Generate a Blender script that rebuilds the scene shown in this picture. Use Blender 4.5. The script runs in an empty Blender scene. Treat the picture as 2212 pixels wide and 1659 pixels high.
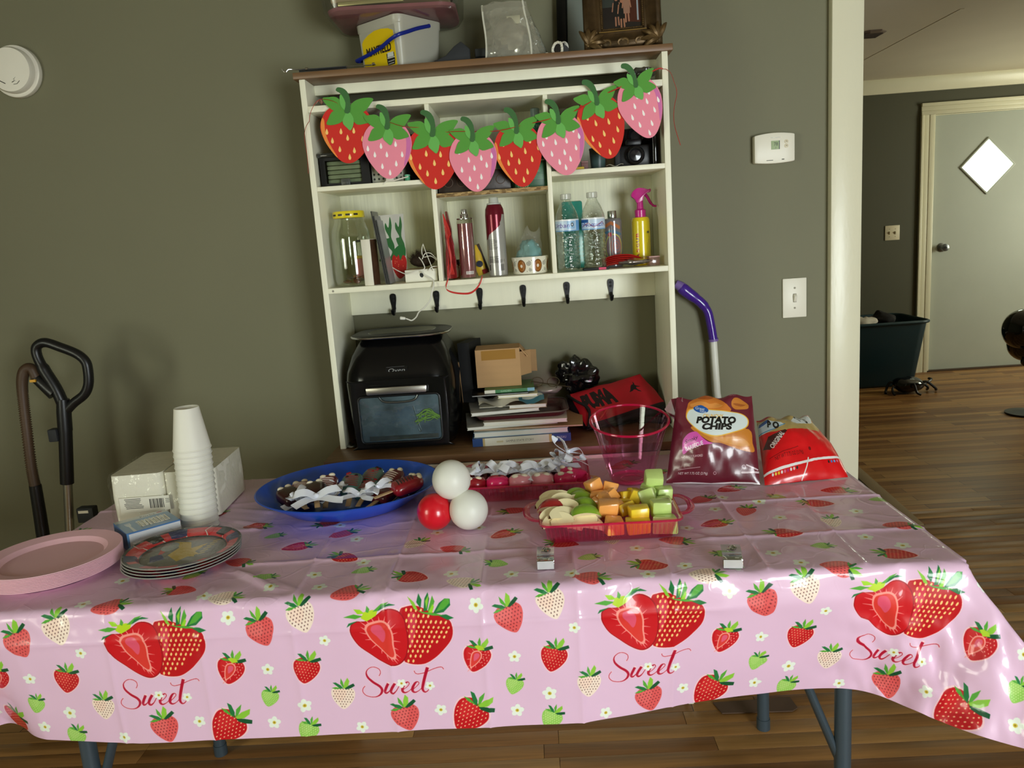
import bpy, bmesh, math, random
import numpy as np
from mathutils import Vector, Matrix, Euler
random.seed(7); RNG=np.random.default_rng(7)
sc=bpy.context.scene; COL=sc.collection
PI=math.pi
# ------------------------------------------------------------------ camera, world, lights, exposure
CAMP=np.array([0.4606,-2.3841,1.3313]); YAW,PITCH,ROLL,FPX=0.0366,0.1848,-0.0702,1689.0
def _basis():
    cy,sy=math.cos(YAW),math.sin(YAW)
    f=np.array([-sy*math.cos(PITCH),cy*math.cos(PITCH),-math.sin(PITCH)])
    r=np.array([cy,sy,0.]);u=np.cross(r,f);c,s=math.cos(ROLL),math.sin(ROLL)
    return c*r+s*u,-s*r+c*u,f
CR,CU,CF=_basis()
cam=bpy.data.cameras.new('camera'); camo=bpy.data.objects.new('camera',cam); COL.objects.link(camo)
cam.sensor_fit='HORIZONTAL'; cam.sensor_width=36; cam.lens=FPX/2212*36; cam.clip_start=.05
M=Matrix((( CR[0],CU[0],-CF[0],CAMP[0]),(CR[1],CU[1],-CF[1],CAMP[1]),(CR[2],CU[2],-CF[2],CAMP[2]),(0,0,0,1)))
camo.matrix_world=M; sc.camera=camo
sc.view_settings.view_transform='Standard'; sc.view_settings.look='None'
sc.view_settings.gamma=1; sc.view_settings.use_curve_mapping=False; sc.view_settings.exposure=0.4
sc.cycles.transparent_max_bounces=24; sc.cycles.max_bounces=10; sc.cycles.caustics_reflective=False; sc.cycles.caustics_refractive=False
w=bpy.data.worlds.new('daylight'); sc.world=w; w.use_nodes=True
w.node_tree.nodes['Background'].inputs[0].default_value=(.96,1.0,.90,1); w.node_tree.nodes['Background'].inputs[1].default_value=7.0
def area(name,loc,target,sx,sy,power,col):
    l=bpy.data.lights.new(name,'AREA'); l.shape='RECTANGLE'; l.size=sx; l.size_y=sy; l.energy=power; l.color=col
    o=bpy.data.objects.new(name,l); COL.objects.link(o); o.location=loc
    o.rotation_euler=(Vector(target)-Vector(loc)).to_track_quat('-Z','Y').to_euler(); return o
def portal(*a): o=area(*a); o.data.cycles.is_portal=True
area('window_light_rear',(2.15,-4.2,1.0),(.5,0,.9),1.1,1.4,62,(.86,.92,1.0))
area('window_light_left',(-2.12,-3.1,1.35),(.2,-.5,1.05),1.0,1.2,12,(1,.97,.76))
area('window_light_hall',(6.0,2.6,1.2),(4.5,3.6,2.33),1.0,1.0,26,(1,.95,.74))
portal('sky_portal_rear',(2.15,-4.38,1.0),(2.15,0,1.0),1.2,1.4,1,(1,1,1))
portal('sky_portal_left',(-2.29,-3.1,1.35),(0,-3.1,1.35),1.1,1.2,1,(1,1,1))
portal('sky_portal_hall',(6.19,2.3,1.5),(0,2.3,1.5),1.4,1.2,1,(1,1,1))
portal('sky_portal_door',(4.104,4.09,1.629),(4.104,0,1.629),.42,.42,1,(1,1,1))
# ------------------------------------------------------------------ helpers
def ray(px,py): return CF+(px-1106)/FPX*CR-(py-829.5)/FPX*CU
def at(px,py,ax,v):  # places things by casting image pixels through the camera onto world planes
    "the point of the world plane ax=v seen at an image pixel position"
    d=ray(px,py); i='xyz'.index(ax); return CAMP+(v-CAMP[i])/d[i]*d
def srgb(r,g,b):
    f=lambda c:(c/255/12.92) if c/255<=.04045 else ((c/255+.055)/1.055)**2.4
    return (f(r),f(g),f(b),1)
def hexc(h): return srgb(int(h[0:2],16),int(h[2:4],16),int(h[4:6],16))
MATS={}
def nd(nt,t,**kw):
    n=nt.nodes.new(t)
    for k,v in kw.items():
        if k in n.inputs: n.inputs[k].default_value=v
        else: setattr(n,k,v)
    return n
def mat(name,col,rough=.5,metal=0,noise=.06,nscale=8,bump=0,bscale=200,spec=.5,trans=0,ior=1.45,coat=0,stretch=None,emit=None,emits=0,dist=.001,sheen=0):
    "principled with procedural mottling of colour and optional fine relief"
    if name in MATS: return MATS[name]
    m=bpy.data.materials.new(name); m.use_nodes=True; nt=m.node_tree; b=nt.nodes['Principled BSDF']; L=nt.links.new
    if isinstance(col,str): col=hexc(col)
    b.inputs['Roughness'].default_value=rough; b.inputs['Metallic'].default_value=metal
    b.inputs['Specular IOR Level'].default_value=spec; b.inputs['Transmission Weight'].default_value=trans; b.inputs['IOR'].default_value=ior
    b.inputs['Coat Weight'].default_value=coat; b.inputs['Coat Roughness'].default_value=.08
    tc=nd(nt,'ShaderNodeTexCoord'); src=tc.outputs['Object']
    if stretch:
        mp=nd(nt,'ShaderNodeMapping'); mp.inputs['Scale'].default_value=stretch; L(src,mp.inputs['Vector']); src=mp.outputs[0]
    nz=nd(nt,'ShaderNodeTexNoise',Scale=nscale,Detail=4.0); L(src,nz.inputs['Vector'])
    mx=nd(nt,'ShaderNodeMix',data_type='RGBA'); 
    d=[max(0,c*(1-noise*2)) for c in col[:3]]+[1]; u=[min(1,c*(1+noise*2)) for c in col[:3]]+[1]
    mx.inputs[6].default_value=d; mx.inputs[7].default_value=u
    L(nz.outputs[0],mx.inputs[0]); L(mx.outputs[2],b.inputs['Base Color'])
    if bump:
        n2=nd(nt,'ShaderNodeTexNoise',Scale=bscale,Detail=3.0); L(src,n2.inputs['Vector'])
        bp=nd(nt,'ShaderNodeBump',Strength=bump,Distance=dist); L(n2.outputs[0],bp.inputs['Height']); L(bp.outputs[0],b.inputs['Normal'])
    if emit: b.inputs['Emission Color'].default_value=emit; b.inputs['Emission Strength'].default_value=emits
    MATS[name]=m; return m
def film(name,col,clear=.9,rough=.08,gloss=.5,bump=0,bscale=30,body=0.0,bodycol=None):
    "thin clear plastic or glass: tinted see-through plus a fresnel sheen and a little milky body"
    if name in MATS: return MATS[name]
    m=bpy.data.materials.new(name); m.use_nodes=True; nt=m.node_tree; L=nt.links.new
    nt.nodes.remove(nt.nodes['Principled BSDF']); out=nt.nodes['Material Output']
    if isinstance(col,str): col=hexc(col)
    t=nd(nt,'ShaderNodeBsdfTransparent',Color=col); g=nd(nt,'ShaderNodeBsdfGlossy',Roughness=rough,Color=(1,1,1,1))
    df=nd(nt,'ShaderNodeBsdfDiffuse',Color=bodycol or col)
    m1=nd(nt,'ShaderNodeMixShader'); m1.inputs[0].default_value=body; L(t.outputs[0],m1.inputs[1]); L(df.outputs[0],m1.inputs[2])
    lw=nd(nt,'ShaderNodeLayerWeight',Blend=.25); mr=nd(nt,'ShaderNodeMapRange'); mr.inputs[3].default_value=.03*gloss*2; mr.inputs[4].default_value=gloss
    nzc=nd(nt,'ShaderNodeTexNoise',Scale=25.0); 
    L(lw.outputs['Facing'],mr.inputs[0]); m2=nd(nt,'ShaderNodeMixShader'); L(mr.outputs[0],m2.inputs[0]); L(m1.outputs[0],m2.inputs[1]); L(g.outputs[0],m2.inputs[2])
    L(m2.outputs[0],out.inputs[0])
    if bump:
        tc=nd(nt,'ShaderNodeTexCoord'); nzc.inputs['Scale'].default_value=bscale; L(tc.outputs['Object'],nzc.inputs['Vector'])
        bp=nd(nt,'ShaderNodeBump',Strength=bump,Distance=.01); L(nzc.outputs[0],bp.inputs['Height']); L(bp.outputs[0],g.inputs['Normal']); L(bp.outputs[0],lw.inputs['Normal'])
    MATS[name]=m; return m
# ---- mesh builders: each returns (verts, faces)
def v_box(sx,sy,sz,o=(0,0,0)):
    "box centred in x and y, standing on z=0 of origin o"
    x,y=sx/2,sy/2; ox,oy,oz=o
    V=[(ox+a*x,oy+b*y,oz+c*sz) for c in(0,1) for a,b in((-1,-1),(1,-1),(1,1),(-1,1))]
    return V,[(3,2,1,0),(4,5,6,7),(0,1,5,4),(1,2,6,5),(2,3,7,6),(3,0,4,7)]
def v_lim(x0,x1,y0,y1,z0,z1): return v_box(x1-x0,y1-y0,z1-z0,((x0+x1)/2,(y0+y1)/2,z0))
def v_lathe(prof,n=32,cap=True,a0=0,sq=0):
    "profile [(r,z)..] about z; sq squares the section"
    V=[];F=[]
    for r,z in prof:
        for k in range(n):
            t=a0+2*PI*k/n; c,s=math.cos(t),math.sin(t)
            if sq: q=(abs(c)**sq+abs(s)**sq)**(-1/sq); c*=q; s*=q
            V.append((r*c,r*s,z))
    for i in range(len(prof)-1):
        for k in range(n):
            a,b=i*n+k,i*n+(k+1)%n; F.append((a,b,b+n,a+n))
    if cap:
        if prof[0][0]>1e-6: F.append(tuple(range(n-1,-1,-1)))
        if prof[-1][0]>1e-6: F.append(tuple((len(prof)-1)*n+k for k in range(n)))
    return V,F
def v_tube(pts,r,n=10,closed=False,flat=None):
    "sweep along points; r number or list; flat=(rx,ry) multipliers of the section"
    P=[Vector(p) for p in pts]; N=len(P); V=[];F=[]
    R=r if hasattr(r,'__len__') else [r]*N
    up=Vector((0,0,1)); prev=None
    for i in range(N):
        t=(P[(i+1)%N]-P[i-1]) if (closed or 0<i<N-1) else (P[1]-P[0] if i==0 else P[-1]-P[-2])
        t=t.normalized() if t.length>1e-9 else Vector((1,0,0))
        if prev is None:
            a=t.cross(up); a=a if a.length>1e-3 else t.cross(Vector((0,1,0)))
        else: a=prev-t*prev.dot(t)
        a.normalize(); prev=a; b=t.cross(a)
        fx,fy=flat or(1,1)
        for k in range(n):
            q=2*PI*k/n; V.append(tuple(P[i]+a*(R[i]*fx*math.cos(q))+b*(R[i]*fy*math.sin(q))))
    for i in range(N if closed else N-1):
        j=(i+1)%N
        for k in range(n): F.append((i*n+k,i*n+(k+1)%n,j*n+(k+1)%n,j*n+k))
    if not closed: F.append(tuple(range(n-1,-1,-1))); F.append(tuple((N-1)*n+k for k in range(n)))
    return V,F
def v_prism(outline,h,axis='z',o=(0,0,0)):
    "closed 2-D outline extruded by h along axis"
    n=len(outline); V=[]
    for c in(0,h):
        for a,b in outline:
            V.append({'z':(a,b,c),'y':(a,c,b),'x':(c,a,b)}[axis])
    V=[(x+o[0],y+o[1],z+o[2]) for x,y,z in V]
    F=[tuple(range(n-1,-1,-1)),tuple(range(n,2*n))]+[(i,(i+1)%n,n+(i+1)%n,n+i) for i in range(n)]
    return V,F
def v_grid(fn,nu,nv):
    "fn(u,v)->xyz for u,v in 0..1"
    V=[tuple(fn(i/(nu-1),j/(nv-1))) for j in range(nv) for i in range(nu)]
    return V,[(j*nu+i,j*nu+i+1,(j+1)*nu+i+1,(j+1)*nu+i) for j in range(nv-1) for i in range(nu-1)]
def v_ell(rx,ry,rz,o=(0,0,0),n=20,m=12,pw=1):
    V=[];F=[]
    for j in range(m+1):
        p=-PI/2+PI*j/m
        for k in range(n):
            q=2*PI*k/n; V.append((o[0]+rx*math.cos(p)*math.cos(q),o[1]+ry*math.cos(p)*math.sin(q),o[2]+rz*math.sin(p)))
    for j in range(m):
        for k in range(n):
            a,b=j*n+k,j*n+(k+1)%n; F.append((a,b,b+n,a+n))
    return V,F
def join(*vf):
    V=[];F=[]
    for v,f in vf:
        o=len(V); V+=list(v); F+=[tuple(i+o for i in q) for q in f]
    return V,F
def xf(vf,M): return [tuple(M@Vector(p)) for p in vf[0]],vf[1]
def TR(x=0,y=0,z=0,rx=0,ry=0,rz=0,s=1):
    return Matrix.Translation((x,y,z))@Euler((rx,ry,rz)).to_matrix().to_4x4()@Matrix.Diagonal((s,s,s,1) if not hasattr(s,'__len__') else (*s,1))
def solid(vf,t):
    "give an open sheet a thickness t along its normals"
    me=bpy.data.meshes.new('t'); me.from_pydata(vf[0],[],vf[1]); bm=bmesh.new(); bm.from_mesh(me)
    bmesh.ops.recalc_face_normals(bm,faces=bm.faces); bmesh.ops.solidify(bm,geom=bm.faces[:],thickness=t)
    V=[tuple(v.co) for v in bm.verts]; F=[tuple(v.index for v in f.verts) for f in bm.faces]
    bm.free(); bpy.data.meshes.remove(me); return V,F
def tag(o,label=None,cat=None,group=None,kind=None):
    if label: o['label']=label
    if cat: o['category']=cat
    if group: o['group']=group
    if kind: o['kind']=kind
    return o
def ob(name,vf,m,parent=None,smooth=False,bev=0,sub=0,loc=None,rot=None,weld=False,ang=40):
    V,F=vf
    me=bpy.data.meshes.new(name); me.from_pydata([tuple(map(float,p)) for p in V],[],F)
    if bev or weld:
        bm=bmesh.new(); bm.from_mesh(me)
        if weld: bmesh.ops.remove_doubles(bm,verts=bm.verts,dist=1e-5)
        bmesh.ops.recalc_face_normals(bm,faces=bm.faces)
        if bev:
            E=[e for e in bm.edges if len(e.link_faces)==2 and e.calc_face_angle(0)>math.radians(ang)]
            bmesh.ops.bevel(bm,geom=E,offset=bev,segments=2,affect='EDGES',profile=.5,clamp_overlap=True)
        bm.to_mesh(me); bm.free()
    me.update()
    o=bpy.data.objects.new(name,me); COL.objects.link(o)
    for q in (m if isinstance(m,(list,tuple)) else [m]): me.materials.append(q)
    if smooth or bev:
        me.polygons.foreach_set('use_smooth',[True]*len(me.polygons))
        me.set_sharp_from_angle(angle=math.radians(ang))
    if sub:
        md=o.modifiers.new('sub','SUBSURF'); md.levels=sub; md.render_levels=sub
    if parent: o.parent=parent
    if loc is not None: o.location=tuple(loc)
    if rot is not None: o.rotation_euler=rot
    return o
def thing(name,label,cat,loc=(0,0,0),rz=0,group=None,rot=None):
    o=bpy.data.objects.new(name,None); COL.objects.link(o); o.empty_display_size=.02
    o.location=tuple(map(float,loc)); o.rotation_euler=rot or (0,0,rz); return tag(o,label,cat,group)
def dup(o,parent=None,loc=None,rot=None,label=None,scale=None):
    "a copy of a thing with copies of its parts and sub-parts (mesh data shared)"
    c=o.copy(); COL.objects.link(c)
    if parent is not None: c.parent=parent
    if loc is not None: c.location=tuple(map(float,loc))
    if rot is not None: c.rotation_euler=rot
    if scale is not None: c.scale=scale
    if label: c['label']=label
    for ch in list(o.children): dup(ch,c)
    return c
# ---- flat print: a small numpy rasteriser into in-memory images
class Print:
    def __init__(s,w,h,bg,px=1.0):
        "w,h in units; px pixels per unit"
        s.px=px; s.W=int(round(w*px)); s.H=int(round(h*px)); s.a=np.empty((s.H,s.W,4),np.float32); s.a[:]=(np.array(bg)/255).tolist()+[1] if len(bg)==3 else np.array(bg,float)/255
    def poly(s,pts,col,alpha=1,ss=2):
        P=np.asarray(pts,float)*s.px; x0=max(int(P[:,0].min())-1,0); x1=min(int(P[:,0].max())+2,s.W); y0=max(int(P[:,1].min())-1,0); y1=min(int(P[:,1].max())+2,s.H)
        if x1<=x0 or y1<=y0: return
        w,h=(x1-x0)*ss,(y1-y0)*ss
        xs=x0+(np.arange(w)+.5)/ss; ys=y0+(np.arange(h)+.5)/ss
        cr=np.zeros((h,w),np.int16); n=len(P)
        for i in range(n):
            (ax,ay),(bx,by)=P[i],P[(i+1)%n]
            if ay==by: continue
            lo,hi=(ay,by) if ay<by else(by,ay)
            r0,r1=np.searchsorted(ys,lo),np.searchsorted(ys,hi)
            if r1<=r0: continue
            xi=ax+(ys[r0:r1]-ay)*(bx-ax)/(by-ay)
            cr[r0:r1]+=xs[None,:]>xi[:,None]
        m=(cr&1).astype(np.float32).reshape(y1-y0,ss,x1-x0,ss).mean((1,3))*alpha
        c=np.array(col[:3],np.float32)/255; t=s.a[y0:y1,x0:x1,:3]; t+= (c-t)*m[...,None]
        if len(col)==3 or True:
            A=s.a[y0:y1,x0:x1,3]; A+=(1-A)*m
    def ell(s,cx,cy,rx,ry,col,rot=0,alpha=1,n=20):
        t=np.linspace(0,2*PI,n,endpoint=False); x,y=rx*np.cos(t),ry*np.sin(t); c,q=math.cos(rot),math.sin(rot)
        s.poly(np.c_[cx+c*x-q*y,cy+q*x+c*y],col,alpha)
    def line(s,pts,w,col,alpha=1):
        P=np.asarray(pts,float); W=w if hasattr(w,'__len__') else [w]*len(P)
        T=np.gradient(P,axis=0); T/=np.maximum(np.linalg.norm(T,axis=1),1e-9)[:,None]; N=np.c_[-T[:,1],T[:,0]]*np.array(W)[:,None]/2
        # quads, so that a path may cross itself
        for i in range(len(P)-1): s.poly([P[i]+N[i],P[i+1]+N[i+1],P[i+1]-N[i+1],P[i]-N[i]],col,alpha)
        if alpha==1 and min(W)*s.px>2.5:
            for i in range(len(P)): s.ell(P[i][0],P[i][1],W[i]/2,W[i]/2,col,n=8)
    def rect(s,x0,y0,x1,y1,col,alpha=1): s.poly([(x0,y0),(x1,y0),(x1,y1),(x0,y1)],col,alpha)
    def text(s,t,cx,cy,h,col,wid=None,rot=0,bold=0,alpha=1,shear=0,rotfn=None):
        "capital height h, centred at cx,cy; wid squeezes to a width; bold fattens"
        cu=bpy.data.curves.new('t','FONT'); cu.body=t; cu.size=1; cu.offset=bold; cu.fill_mode='FRONT'; cu.shear=shear; cu.resolution_u=3
        o=bpy.data.objects.new('t',cu); COL.objects.link(o); dg=bpy.context.evaluated_depsgraph_get(); dg.update(); me=o.evaluated_get(dg).to_mesh()
        V=np.array([v.co[:2] for v in me.vertices]); me.calc_loop_triangles(); T=[tuple(q.vertices) for q in me.loop_triangles]
        o.evaluated_get(dg).to_mesh_clear(); bpy.data.objects.remove(o); bpy.data.curves.remove(cu)
        if len(V)==0: return
        mn,mx_=V.min(0),V.max(0); V=V-np.array([(mn[0]+mx_[0])/2,.36]); k=h/.72; kx=(wid/(mx_[0]-mn[0])) if wid else k
        V=V*np.array([kx,k]); c,q=math.cos(rot),math.sin(rot); V=np.c_[c*V[:,0]-q*V[:,1],q*V[:,0]+c*V[:,1]]+np.array([cx,cy])
        if rotfn: V=np.array([rotfn(*p) for p in V])
        P=V
        # union of triangles: accumulate coverage first
        x0=max(int((P[:,0].min())*s.px)-2,0);x1=min(int(P[:,0].max()*s.px)+3,s.W);y0=max(int(P[:,1].min()*s.px)-2,0);y1=min(int(P[:,1].max()*s.px)+3,s.H)
        if x1<=x0 or y1<=y0: return
        ss=3; w_,h_=(x1-x0)*ss,(y1-y0)*ss; acc=np.zeros((h_,w_),bool)
        for tr in T:
            A=(P[list(tr)]*s.px-np.array([x0,y0]))*ss
            a0,a1=max(int(A[:,0].min()),0),min(int(A[:,0].max())+2,w_); b0,b1=max(int(A[:,1].min()),0),min(int(A[:,1].max())+2,h_)
            if a1<=a0 or b1<=b0: continue
            X,Y=np.meshgrid(np.arange(a0,a1)+.5,np.arange(b0,b1)+.5)
            e=lambda p,q_:(q_[0]-p[0])*(Y-p[1])-(q_[1]-p[1])*(X-p[0])
            d1,d2,d3=e(A[0],A[1]),e(A[1],A[2]),e(A[2],A[0])
            acc[b0:b1,a0:a1]|=((d1>=-.6)&(d2>=-.6)&(d3>=-.6))|((d1<=.6)&(d2<=.6)&(d3<=.6))
        m=acc.reshape(y1-y0,ss,x1-x0,ss).mean((1,3)).astype(np.float32)*alpha
        c=np.array(col[:3],np.float32)/255; t_=s.a[y0:y1,x0:x1,:3]; t_+=(c-t_)*m[...,None]; A=s.a[y0:y1,x0:x1,3]; A+=(1-A)*m
    def noise(s,amt,cell=6):
        h,w=s.H//cell+2,s.W//cell+2; n=RNG.normal(0,amt,(h,w)).astype(np.float32); n=np.kron(n,np.ones((cell,cell),np.float32))[:s.H,:s.W]; s.a[...,:3]=np.clip(s.a[...,:3]*(1+n[...,None]),0,1)
    def image(s,name):
        im=bpy.data.images.new(name,s.W,s.H,alpha=False); a=s.a.copy(); a[...,3]=1; im.pixels.foreach_set(a.ravel()); im.update(); return im
def printed(name,pr,rough=.4,coat=0,bump=0,bscale=60,dist=.003,spec=.5,uvname='UVMap',nodes=None,metal=0,scale=.06,crough=.1):
    "material that carries a print over the UVs, with procedural mottling"
    m=bpy.data.materials.new(name); m.use_nodes=True; nt=m.node_tree; b=nt.nodes['Principled BSDF']; L=nt.links.new
    im=nd(nt,'ShaderNodeTexImage'); im.image=pr.image(name+'_print'); im.interpolation='Cubic'; im.extension='EXTEND'
    tc=nd(nt,'ShaderNodeTexCoord'); nz=nd(nt,'ShaderNodeTexNoise',Scale=14.0,Detail=3.0); L(tc.outputs['Object'],nz.inputs[0])
    mr=nd(nt,'ShaderNodeMapRange'); mr.inputs[3].default_value=1-scale; mr.inputs[4].default_value=1+scale*.4; L(nz.outputs[0],mr.inputs[0])
    mx=nd(nt,'ShaderNodeMix',data_type='RGBA',blend_type='MULTIPLY'); mx.inputs[0].default_value=1; L(im.outputs[0],mx.inputs[6]); L(mr.outputs[0],mx.inputs[7])
    L(mx.outputs[2],b.inputs['Base Color']); b.inputs['Roughness'].default_value=rough; b.inputs['Coat Weight'].default_value=coat; b.inputs['Coat Roughness'].default_value=crough; b.inputs['Specular IOR Level'].default_value=spec; b.inputs['Metallic'].default_value=metal
    if bump:
        n2=nd(nt,'ShaderNodeTexNoise',Scale=bscale,Detail=4.0); L(tc.outputs['Object'],n2.inputs[0]); bp=nd(nt,'ShaderNodeBump',Strength=bump,Distance=dist); L(n2.outputs[0],bp.inputs['Height']); L(bp.outputs[0],b.inputs['Normal'])
    return m
def uvmap(o,fn,only=None):
    "uv from local coordinates (and polygon normal)"
    me=o.data; uv=me.uv_layers.new(name='UVMap')
    for p in me.polygons:
        for li in p.loop_indices: uv.data[li].uv=fn(me.vertices[me.loops[li].vertex_index].co,p.normal)
def setmat(o,fn):
    for p in o.data.polygons: p.material_index=fn(p.center,p.normal)
def spline(pts,n=8,closed=False):
    "Catmull-Rom through points"
    P=[np.array(p,float) for p in pts]; N=len(P); out=[]
    g=lambda i:P[i%N] if closed else P[min(max(i,0),N-1)]
    for i in range(N if closed else N-1):
        p0,p1,p2,p3=g(i-1),g(i),g(i+1),g(i+2)
        for k in range(n):
            t=k/n; out.append(.5*((2*p1)+(-p0+p2)*t+(2*p0-5*p1+4*p2-p3)*t*t+(-p0+3*p1-3*p2+p3)*t**3))
    if not closed: out.append(P[-1])
    return [tuple(p) for p in out]
ORD=['first','second','third','fourth','fifth','sixth','seventh','eighth','ninth','tenth','eleventh','twelfth','thirteenth','fourteenth','fifteenth']
def world_verts(t):
    bpy.context.view_layer.update(); out=[]
    def rec(o):
        if o.type=='MESH':
            n=len(o.data.vertices); a=np.empty(n*3); o.data.vertices.foreach_get('co',a); a=a.reshape(-1,3); m=np.array(o.matrix_world); a=a@m[:3,:3].T+m[:3,3]; out.append(a)
            e=np.empty(len(o.data.edges)*2,np.int32); o.data.edges.foreach_get('vertices',e); e=e.reshape(-1,2); p,q=a[e[:,0]],a[e[:,1]]; long_=np.linalg.norm(p-q,axis=1)>.004
            for t_ in (.2,.4,.6,.8): out.append(p[long_]*(1-t_)+q[long_]*t_)
        for c in o.children: rec(c)
    rec(t); return np.concatenate(out)
class Pile:
    "lets things settle on a floor height and on what lies there already"
    def __init__(s,floor,cell=.005): s.f=floor; s.c=cell; s.h={}
    def put(s,t,most=.007):
        W=world_verts(t); K=np.floor(W[:,:2]/s.c).astype(int)
        low=max(s.f(x,y)+.0006-z for x,y,z in W); up=max(s.h.get((i,j),-1)+.0006-z for (x,y,z),(i,j) in zip(W,map(tuple,K)))
        need=max(low,min(up,low+most)); t.location.z+=need
        for (x,y,z),(i,j) in zip(W,map(tuple,K)): s.h[(i,j)]=max(s.h.get((i,j),-1),z+need)
def keep_in(t,zmin=-9,xmin=-9,xmax=9,ymax=9):
    "soft things flatten where they press on what holds them"
    bpy.context.view_layer.update()
    for o in t.children_recursive if not t.type=='MESH' else [t]:
        if o.type!='MESH': continue
        m=o.matrix_world; im=m.inverted()
        for v in o.data.vertices:
            p=m@v.co; q=Vector((min(max(p.x,xmin),xmax),min(p.y,ymax),max(p.z,zmin)))
            if q!=p: v.co=im@q
TZ=.7430   # top of the cloth on the table
# ------------------------------------------------------------------ the rooms
WALLP=mat('olive_wall_paint',srgb(115,113,88),.62,noise=.03,nscale=3,bump=.25,bscale=260,dist=.0006)
TRIMP=mat('cream_trim_gloss',srgb(226,222,196),.3,noise=.03,nscale=5,bump=.35,bscale=90,dist=.0012,stretch=(1,1,.35))
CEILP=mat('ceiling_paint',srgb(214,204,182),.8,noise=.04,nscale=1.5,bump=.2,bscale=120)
DOORP=mat('door_paint',srgb(176,181,170),.45,noise=.03,nscale=4,bump=.1,bscale=150)
def struct(o,label=None): o['kind']='structure'; 
def S(name,vf,m,parent=None,**k):
    o=ob(name,vf,m,parent,**k)
    if not parent: o['kind']='structure'
    return o
CX0,CX1=1.338,1.427   # cased opening: its left jamb casing
S('wall_back',join(v_lim(-2.3,CX0+.03,0,.115,0,2.42),v_lim(CX0+.03,3.5,0,.115,2.13,2.42),v_lim(2.35,3.5,0,.115,0,2.13)),WALLP)  # unseen right piece narrows the opening to keep window light off the hall
S('trim_1',join(v_lim(CX0,CX1,-.03,0,0,2.2),v_lim(CX0+.03,CX1+.004,-.012,.127,0,2.13)),TRIMP,bev=.003)
S('trim_2',v_lim(CX0,2.45,-.022,0,2.13,2.22),TRIMP,bev=.003)
S('baseboard_back',v_lim(-2.3,CX0,-.016,0,0,.1),TRIMP,bev=.004)
S('wall_left',join(v_lim(-2.42,-2.3,-4.4,-3.65,0,2.42),v_lim(-2.42,-2.3,-2.55,.115,0,2.42),v_lim(-2.42,-2.3,-3.65,-2.55,0,.75),v_lim(-2.42,-2.3,-3.65,-2.55,1.95,2.42)),WALLP)
S('wall_rear',join(v_lim(-2.42,1.55,-4.52,-4.4,0,2.42),v_lim(2.75,3.5,-4.52,-4.4,0,2.42),v_lim(1.55,2.75,-4.52,-4.4,0,.3),v_lim(1.55,2.75,-4.52,-4.4,1.7,2.42)),WALLP)
S('wall_right',v_lim(3.5,3.62,-4.52,.115,0,2.42),WALLP)
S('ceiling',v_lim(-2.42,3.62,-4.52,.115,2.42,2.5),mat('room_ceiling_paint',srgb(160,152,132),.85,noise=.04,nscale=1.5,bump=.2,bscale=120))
# hall beyond the opening
FY=4.095
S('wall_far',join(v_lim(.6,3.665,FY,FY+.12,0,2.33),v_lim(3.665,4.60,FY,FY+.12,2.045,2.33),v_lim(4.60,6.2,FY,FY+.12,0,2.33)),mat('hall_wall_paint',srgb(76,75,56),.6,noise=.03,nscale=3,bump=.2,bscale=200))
S('wall_hall_left',v_lim(.48,.6,.115,FY+.12,0,2.33),WALLP)
S('wall_hall_right',join(v_lim(6.2,6.32,.115,1.6,0,2.33),v_lim(6.2,6.32,3.0,FY+.12,0,2.33),v_lim(6.2,6.32,1.6,3.0,0,.9),v_lim(6.2,6.32,1.6,3.0,2.1,2.33)),WALLP)
S('wall_hall_front',v_lim(3.5,6.32,0,.115,0,2.42),WALLP)
S('ceiling_hall',v_lim(.48,6.32,.115,FY+.12,2.33,2.42),CEILP)
S('trim_3',v_prism([(FY,2.225),(FY-.018,2.225),(FY-.03,2.25),(FY-.06,2.29),(FY-.062,2.33),(FY,2.33)],5.6,'x',(.6,0,0)),TRIMP,bev=.003)
S('trim_4',v_prism([(0,0),(0,-1.2),(.02,-1.2),(.02,0)],.02,'z',(2.75,3.2,2.3285)),CEILP)
# front door with its casing: door slab has a diamond cut-out
dcx,dcz,dh,dw=4.104,1.629,.207,.203
def plate_with_diamond(x0,x1,z0,z1,y0,y1,cx,cz,hw,hh):
    o=[(x0,z0),(cx,z0),(x1,z0),(x1,cz),(x1,z1),(cx,z1),(x0,z1),(x0,cz)]
    i=[None,(cx,cz-hh),None,(cx+hw,cz),None,(cx,cz+hh),None,(cx-hw,cz)]
    V=[];F=[]
    for y in(y0,y1):
        V+=[(a,y,b) for a,b in o]+[(i[k][0],y,i[k][1]) for k in(1,3,5,7)]
    for b,rev in((0,0),(12,1)):
        for q in((7,0,1,8,11),(1,2,3,9,8),(3,4,5,10,9),(5,6,7,11,10)):
            q=tuple(b+k for k in q); F.append(q[::-1] if rev else q)
    for k in range(8): F.append((k,(k+1)%8,12+(k+1)%8,12+k))
    for k in range(4): F.append((8+k,20+k,20+(k+1)%4,8+(k+1)%4))
    return V,F
door=S('door_1',plate_with_diamond(3.668,4.597,.012,2.04,FY+.02,FY+.062,dcx,dcz,dw,dh),DOORP)
dm=lambda s:[(dcx-dw*s,dcz),(dcx,dcz-dh*s),(dcx+dw*s,dcz),(dcx,dcz+dh*s)]
a,b=dm(1.07),dm(.985)
V=[(x,y,z) for y in(FY+.008,FY+.024) for q in(a,b) for x,z in q]; F=[]
for k in range(4):
    n=(k+1)%4; F+=[(k,n,4+n,4+k),(8+k,12+k,12+n,8+n),(k,8+k,8+n,n),(4+k,4+n,12+n,12+k)]
ob('window_frame',(V,F),DOORP,door,bev=.002)
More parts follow.
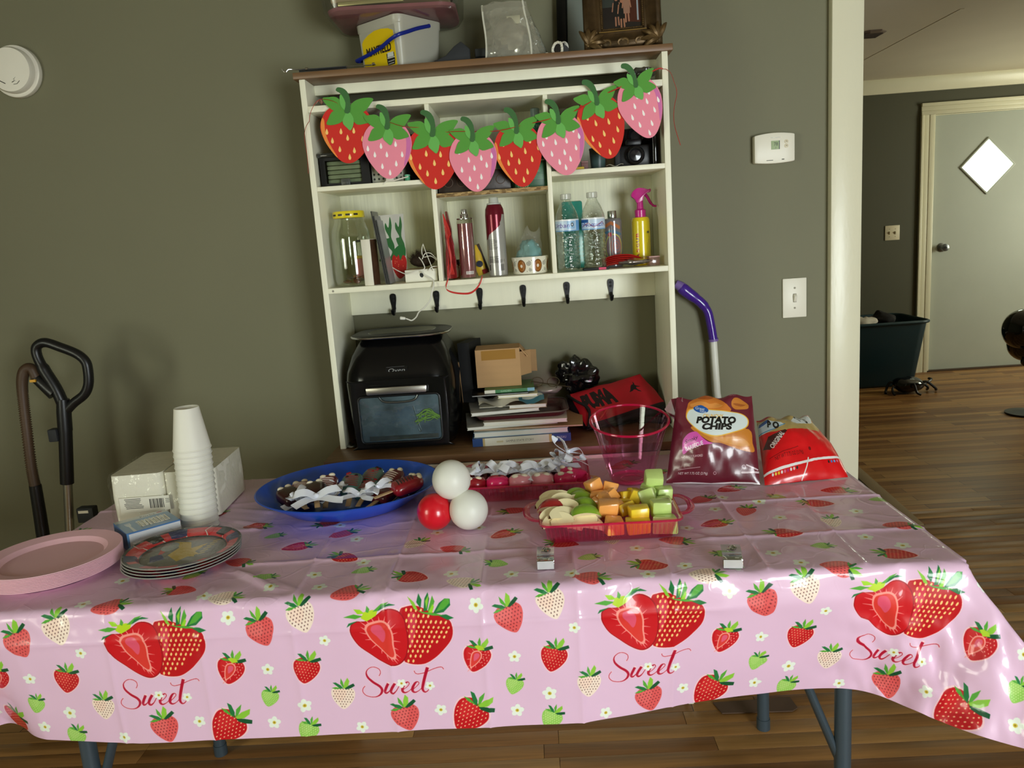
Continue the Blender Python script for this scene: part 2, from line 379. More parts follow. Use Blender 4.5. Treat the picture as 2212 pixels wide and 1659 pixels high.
ob('pane',v_prism([(x,z) for x,z in dm(.99)],.005,'y',(0,FY+.035,0)),film('door_glass',(.96,1,.93,1),gloss=.3),door)
kx,_,kz=at(2031,535,'y',FY)
knob=ob('door_knob',xf(v_lathe([(.035,0),(.036,.006),(.02,.012),(.014,.03),(.024,.04),(.03,.052),(.028,.066),(.012,.07),(0,.07)],24),TR(kx+.02,FY+.02,kz,rx=PI/2)),mat('dark_steel',srgb(120,124,124),.3,.9),door,smooth=True)
ob('keyhole',xf(v_lathe([(.009,0),(.009,.003),(0,.003)],12),TR(kx+.02,FY-.05,kz,rx=PI/2)),mat('black_plastic',srgb(16,16,17),.4),door)
S('trim_5',join(v_prism([(0,0),(.03,0),(.045,.006),(.095,.01),(.1,.004),(.1,0)],2.04,'z'))if 0 else join(*[xf(v_lim(x0,x1,FY-t,FY,0,2.046),TR()) for x0,x1,t in((3.565,3.585,.024),(3.585,3.63,.016),(3.63,3.672,.02))],*[v_lim(3.565,4.70,FY-t,FY,z0,z1) for z0,z1,t in((2.046,2.075,.02),(2.075,2.11,.016),(2.11,2.135,.024))],*[v_lim(x0,x1,FY-t,FY,0,2.046) for x0,x1,t in((4.593,4.635,.02),(4.635,4.68,.016),(4.68,4.70,.024))]),TRIMP,bev=.002)
S('trim_6',join(v_lim(3.66,3.672,FY-.0,FY+.1,0,2.046),v_lim(4.593,4.605,FY,FY+.1,0,2.046),v_lim(3.66,4.605,FY,FY+.1,2.038,2.05)),TRIMP)
S('baseboard_far',v_lim(.6,3.565,FY-.015,FY,0,.14),TRIMP,bev=.003)
S('trim_7',v_lim(3.66,4.605,FY-.02,FY+.1,0,.012),mat('dark_threshold',srgb(70,50,32),.5))
# windows out of view behind and beside the camera, with frames and glass
def window(name,axis,c,u0,u1,z0,z1,mull):
    fr=[]
    for a0,a1,b0,b1 in((u0,u0+.05,z0,z1),(u1-.05,u1,z0,z1),(u0,u1,z0,z0+.05),(u0,u1,z1-.05,z1),(u0,u1,(z0+z1)/2-.02,(z0+z1)/2+.02))+tuple((m-.025,m+.025,z0,z1) for m in mull):
        fr.append(v_lim(a0,a1,c-.03,c+.03,b0,b1) if axis=='y' else v_lim(c-.03,c+.03,a0,a1,b0,b1))
    o=S(name,join(*fr),TRIMP)
    g=v_lim(u0,u1,c-.003,c+.003,z0,z1) if axis=='y' else v_lim(c-.003,c+.003,u0,u1,z0,z1)
    ob('pane',g,film('window_glass',(.97,1,.96,1),gloss=.2),o)
window('window_1','y',-4.46,1.55,2.75,.3,1.7,())
window('window_2','x',-2.36,-3.65,-2.55,.75,1.95,())
window('window_3','x',6.26,1.6,3.0,.9,2.1,())
# ------------------------------------------------------------------ oak strip floor
def floor_mat(name,seams):
    m=bpy.data.materials.new(name); m.use_nodes=True; nt=m.node_tree; b=nt.nodes['Principled BSDF']; L=nt.links.new
    geo=nd(nt,'ShaderNodeNewGeometry')
    def V(scale,src=geo.outputs['Position']):
        mp=nd(nt,'ShaderNodeMapping'); mp.inputs['Scale'].default_value=scale; L(src,mp.inputs[0]); return mp.outputs[0]
    if seams:
        bk=nd(nt,'ShaderNodeTexBrick'); bk.offset=.37; bk.inputs['Color1'].default_value=(0,0,0,1); bk.inputs['Color2'].default_value=(1,1,1,1); bk.inputs['Mortar'].default_value=(.5,.5,.5,1)
        bk.inputs['Scale'].default_value=1; bk.inputs['Mortar Size'].default_value=.0012; bk.inputs['Brick Width'].default_value=.83; bk.inputs['Row Height'].default_value=.057
        L(geo.outputs['Position'],bk.inputs[0]); tone=bk.outputs[0]; seam=bk.outputs[1]
    else:
        oi=nd(nt,'ShaderNodeObjectInfo'); tone=oi.outputs['Random']; seam=None
    cr=nd(nt,'ShaderNodeValToRGB'); e=cr.color_ramp.elements; e[0].color=srgb(150,104,58); e[1].color=srgb(182,138,82); k=e.new(.5); k.color=srgb(166,120,68); k2=e.new(.10); k2.color=srgb(132,88,48)
    L(tone,cr.inputs[0])
    # per-plank shift so that the grain differs
    sh=nd(nt,'ShaderNodeVectorMath',operation='ADD'); cm=nd(nt,'ShaderNodeCombineXYZ'); ml=nd(nt,'ShaderNodeMath',operation='MULTIPLY'); ml.inputs[1].default_value=37.0; L(tone,ml.inputs[0]); L(ml.outputs[0],cm.inputs[0]); L(ml.outputs[0],cm.inputs[2]); L(geo.outputs['Position'],sh.inputs[0]); L(cm.outputs[0],sh.inputs[1])
    g1=nd(nt,'ShaderNodeTexNoise',Scale=1.0,Detail=8.0,Distortion=1.2); L(V((3,60,10),sh.outputs[0]),g1.inputs[0])
    g2=nd(nt,'ShaderNodeTexNoise',Scale=1.0,Detail=2.0,Distortion=.6); L(V((1.6,14,4),sh.outputs[0]),g2.inputs[0])
    r1=nd(nt,'ShaderNodeMapRange'); r1.inputs[1].default_value=.3; r1.inputs[2].default_value=.75; r1.inputs[3].default_value=.72; r1.inputs[4].default_value=1.12; L(g1.outputs[0],r1.inputs[0])
    r2=nd(nt,'ShaderNodeMapRange'); r2.inputs[1].default_value=.25; r2.inputs[2].default_value=.7; r2.inputs[3].default_value=.7; r2.inputs[4].default_value=1.1; L(g2.outputs[0],r2.inputs[0])
    mm=nd(nt,'ShaderNodeMath',operation='MULTIPLY'); L(r1.outputs[0],mm.inputs[0]); L(r2.outputs[0],mm.inputs[1])
    mx=nd(nt,'ShaderNodeMix',data_type='RGBA',blend_type='MULTIPLY'); mx.inputs[0].default_value=1; L(cr.outputs[0],mx.inputs[6]); L(mm.outputs[0],mx.inputs[7]); c=mx.outputs[2]
    if seam:
        m2=nd(nt,'ShaderNodeMix',data_type='RGBA'); m2.inputs[7].default_value=srgb(52,32,16); L(seam,m2.inputs[0]); L(c,m2.inputs[6]); c=m2.outputs[2]
    L(c,b.inputs['Base Color']); b.inputs['Roughness'].default_value=.33
    rr=nd(nt,'ShaderNodeMapRange'); rr.inputs[3].default_value=.30; rr.inputs[4].default_value=.46; b.inputs['Specular IOR Level'].default_value=.3; L(g2.outputs[0],rr.inputs[0]); L(rr.outputs[0],b.inputs['Roughness'])
    bp=nd(nt,'ShaderNodeBump',Strength=.25,Distance=.001); L(g1.outputs[0],bp.inputs['Height']); L(bp.outputs[0],b.inputs['Normal'])
    return m
PY0,PY1=-2.05,1.0
fl=S('floor',join(v_lim(-2.42,6.32,-4.52,PY0,-.02,0),v_lim(-2.42,6.32,PY1,FY+.12,-.02,0),v_lim(-2.42,-1.45,PY0,PY1,-.02,0),v_lim(3.0,6.32,PY0,PY1,-.02,0),v_lim(-1.45,3.0,PY0,PY1,-.02,-.012)),floor_mat('oak_floor',True))
PM=floor_mat('oak_plank',False); rw=.057
lens=[.45,.6,.75,.95,1.15,1.4]; pmesh={}
def plank(x0,x1,y):
    n=round(x1-x0,3)
    if n not in pmesh:
        t=ob('plank',v_lim(0,n-.0012,0,rw-.0012,-.012,0),PM,bev=.0004); pmesh[n]=t.data; bpy.data.objects.remove(t)
    o=bpy.data.objects.new('plank',pmesh[n]); COL.objects.link(o); o.parent=fl; o.location=(x0,y,random.uniform(-.00012,.00005)-.0001)
rr=random.Random(3); rest=[]; npl=0
for r in range(int(round((PY1-PY0)/rw))):
    y=PY0+r*rw; x=-1.45-rr.choice((0,.2,.35))
    x=-1.45; first=True
    while x<3.0-1e-6:
        n=rr.choice(lens)*(rr.choice((.4,.7,1)) if first else 1); n=round(n,2); first=False
        x1=min(x+n,3.0)
        if 3.0-x1<.3: x1=3.0
        # pieces the photo shows: the strip before the table and the part right of it; the rest stay one part
        vis=(-.95<y<-.42 and -1.3<x1 and x<2.1) or (y>=-.95 and x1>1.35 and x<2.6+.3*y) or (y<-.95 and x1>1.2 and x<2.2)
        if vis and npl<296: plank(x,x1,y); npl+=1
        else: rest.append(v_lim(x,x1-.0012,y,y+rw-.0012,-.012,-.0002))
        x=x1
o=ob('plank_field',join(*rest),floor_mat('oak_hidden_planks',True),fl); o['kind']='stuff'
# ------------------------------------------------------------------ folding table and its printed plastic cloth
TX0,TX1,TY0,TY1=-.624,1.154,-1.116,-.389
def ft(px,py):
    "photo position on the hanging front -> cloth coordinates in mm (along, down)"
    q=at(px,py,'y',TY0-.022); return q[0]*1000,(1.116+.008+(TZ-q[2]))*1000
def tp(px,py):
    q=at(px,py,'z',TZ); return q[0]*1000,-q[1]*1000
OX,OV=-950,120
PR=Print(2450,1290,(229,192,219),1.6)
G1,G2,G3,G4=(34,118,62),(86,168,58),(140,200,62),(20,84,50)
def shp(pts,cx,cy,w,h,rot):
    c,s=math.cos(rot),math.sin(rot)
    return [(cx+c*x*w-s*y*h,cy+s*x*w+c*y*h) for x,y in pts]
BER=spline([(0,-.42),(.27,-.47),(.47,-.28),(.47,0),(.32,.3),(.1,.53),(-.06,.53),(-.28,.33),(-.46,.04),(-.49,-.26),(-.27,-.47)],4,True)
LEAF=[[(0,-.36),(-.1,-.5),(-.3,-.62),(-.42,-.6),(-.3,-.5),(-.16,-.38)],[(0,-.38),(-.12,-.6),(-.1,-.82),(-.02,-.66),(.04,-.4)],[(0,-.38),(.04,-.62),(.16,-.86),(.24,-.72),(.2,-.52),(.08,-.38)],[(.04,-.36),(.2,-.5),(.4,-.62),(.46,-.52),(.3,-.4),(.14,-.34)],[(-.04,-.36),(-.3,-.42),(-.46,-.36),(-.3,-.32)]]
LCOL=[G1,G2,G3,G4,G2]
KIND={'R':((196,24,34),(232,70,66),(250,196,150)),'P':((226,92,92),(240,130,124),(120,36,44)),'W':((246,226,210),(248,206,184),(96,56,52)),'G':((150,204,92),(186,222,128),(222,238,170)),'H':((198,26,36),(226,60,56),(250,170,150))}
def berry(cx,cy,w,h,rot,kind,lite=1):
    base,hi,seed=KIND[kind]; cx-=OX; cy-=OV; cx-=.12*h*math.sin(rot); cy+=.12*h*math.cos(rot); w*=.95; h*=.87
    if kind in 'RH': PR.poly(shp([(x*1.09,y*1.09) for x,y in BER],cx,cy,w,h,rot),(246,206,214))
    PR.poly(shp(BER,cx,cy,w,h,rot),base)
    PR.poly(shp([(x*.55-.14,y*.55-.1) for x,y in BER],cx,cy,w,h,rot),hi,.35)
    if kind=='H':
        o=[(-.02,-.3),(.13,-.24),(.18,-.05),(.1,.2),(-.05,.42),(-.12,.42),(-.2,.1),(-.2,-.18)]
        o=spline(o,3,True)
        for k in range(0,len(o),2):
            x,y=o[k]; PR.line(shp([(x,y),(x*1.55-.0,y*1.3+.01)],cx,cy,w,h,rot),1.0,(246,150,140))
        PR.poly(shp(o,cx,cy,w,h,rot),(250,160,146)); PR.poly(shp([(x*.8-.004,y*.84) for x,y in o],cx,cy,w,h,rot),(222,62,56)); PR.poly(shp([(x*.5,y*.45-.06) for x,y in o],cx,cy,w,h,rot),(226,92,120))
    n=0
    for j in range(8):
        for i in range(-4,5):
            x=(i+.5*(j%2))*.115; y=-.34+j*.112
            if kind=='H' and x<.22: continue
            lim=.43 if y<.05 else .43-(y-.05)*.72
            if abs(x)<lim and y<.46:
                X,Y=shp([(x,y)],cx,cy,w,h,rot)[0]; PR.ell(X,Y,w*.018,h*.03,seed,rot,n=7)
    for L_,c in zip(LEAF,LCOL): PR.poly(shp([(x*1.05,y) for x,y in L_],cx,cy,w,h,rot),c)
    if kind=='H': PR.poly(shp([(-.2,-.42),(0,-.3),(.2,-.4),(.1,-.5),(-.1,-.5)],cx,cy,w,h,rot),(176,212,54))
def flower(cx,cy,r,rot=0):
    cx-=OX; cy-=OV
    for k in range(5):
        a=rot+k*2*PI/5; PR.poly(shp([(.2*math.cos(a)-.0,.2*math.sin(a)),(1.25*math.cos(a+.1),1.25*math.sin(a+.1)),(.2*math.cos(a+.4),.2*math.sin(a+.4))],cx,cy,r,r,0),(122,158,110),.8)
    for k in range(5):
        a=rot+.3+k*2*PI/5; PR.ell(cx+.55*r*math.cos(a),cy+.55*r*math.sin(a),r*.5,r*.4,(236,244,232),a)
    PR.ell(cx,cy,r*.27,r*.27,(214,196,70)); PR.ell(cx,cy,r*.13,r*.13,(160,130,40))
PER=434.0
def crop(x,y): return ft(1200+x/3.463,1180+y/3.463)
def big_pair(dp):
    T=lambda pts:[(crop(x,y)[0]+dp-OX,crop(x,y)[1]-OV) for x,y in pts]
    sp=lambda pts:spline(T(pts),4,True)
    right=[(720,395),(760,365),(850,355),(950,390),(1010,405),(1080,425),(1118,470),(1122,540),(1100,600),(1040,670),(980,725),(900,772),(820,780),(760,768),(735,740),(700,560)]
    left=[(340,510),(350,565),(400,640),(480,700),(560,755),(640,790),(700,782),(750,735),(774,660),(778,560),(760,460),(720,398),(660,370),(600,375),(550,410),(500,442),(450,457),(390,460),(352,480)]
    halo=lambda pts,cx,cy:[(cx+(x-cx)*1.03,cy+(y-cy)*1.035) for x,y in pts]
    PR.poly(sp(halo(right,930,570)),(246,206,214)); PR.poly(sp(halo(left,560,580)),(246,206,214))
    PR.poly(sp(right),(190,20,30))
    PR.poly(sp([(780,420),(830,400),(850,450),(820,600),(800,650),(785,600),(790,520)]),(222,70,90),.8)
    sd=random.Random(2)
    for j in range(11):
        for i in range(11):
            x=770+i*38+(j%2)*19; y=385+j*37
            edge=1122-(max(0,y-540))*1.25
            top=370 if x<900 else 400+(x-900)*.15
            if x<edge-18 and y>top+12 and y<762 and x>735+abs(y-560)*.12:
                q=T([(x,y)])[0]; PR.ell(q[0],q[1],1.9,3.3,(250,206,130),.35+(x-900)/900,n=9)
    PR.poly(sp(left),(158,14,28)); PR.poly(sp([(560+(x-560)*.965,580+(y-580)*.965) for x,y in left]),(204,24,34))
    tear=[(520,458),(590,450),(640,480),(665,550),(668,640),(680,718),(664,746),(620,720),(560,660),(490,590),(455,520),(464,478)]
    st=spline(tear,5,True); cx,cy=575,585
    for k in range(0,len(st),3):
        x,y=st[k]; d=math.hypot(x-cx,y-cy); e=38 if k%2 else 52
        PR.line(T([(x,y),(x+(x-cx)/d*e,y+(y-cy)/d*e*.7)]),[2.0,.5],(246,140,134))
    PR.poly(T(st),(248,152,140)); PR.poly(T([(cx+(x-cx)*.86,cy+(y-cy)*.88) for x,y in st]),(222,58,50)); PR.poly(sp([(508,490),(570,484),(606,530),(602,585),(582,612),(545,570),(505,530)]),(226,84,112))
    for pts,c in (([(780,290),(830,330),(862,385),(830,378)],G3),([(868,265),(892,310),(882,372),(850,330)],G1),([(975,275),(992,320),(965,388),(935,392)],G2),([(940,255),(952,300),(932,385),(903,392),(915,300)],G1),([(948,270),(940,330),(925,380),(918,320)],G3),([(1110,295),(1113,340),(1060,390),(975,408),(1025,330),(1070,294)],G1),([(1105,295),(1108,325),(1060,370),(1000,392),(1040,330),(1070,296)],G2),([(940,400),(975,340),(985,360),(970,400)],(150,214,50)),([(1138,426),(1090,442),(1015,412),(1080,404)],G1),([(850,385),(900,395),(1000,402),(1060,412),(980,418),(900,405)],G2),
        ([(290,432),(370,410),(445,420),(380,444)],G2),([(370,372),(420,374),(455,402),(400,406)],(160,214,40)),([(425,435),(450,392),(510,380),(552,386),(540,420),(470,457)],(186,218,40)),([(470,350),(492,375),(482,398),(462,390)],G2),([(515,392),(580,340),(640,322),(600,352),(552,388)],G2),([(552,390),(620,352),(692,346),(640,334),(580,352)],G1),([(315,502),(330,476),(402,456),(352,482)],G1)):
        PR.poly(T(pts),c)
def wcrop(x,y): return ft(1300+x/6.048,1400+y/6.048)
SW=[[(335,190),(355,150),(345,105),(290,75),(230,78),(180,115),(165,160),(185,215),(250,275),(330,325),(362,370),(350,420),(300,460),(230,472),(150,455),(105,410),(108,365),(138,328)],
 [(450,287),(418,350),(402,395),(420,415),(460,388),(505,325)],[(540,282),(500,342),(482,390),(505,415),(550,385),(592,322)],
 [(650,365),(700,330),(730,290),(715,265),(680,285),(642,340),(636,385),(665,409),(720,388),(772,340)],[(778,365),(830,320),(860,285),(845,262),(810,280),(774,340),(770,385),(800,405),(850,385),(898,342)],
 [(988,70),(950,180),(917,290),(904,360),(926,400),(960,394),(990,362)],[(808,115),(820,145),(860,158),(950,138),(1050,95),(1130,68),(1180,65),(1203,95)]]
SWW=[[6,7,7,6,7,10,18,26,30,32,32,26,14,8,7,7,7,6],[34,34,32,24,10,8],[34,34,32,24,12,8],[8,8,9,12,26,34,32,20,8,7],[8,8,9,12,26,34,32,20,8,7],[40,38,36,32,22,12,8],[7,7,7,8,8,7,7,6]]
def sweet(dp):
    for halo in(1,0):
        for pts,ws in zip(SW,SWW):
            q=spline([wcrop(*p)+(w,) for p,w in zip(pts,ws)],7)
            PR.line([(x+dp-OX,y-OV) for x,y,_ in q],[max(1.1,w*.139)+(1.6 if halo else 0) for *_,w in q],(246,206,214) if halo else (176,8,44))
FRONT=[('F',1027,1308,15,0),('P',1098,1326,54,-.3),('W',1188,1296,54,-.25),('F',1240,1354,12,1),('H',1031,1412,52,.35),('F',1111,1417,13,2),('R',1197,1412,50,.3),('G',1112,1476,34,.35),('F',1187,1497,15,.5),('W',1273,1472,46,.1),('F',1117,1535,14,.8),('G',1193,1548,40,.5),('R',1020,1537,68,.75),('P',875,1540,54,-.15),('F',952,1533,13,.2),('F',782,1570,13,1.2)]
for k in range(-4,3):
    dp=k*PER
    for kd,px,py,s,r in FRONT:
        c,v=ft(px,py); c+=dp-(628.7-629)-0
        if kd=='F': flower(c,v,s*.84,r)
        else: berry(c,v,s*.98,s*1.08,r,kd)
for k in range(-3,2): big_pair(k*PER)
for k in range(-3,2): sweet(k*PER)
for k in range(-3,2):
    for x,y in((628,285),(1005,315)): c,v=wcrop(x,y); flower(c+k*PER,v,8.5)
TOP=[('P',243,1306,1.3),('P',385,1275,-1.4),('P',757,1276,1.2),('R',883,1246,-1.2),('W',1003,1258,1.9),('W',490,1290,1.5),('P',520,1215,1.9),('R',740,1203,-1.0),('H',648,1180,1.2),('P',745,1152,1.0),('H',560,1137,1.6),('G',596,1157,1.2),('G',577,1247,1.2),('G',787,1232,1.2),('P',985,1187,2.0),('H',1094,1152,1.0),('P',1106,1104,-1.8),('G',1070,1218,-1.3),('R',1210,1173,-1.2),('P',1278,1246,1.7),('R',1397,1220,-1.2),('W',1320,1162,0),('G',1275,1203,1.3),('P',1463,1168,1.9),('G',1560,1195,-1.5),('W',1530,1238,1.6),('R',1690,1151,-1.3),('P',1612,1101,.4),('H',1550,1130,1.3),('H',1580,1055,1.2),('P',1518,1078,1.0),('W',1795,1125,.2),('R',1760,1087,-1.3),('R',1812,1059,1.7),('P',1950,1136,1.9),('R',1930,1195,-1.2),('P',1818,1223,1.9),('G',1778,1178,1.5),('G',1676,1073,-.8),('G',1902,1078,1.6),('R',160,1152,.5),('G',178,1170,1.5),('P',705,1131,-2.0),('W',900,1172,.6),('P',1355,1000,1.4),('H',1340,1008,1.4),('W',1480,1010,.5),('P',470,1110,.4),('G',420,1240,.7),('W',605,1100,-1.2),('H',1420,1020,1.0),('G',1460,1020,1.0)]
SZ={'R':56,'P':52,'W':50,'G':36,'H':54}
for kd,px,py,r in TOP:
    c,v=tp(px,py); berry(c,v,SZ[kd]*.82,SZ[kd]*1.12,r,kd)
for i,(px,py) in enumerate(((680,1241),(690,1267),(585,1270),(785,1215),(735,1135),(945,1150),(1035,1140),(770,1165),(1105,1240),(975,1240),(1235,1240),(1375,1185),(1640,1085),(1685,1118),(1670,1195),(1730,1215),(1870,1160),(1850,1104),(1950,1178),(1545,1100),(1483,1140),(660,1085),(1400,1240),(1480,1222),(480,1165),(265,1255),(180,1305),(440,1290),(1255,1155),(700,1108),(1590,1225),(1560,1075))):
    c,v=tp(px,py); flower(c,v,14,i)
CLOTH=printed('strawberry_print_plastic',PR,rough=.36,coat=.45,bump=.16,bscale=20,dist=.0014,crough=.045,spec=.3,scale=.03)
# fine pressed wrinkles of thin plastic: meandering ridges added to the soft relief
_nt=CLOTH.node_tree; _bp=[n for n in _nt.nodes if n.type=='BUMP'][0]; _tc=[n for n in _nt.nodes if n.type=='TEX_COORD'][0]
_prev=None
for _s,_w,_a in((7.0,.022,1.0),(17.0,.03,.5)):
    _n=nd(_nt,'ShaderNodeTexNoise',Scale=_s,Detail=1.0,Distortion=.2); _nt.links.new(_tc.outputs['Object'],_n.inputs[0])
    _m=nd(_nt,'ShaderNodeMath',operation='SUBTRACT'); _m.inputs[1].default_value=.5; _nt.links.new(_n.outputs[0],_m.inputs[0])
    _b=nd(_nt,'ShaderNodeMath',operation='ABSOLUTE'); _nt.links.new(_m.outputs[0],_b.inputs[0])
    _r=nd(_nt,'ShaderNodeMapRange',interpolation_type='SMOOTHSTEP'); _r.inputs[1].default_value=0; _r.inputs[2].default_value=_w; _r.inputs[3].default_value=_a; _r.inputs[4].default_value=0; _nt.links.new(_b.outputs[0],_r.inputs[0])
    if _prev is None: _prev=_r.outputs[0]
    else:
        _q=nd(_nt,'ShaderNodeMath',operation='ADD'); _nt.links.new(_prev,_q.inputs[0]); _nt.links.new(_r.outputs[0],_q.inputs[1]); _prev=_q.outputs[0]
_sx=nd(_nt,'ShaderNodeSeparateXYZ'); _nt.links.new(_tc.outputs['Object'],_sx.inputs[0]); _zr=nd(_nt,'ShaderNodeMapRange'); _zr.inputs[1].default_value=.69; _zr.inputs[2].default_value=.738; _zr.inputs[3].default_value=.08; _zr.inputs[4].default_value=1; _nt.links.new(_sx.outputs[2],_zr.inputs[0])
_q=nd(_nt,'ShaderNodeMath',operation='MULTIPLY'); _nt.links.new(_prev,_q.inputs[0]); _nt.links.new(_zr.outputs[0],_q.inputs[1]); _prev=_q.outputs[0]
_b2=nd(_nt,'ShaderNodeBump',Strength=.3,Distance=.0012); _nt.links.new(_prev,_b2.inputs['Height']); _nt.links.new(_bp.outputs[0],_b2.inputs['Normal'])
_p=_nt.nodes['Principled BSDF']; _nt.links.new(_b2.outputs[0],_p.inputs['Normal']); _nt.links.new(_b2.outputs[0],_p.inputs['Coat Normal'])
# --- shape of the cloth
DROP=TZ-.482+.006
def unhem(L_): return [at(px,py,'z',.482)[:2] for px,py in L_]
RH=[(.5,TY0-.024)]+[tuple(q) for q in unhem([(1500,1523),(1650,1502),(1750,1491),(1870,1495),(2000,1549),(2100,1582),(2212,1614),(2330,1640),(2480,1668)])]
LH=[(-.30,TY0-.024)]+[tuple(q) for q in unhem([(190,1605),(84,1597),(52,1575),(20,1563),(-25,1573),(-90,1600),(-200,1640)])]
def arc(curve):
    q=np.array(spline([(x,y) for x,y in curve],12)); s=np.r_[0,np.cumsum(np.linalg.norm(np.diff(q,axis=0),axis=1))]
    return q,s
RQ,RS=arc(RH); LQ,LS=arc(LH)
def along(Q,S,s):
    s=np.clip(s,0,S[-1]); return np.c_[np.interp(s,S,Q[:,0]),np.interp(s,S,Q[:,1])]
XC=[.335-.165*k for k in range(-4,8)]; YC=[.59,.78,.97]
pa=np.unique(np.round(np.r_[np.arange(TX0-.26,TX1+.30,.0075),XC,[c+.0032 for c in XC],[c-.0032 for c in XC],TX0,TX1],4)); va=np.unique(np.round(np.r_[np.arange(.389-.03,1.116,.0075),np.arange(1.116,1.116+.06,.0035),np.linspace(1.176,1.116+DROP,30),YC,[c+.0032 for c in YC],[c-.0032 for c in YC],1.116,1.116+.0625,1.116+.066,1.116+.0695],4))
def dedupe(a,keep):
    out=[a[0]]
    for x in a[1:]:
        if x-out[-1]<.0022:
            if any(abs(x-k)<1e-4 for k in keep): out[-1]=x
        else: out.append(x)
    return np.array(out)
pa=dedupe(pa,XC+[c+.0032 for c in XC]+[c-.0032 for c in XC]+[TX0,TX1]); va=dedupe(va,YC+[c+.0032 for c in YC]+[c-.0032 for c in YC]+[1.116,1.116+DROP])
Pg,Vg=np.meshgrid(pa,va)
from mathutils import noise as mnoise
def nz2(x,y,s,o=0):
    return np.array([[mnoise.noise(Vector((a*s,b*s,o))) for a,b in zip(r1,r2)] for r1,r2 in zip(x,y)])
n1=nz2(Pg,Vg,9,1); n2=nz2(Pg,Vg,26,5); n3=nz2(Pg*1.0+Vg*.6,Vg*.35,17,9)
def prof(b,r=.013):
    "outward and down for drop length b"
    q=PI*r/2; o=np.where(b<q,r*np.sin(np.minimum(b,q)/r),r); d=np.where(b<q,r*(1-np.cos(np.minimum(b,q)/r)),r+(b-q)); return o,d
X=np.clip(Pg,TX0,TX1); Y=-np.clip(Vg,.389,1.116); Z=np.full_like(X,TZ)
bf=np.maximum(Vg-1.116,0); bb=np.maximum(.389-Vg,0); ar=np.maximum(Pg-TX1,0); al=np.maximum(TX0-Pg,0)
# flat part: soft wrinkles, pressed folds standing up as small ridges
flat=(bf==0)
edge=np.minimum(1,np.maximum(0,(1.116-Vg)/.02))
Z+=np.where(flat,(n1*.0013+np.maximum(n2,-.3)*.0011+n3*.0012*np.exp(-((Pg-0.0)/.28)**2)*2)*edge,0)
for c in XC: Z+=np.where(flat,.0030*np.exp(-np.abs(Pg-c)/.0038),0)*(1 if abs(c-.5)<.7 else .4)
for c in YC: Z+=np.where(flat,.0036*np.exp(-np.abs(Vg-c)/.004),0)
# a few long pull wrinkles
for (x0,y0,x1,y1,h) in((-.21,.94,-.02,1.10,.006),(-.12,1.0,.02,1.11,.003),(.62,.74,.74,.80,.003),(.9,1.0,.99,1.1,.002),(.70,.9,.78,.98,.0025),(-.30,.62,-.05,.72,.004),(-.32,.68,-.10,.78,.003),(-.34,.74,-.1,.80,.003),(.28,1.03,.46,1.0,.0022),(-.42,.55,-.28,.80,.003),(1.0,.86,1.12,.95,.002)):
    d=np.array([x1-x0,y1-y0]); Ln=np.hypot(*d); d/=Ln; u=(Pg-x0)*d[0]+(Vg-y0)*d[1]; w_=-(Pg-x0)*d[1]+(Vg-y0)*d[0]
    Z+=np.where(flat,h*np.exp(-(w_/.006)**2)*np.clip(np.minimum(u,Ln-u)/.04,0,1),0)
# whatever stands on the cloth presses it flat
for (cx_,cy_,rx_,ry_) in ((-.42,-.58,.16,.15),(-.316,-.735,.05,.05),(-.385,-.80,.10,.10),(-.521,-.955,.13,.13),(-.268,-.933,.12,.12),(-.004,-.632,.16,.16),(.412,-.615,.155,.105),(.58,-.883,.15,.10),(.664,-.588,.06,.06),(.84,-.62,.13,.08),(1.04,-.62,.13,.10),(.292,-.83,.045,.05),(.22,-.83,.045,.05),(.45,-1.06,.03,.03),(.774,-1.09,.035,.03)):
    k_=np.clip((1.12-np.maximum(np.abs(Pg-cx_)/rx_,np.abs(-Vg-cy_)/ry_))/.12,0,1); Z=np.where(flat,Z*(1-k_)+np.minimum(Z,TZ+.0006)*k_,Z)
Zt=Z.copy()
o,d=prof(bf)
swell=.012*np.clip(bf/.068,0,1)*np.where(bf>.068,1-.35*np.clip((bf-.068)/.2,0,1),1)+.0022*np.exp(-np.abs(bf-.066)/.004)
wav=(n2*.006+n1*.004)*np.clip(bf/.02,0,1)*np.clip((.09-bf)/.06,0,1)
on_front=bf>0
Y=np.where(on_front,TY0-o-swell-wav-n1*.003*np.clip(bf/.1,0,1),Y); Z=np.where(on_front,Zt-d,Z)
wgt=np.clip(bf/DROP,0,1)
# pressed vertical folds carry down the front
for c in XC: Y-=np.where(on_front,.0022*np.exp(-np.abs(Pg-c)/.004),0)*np.clip(bf/.03,0,1)
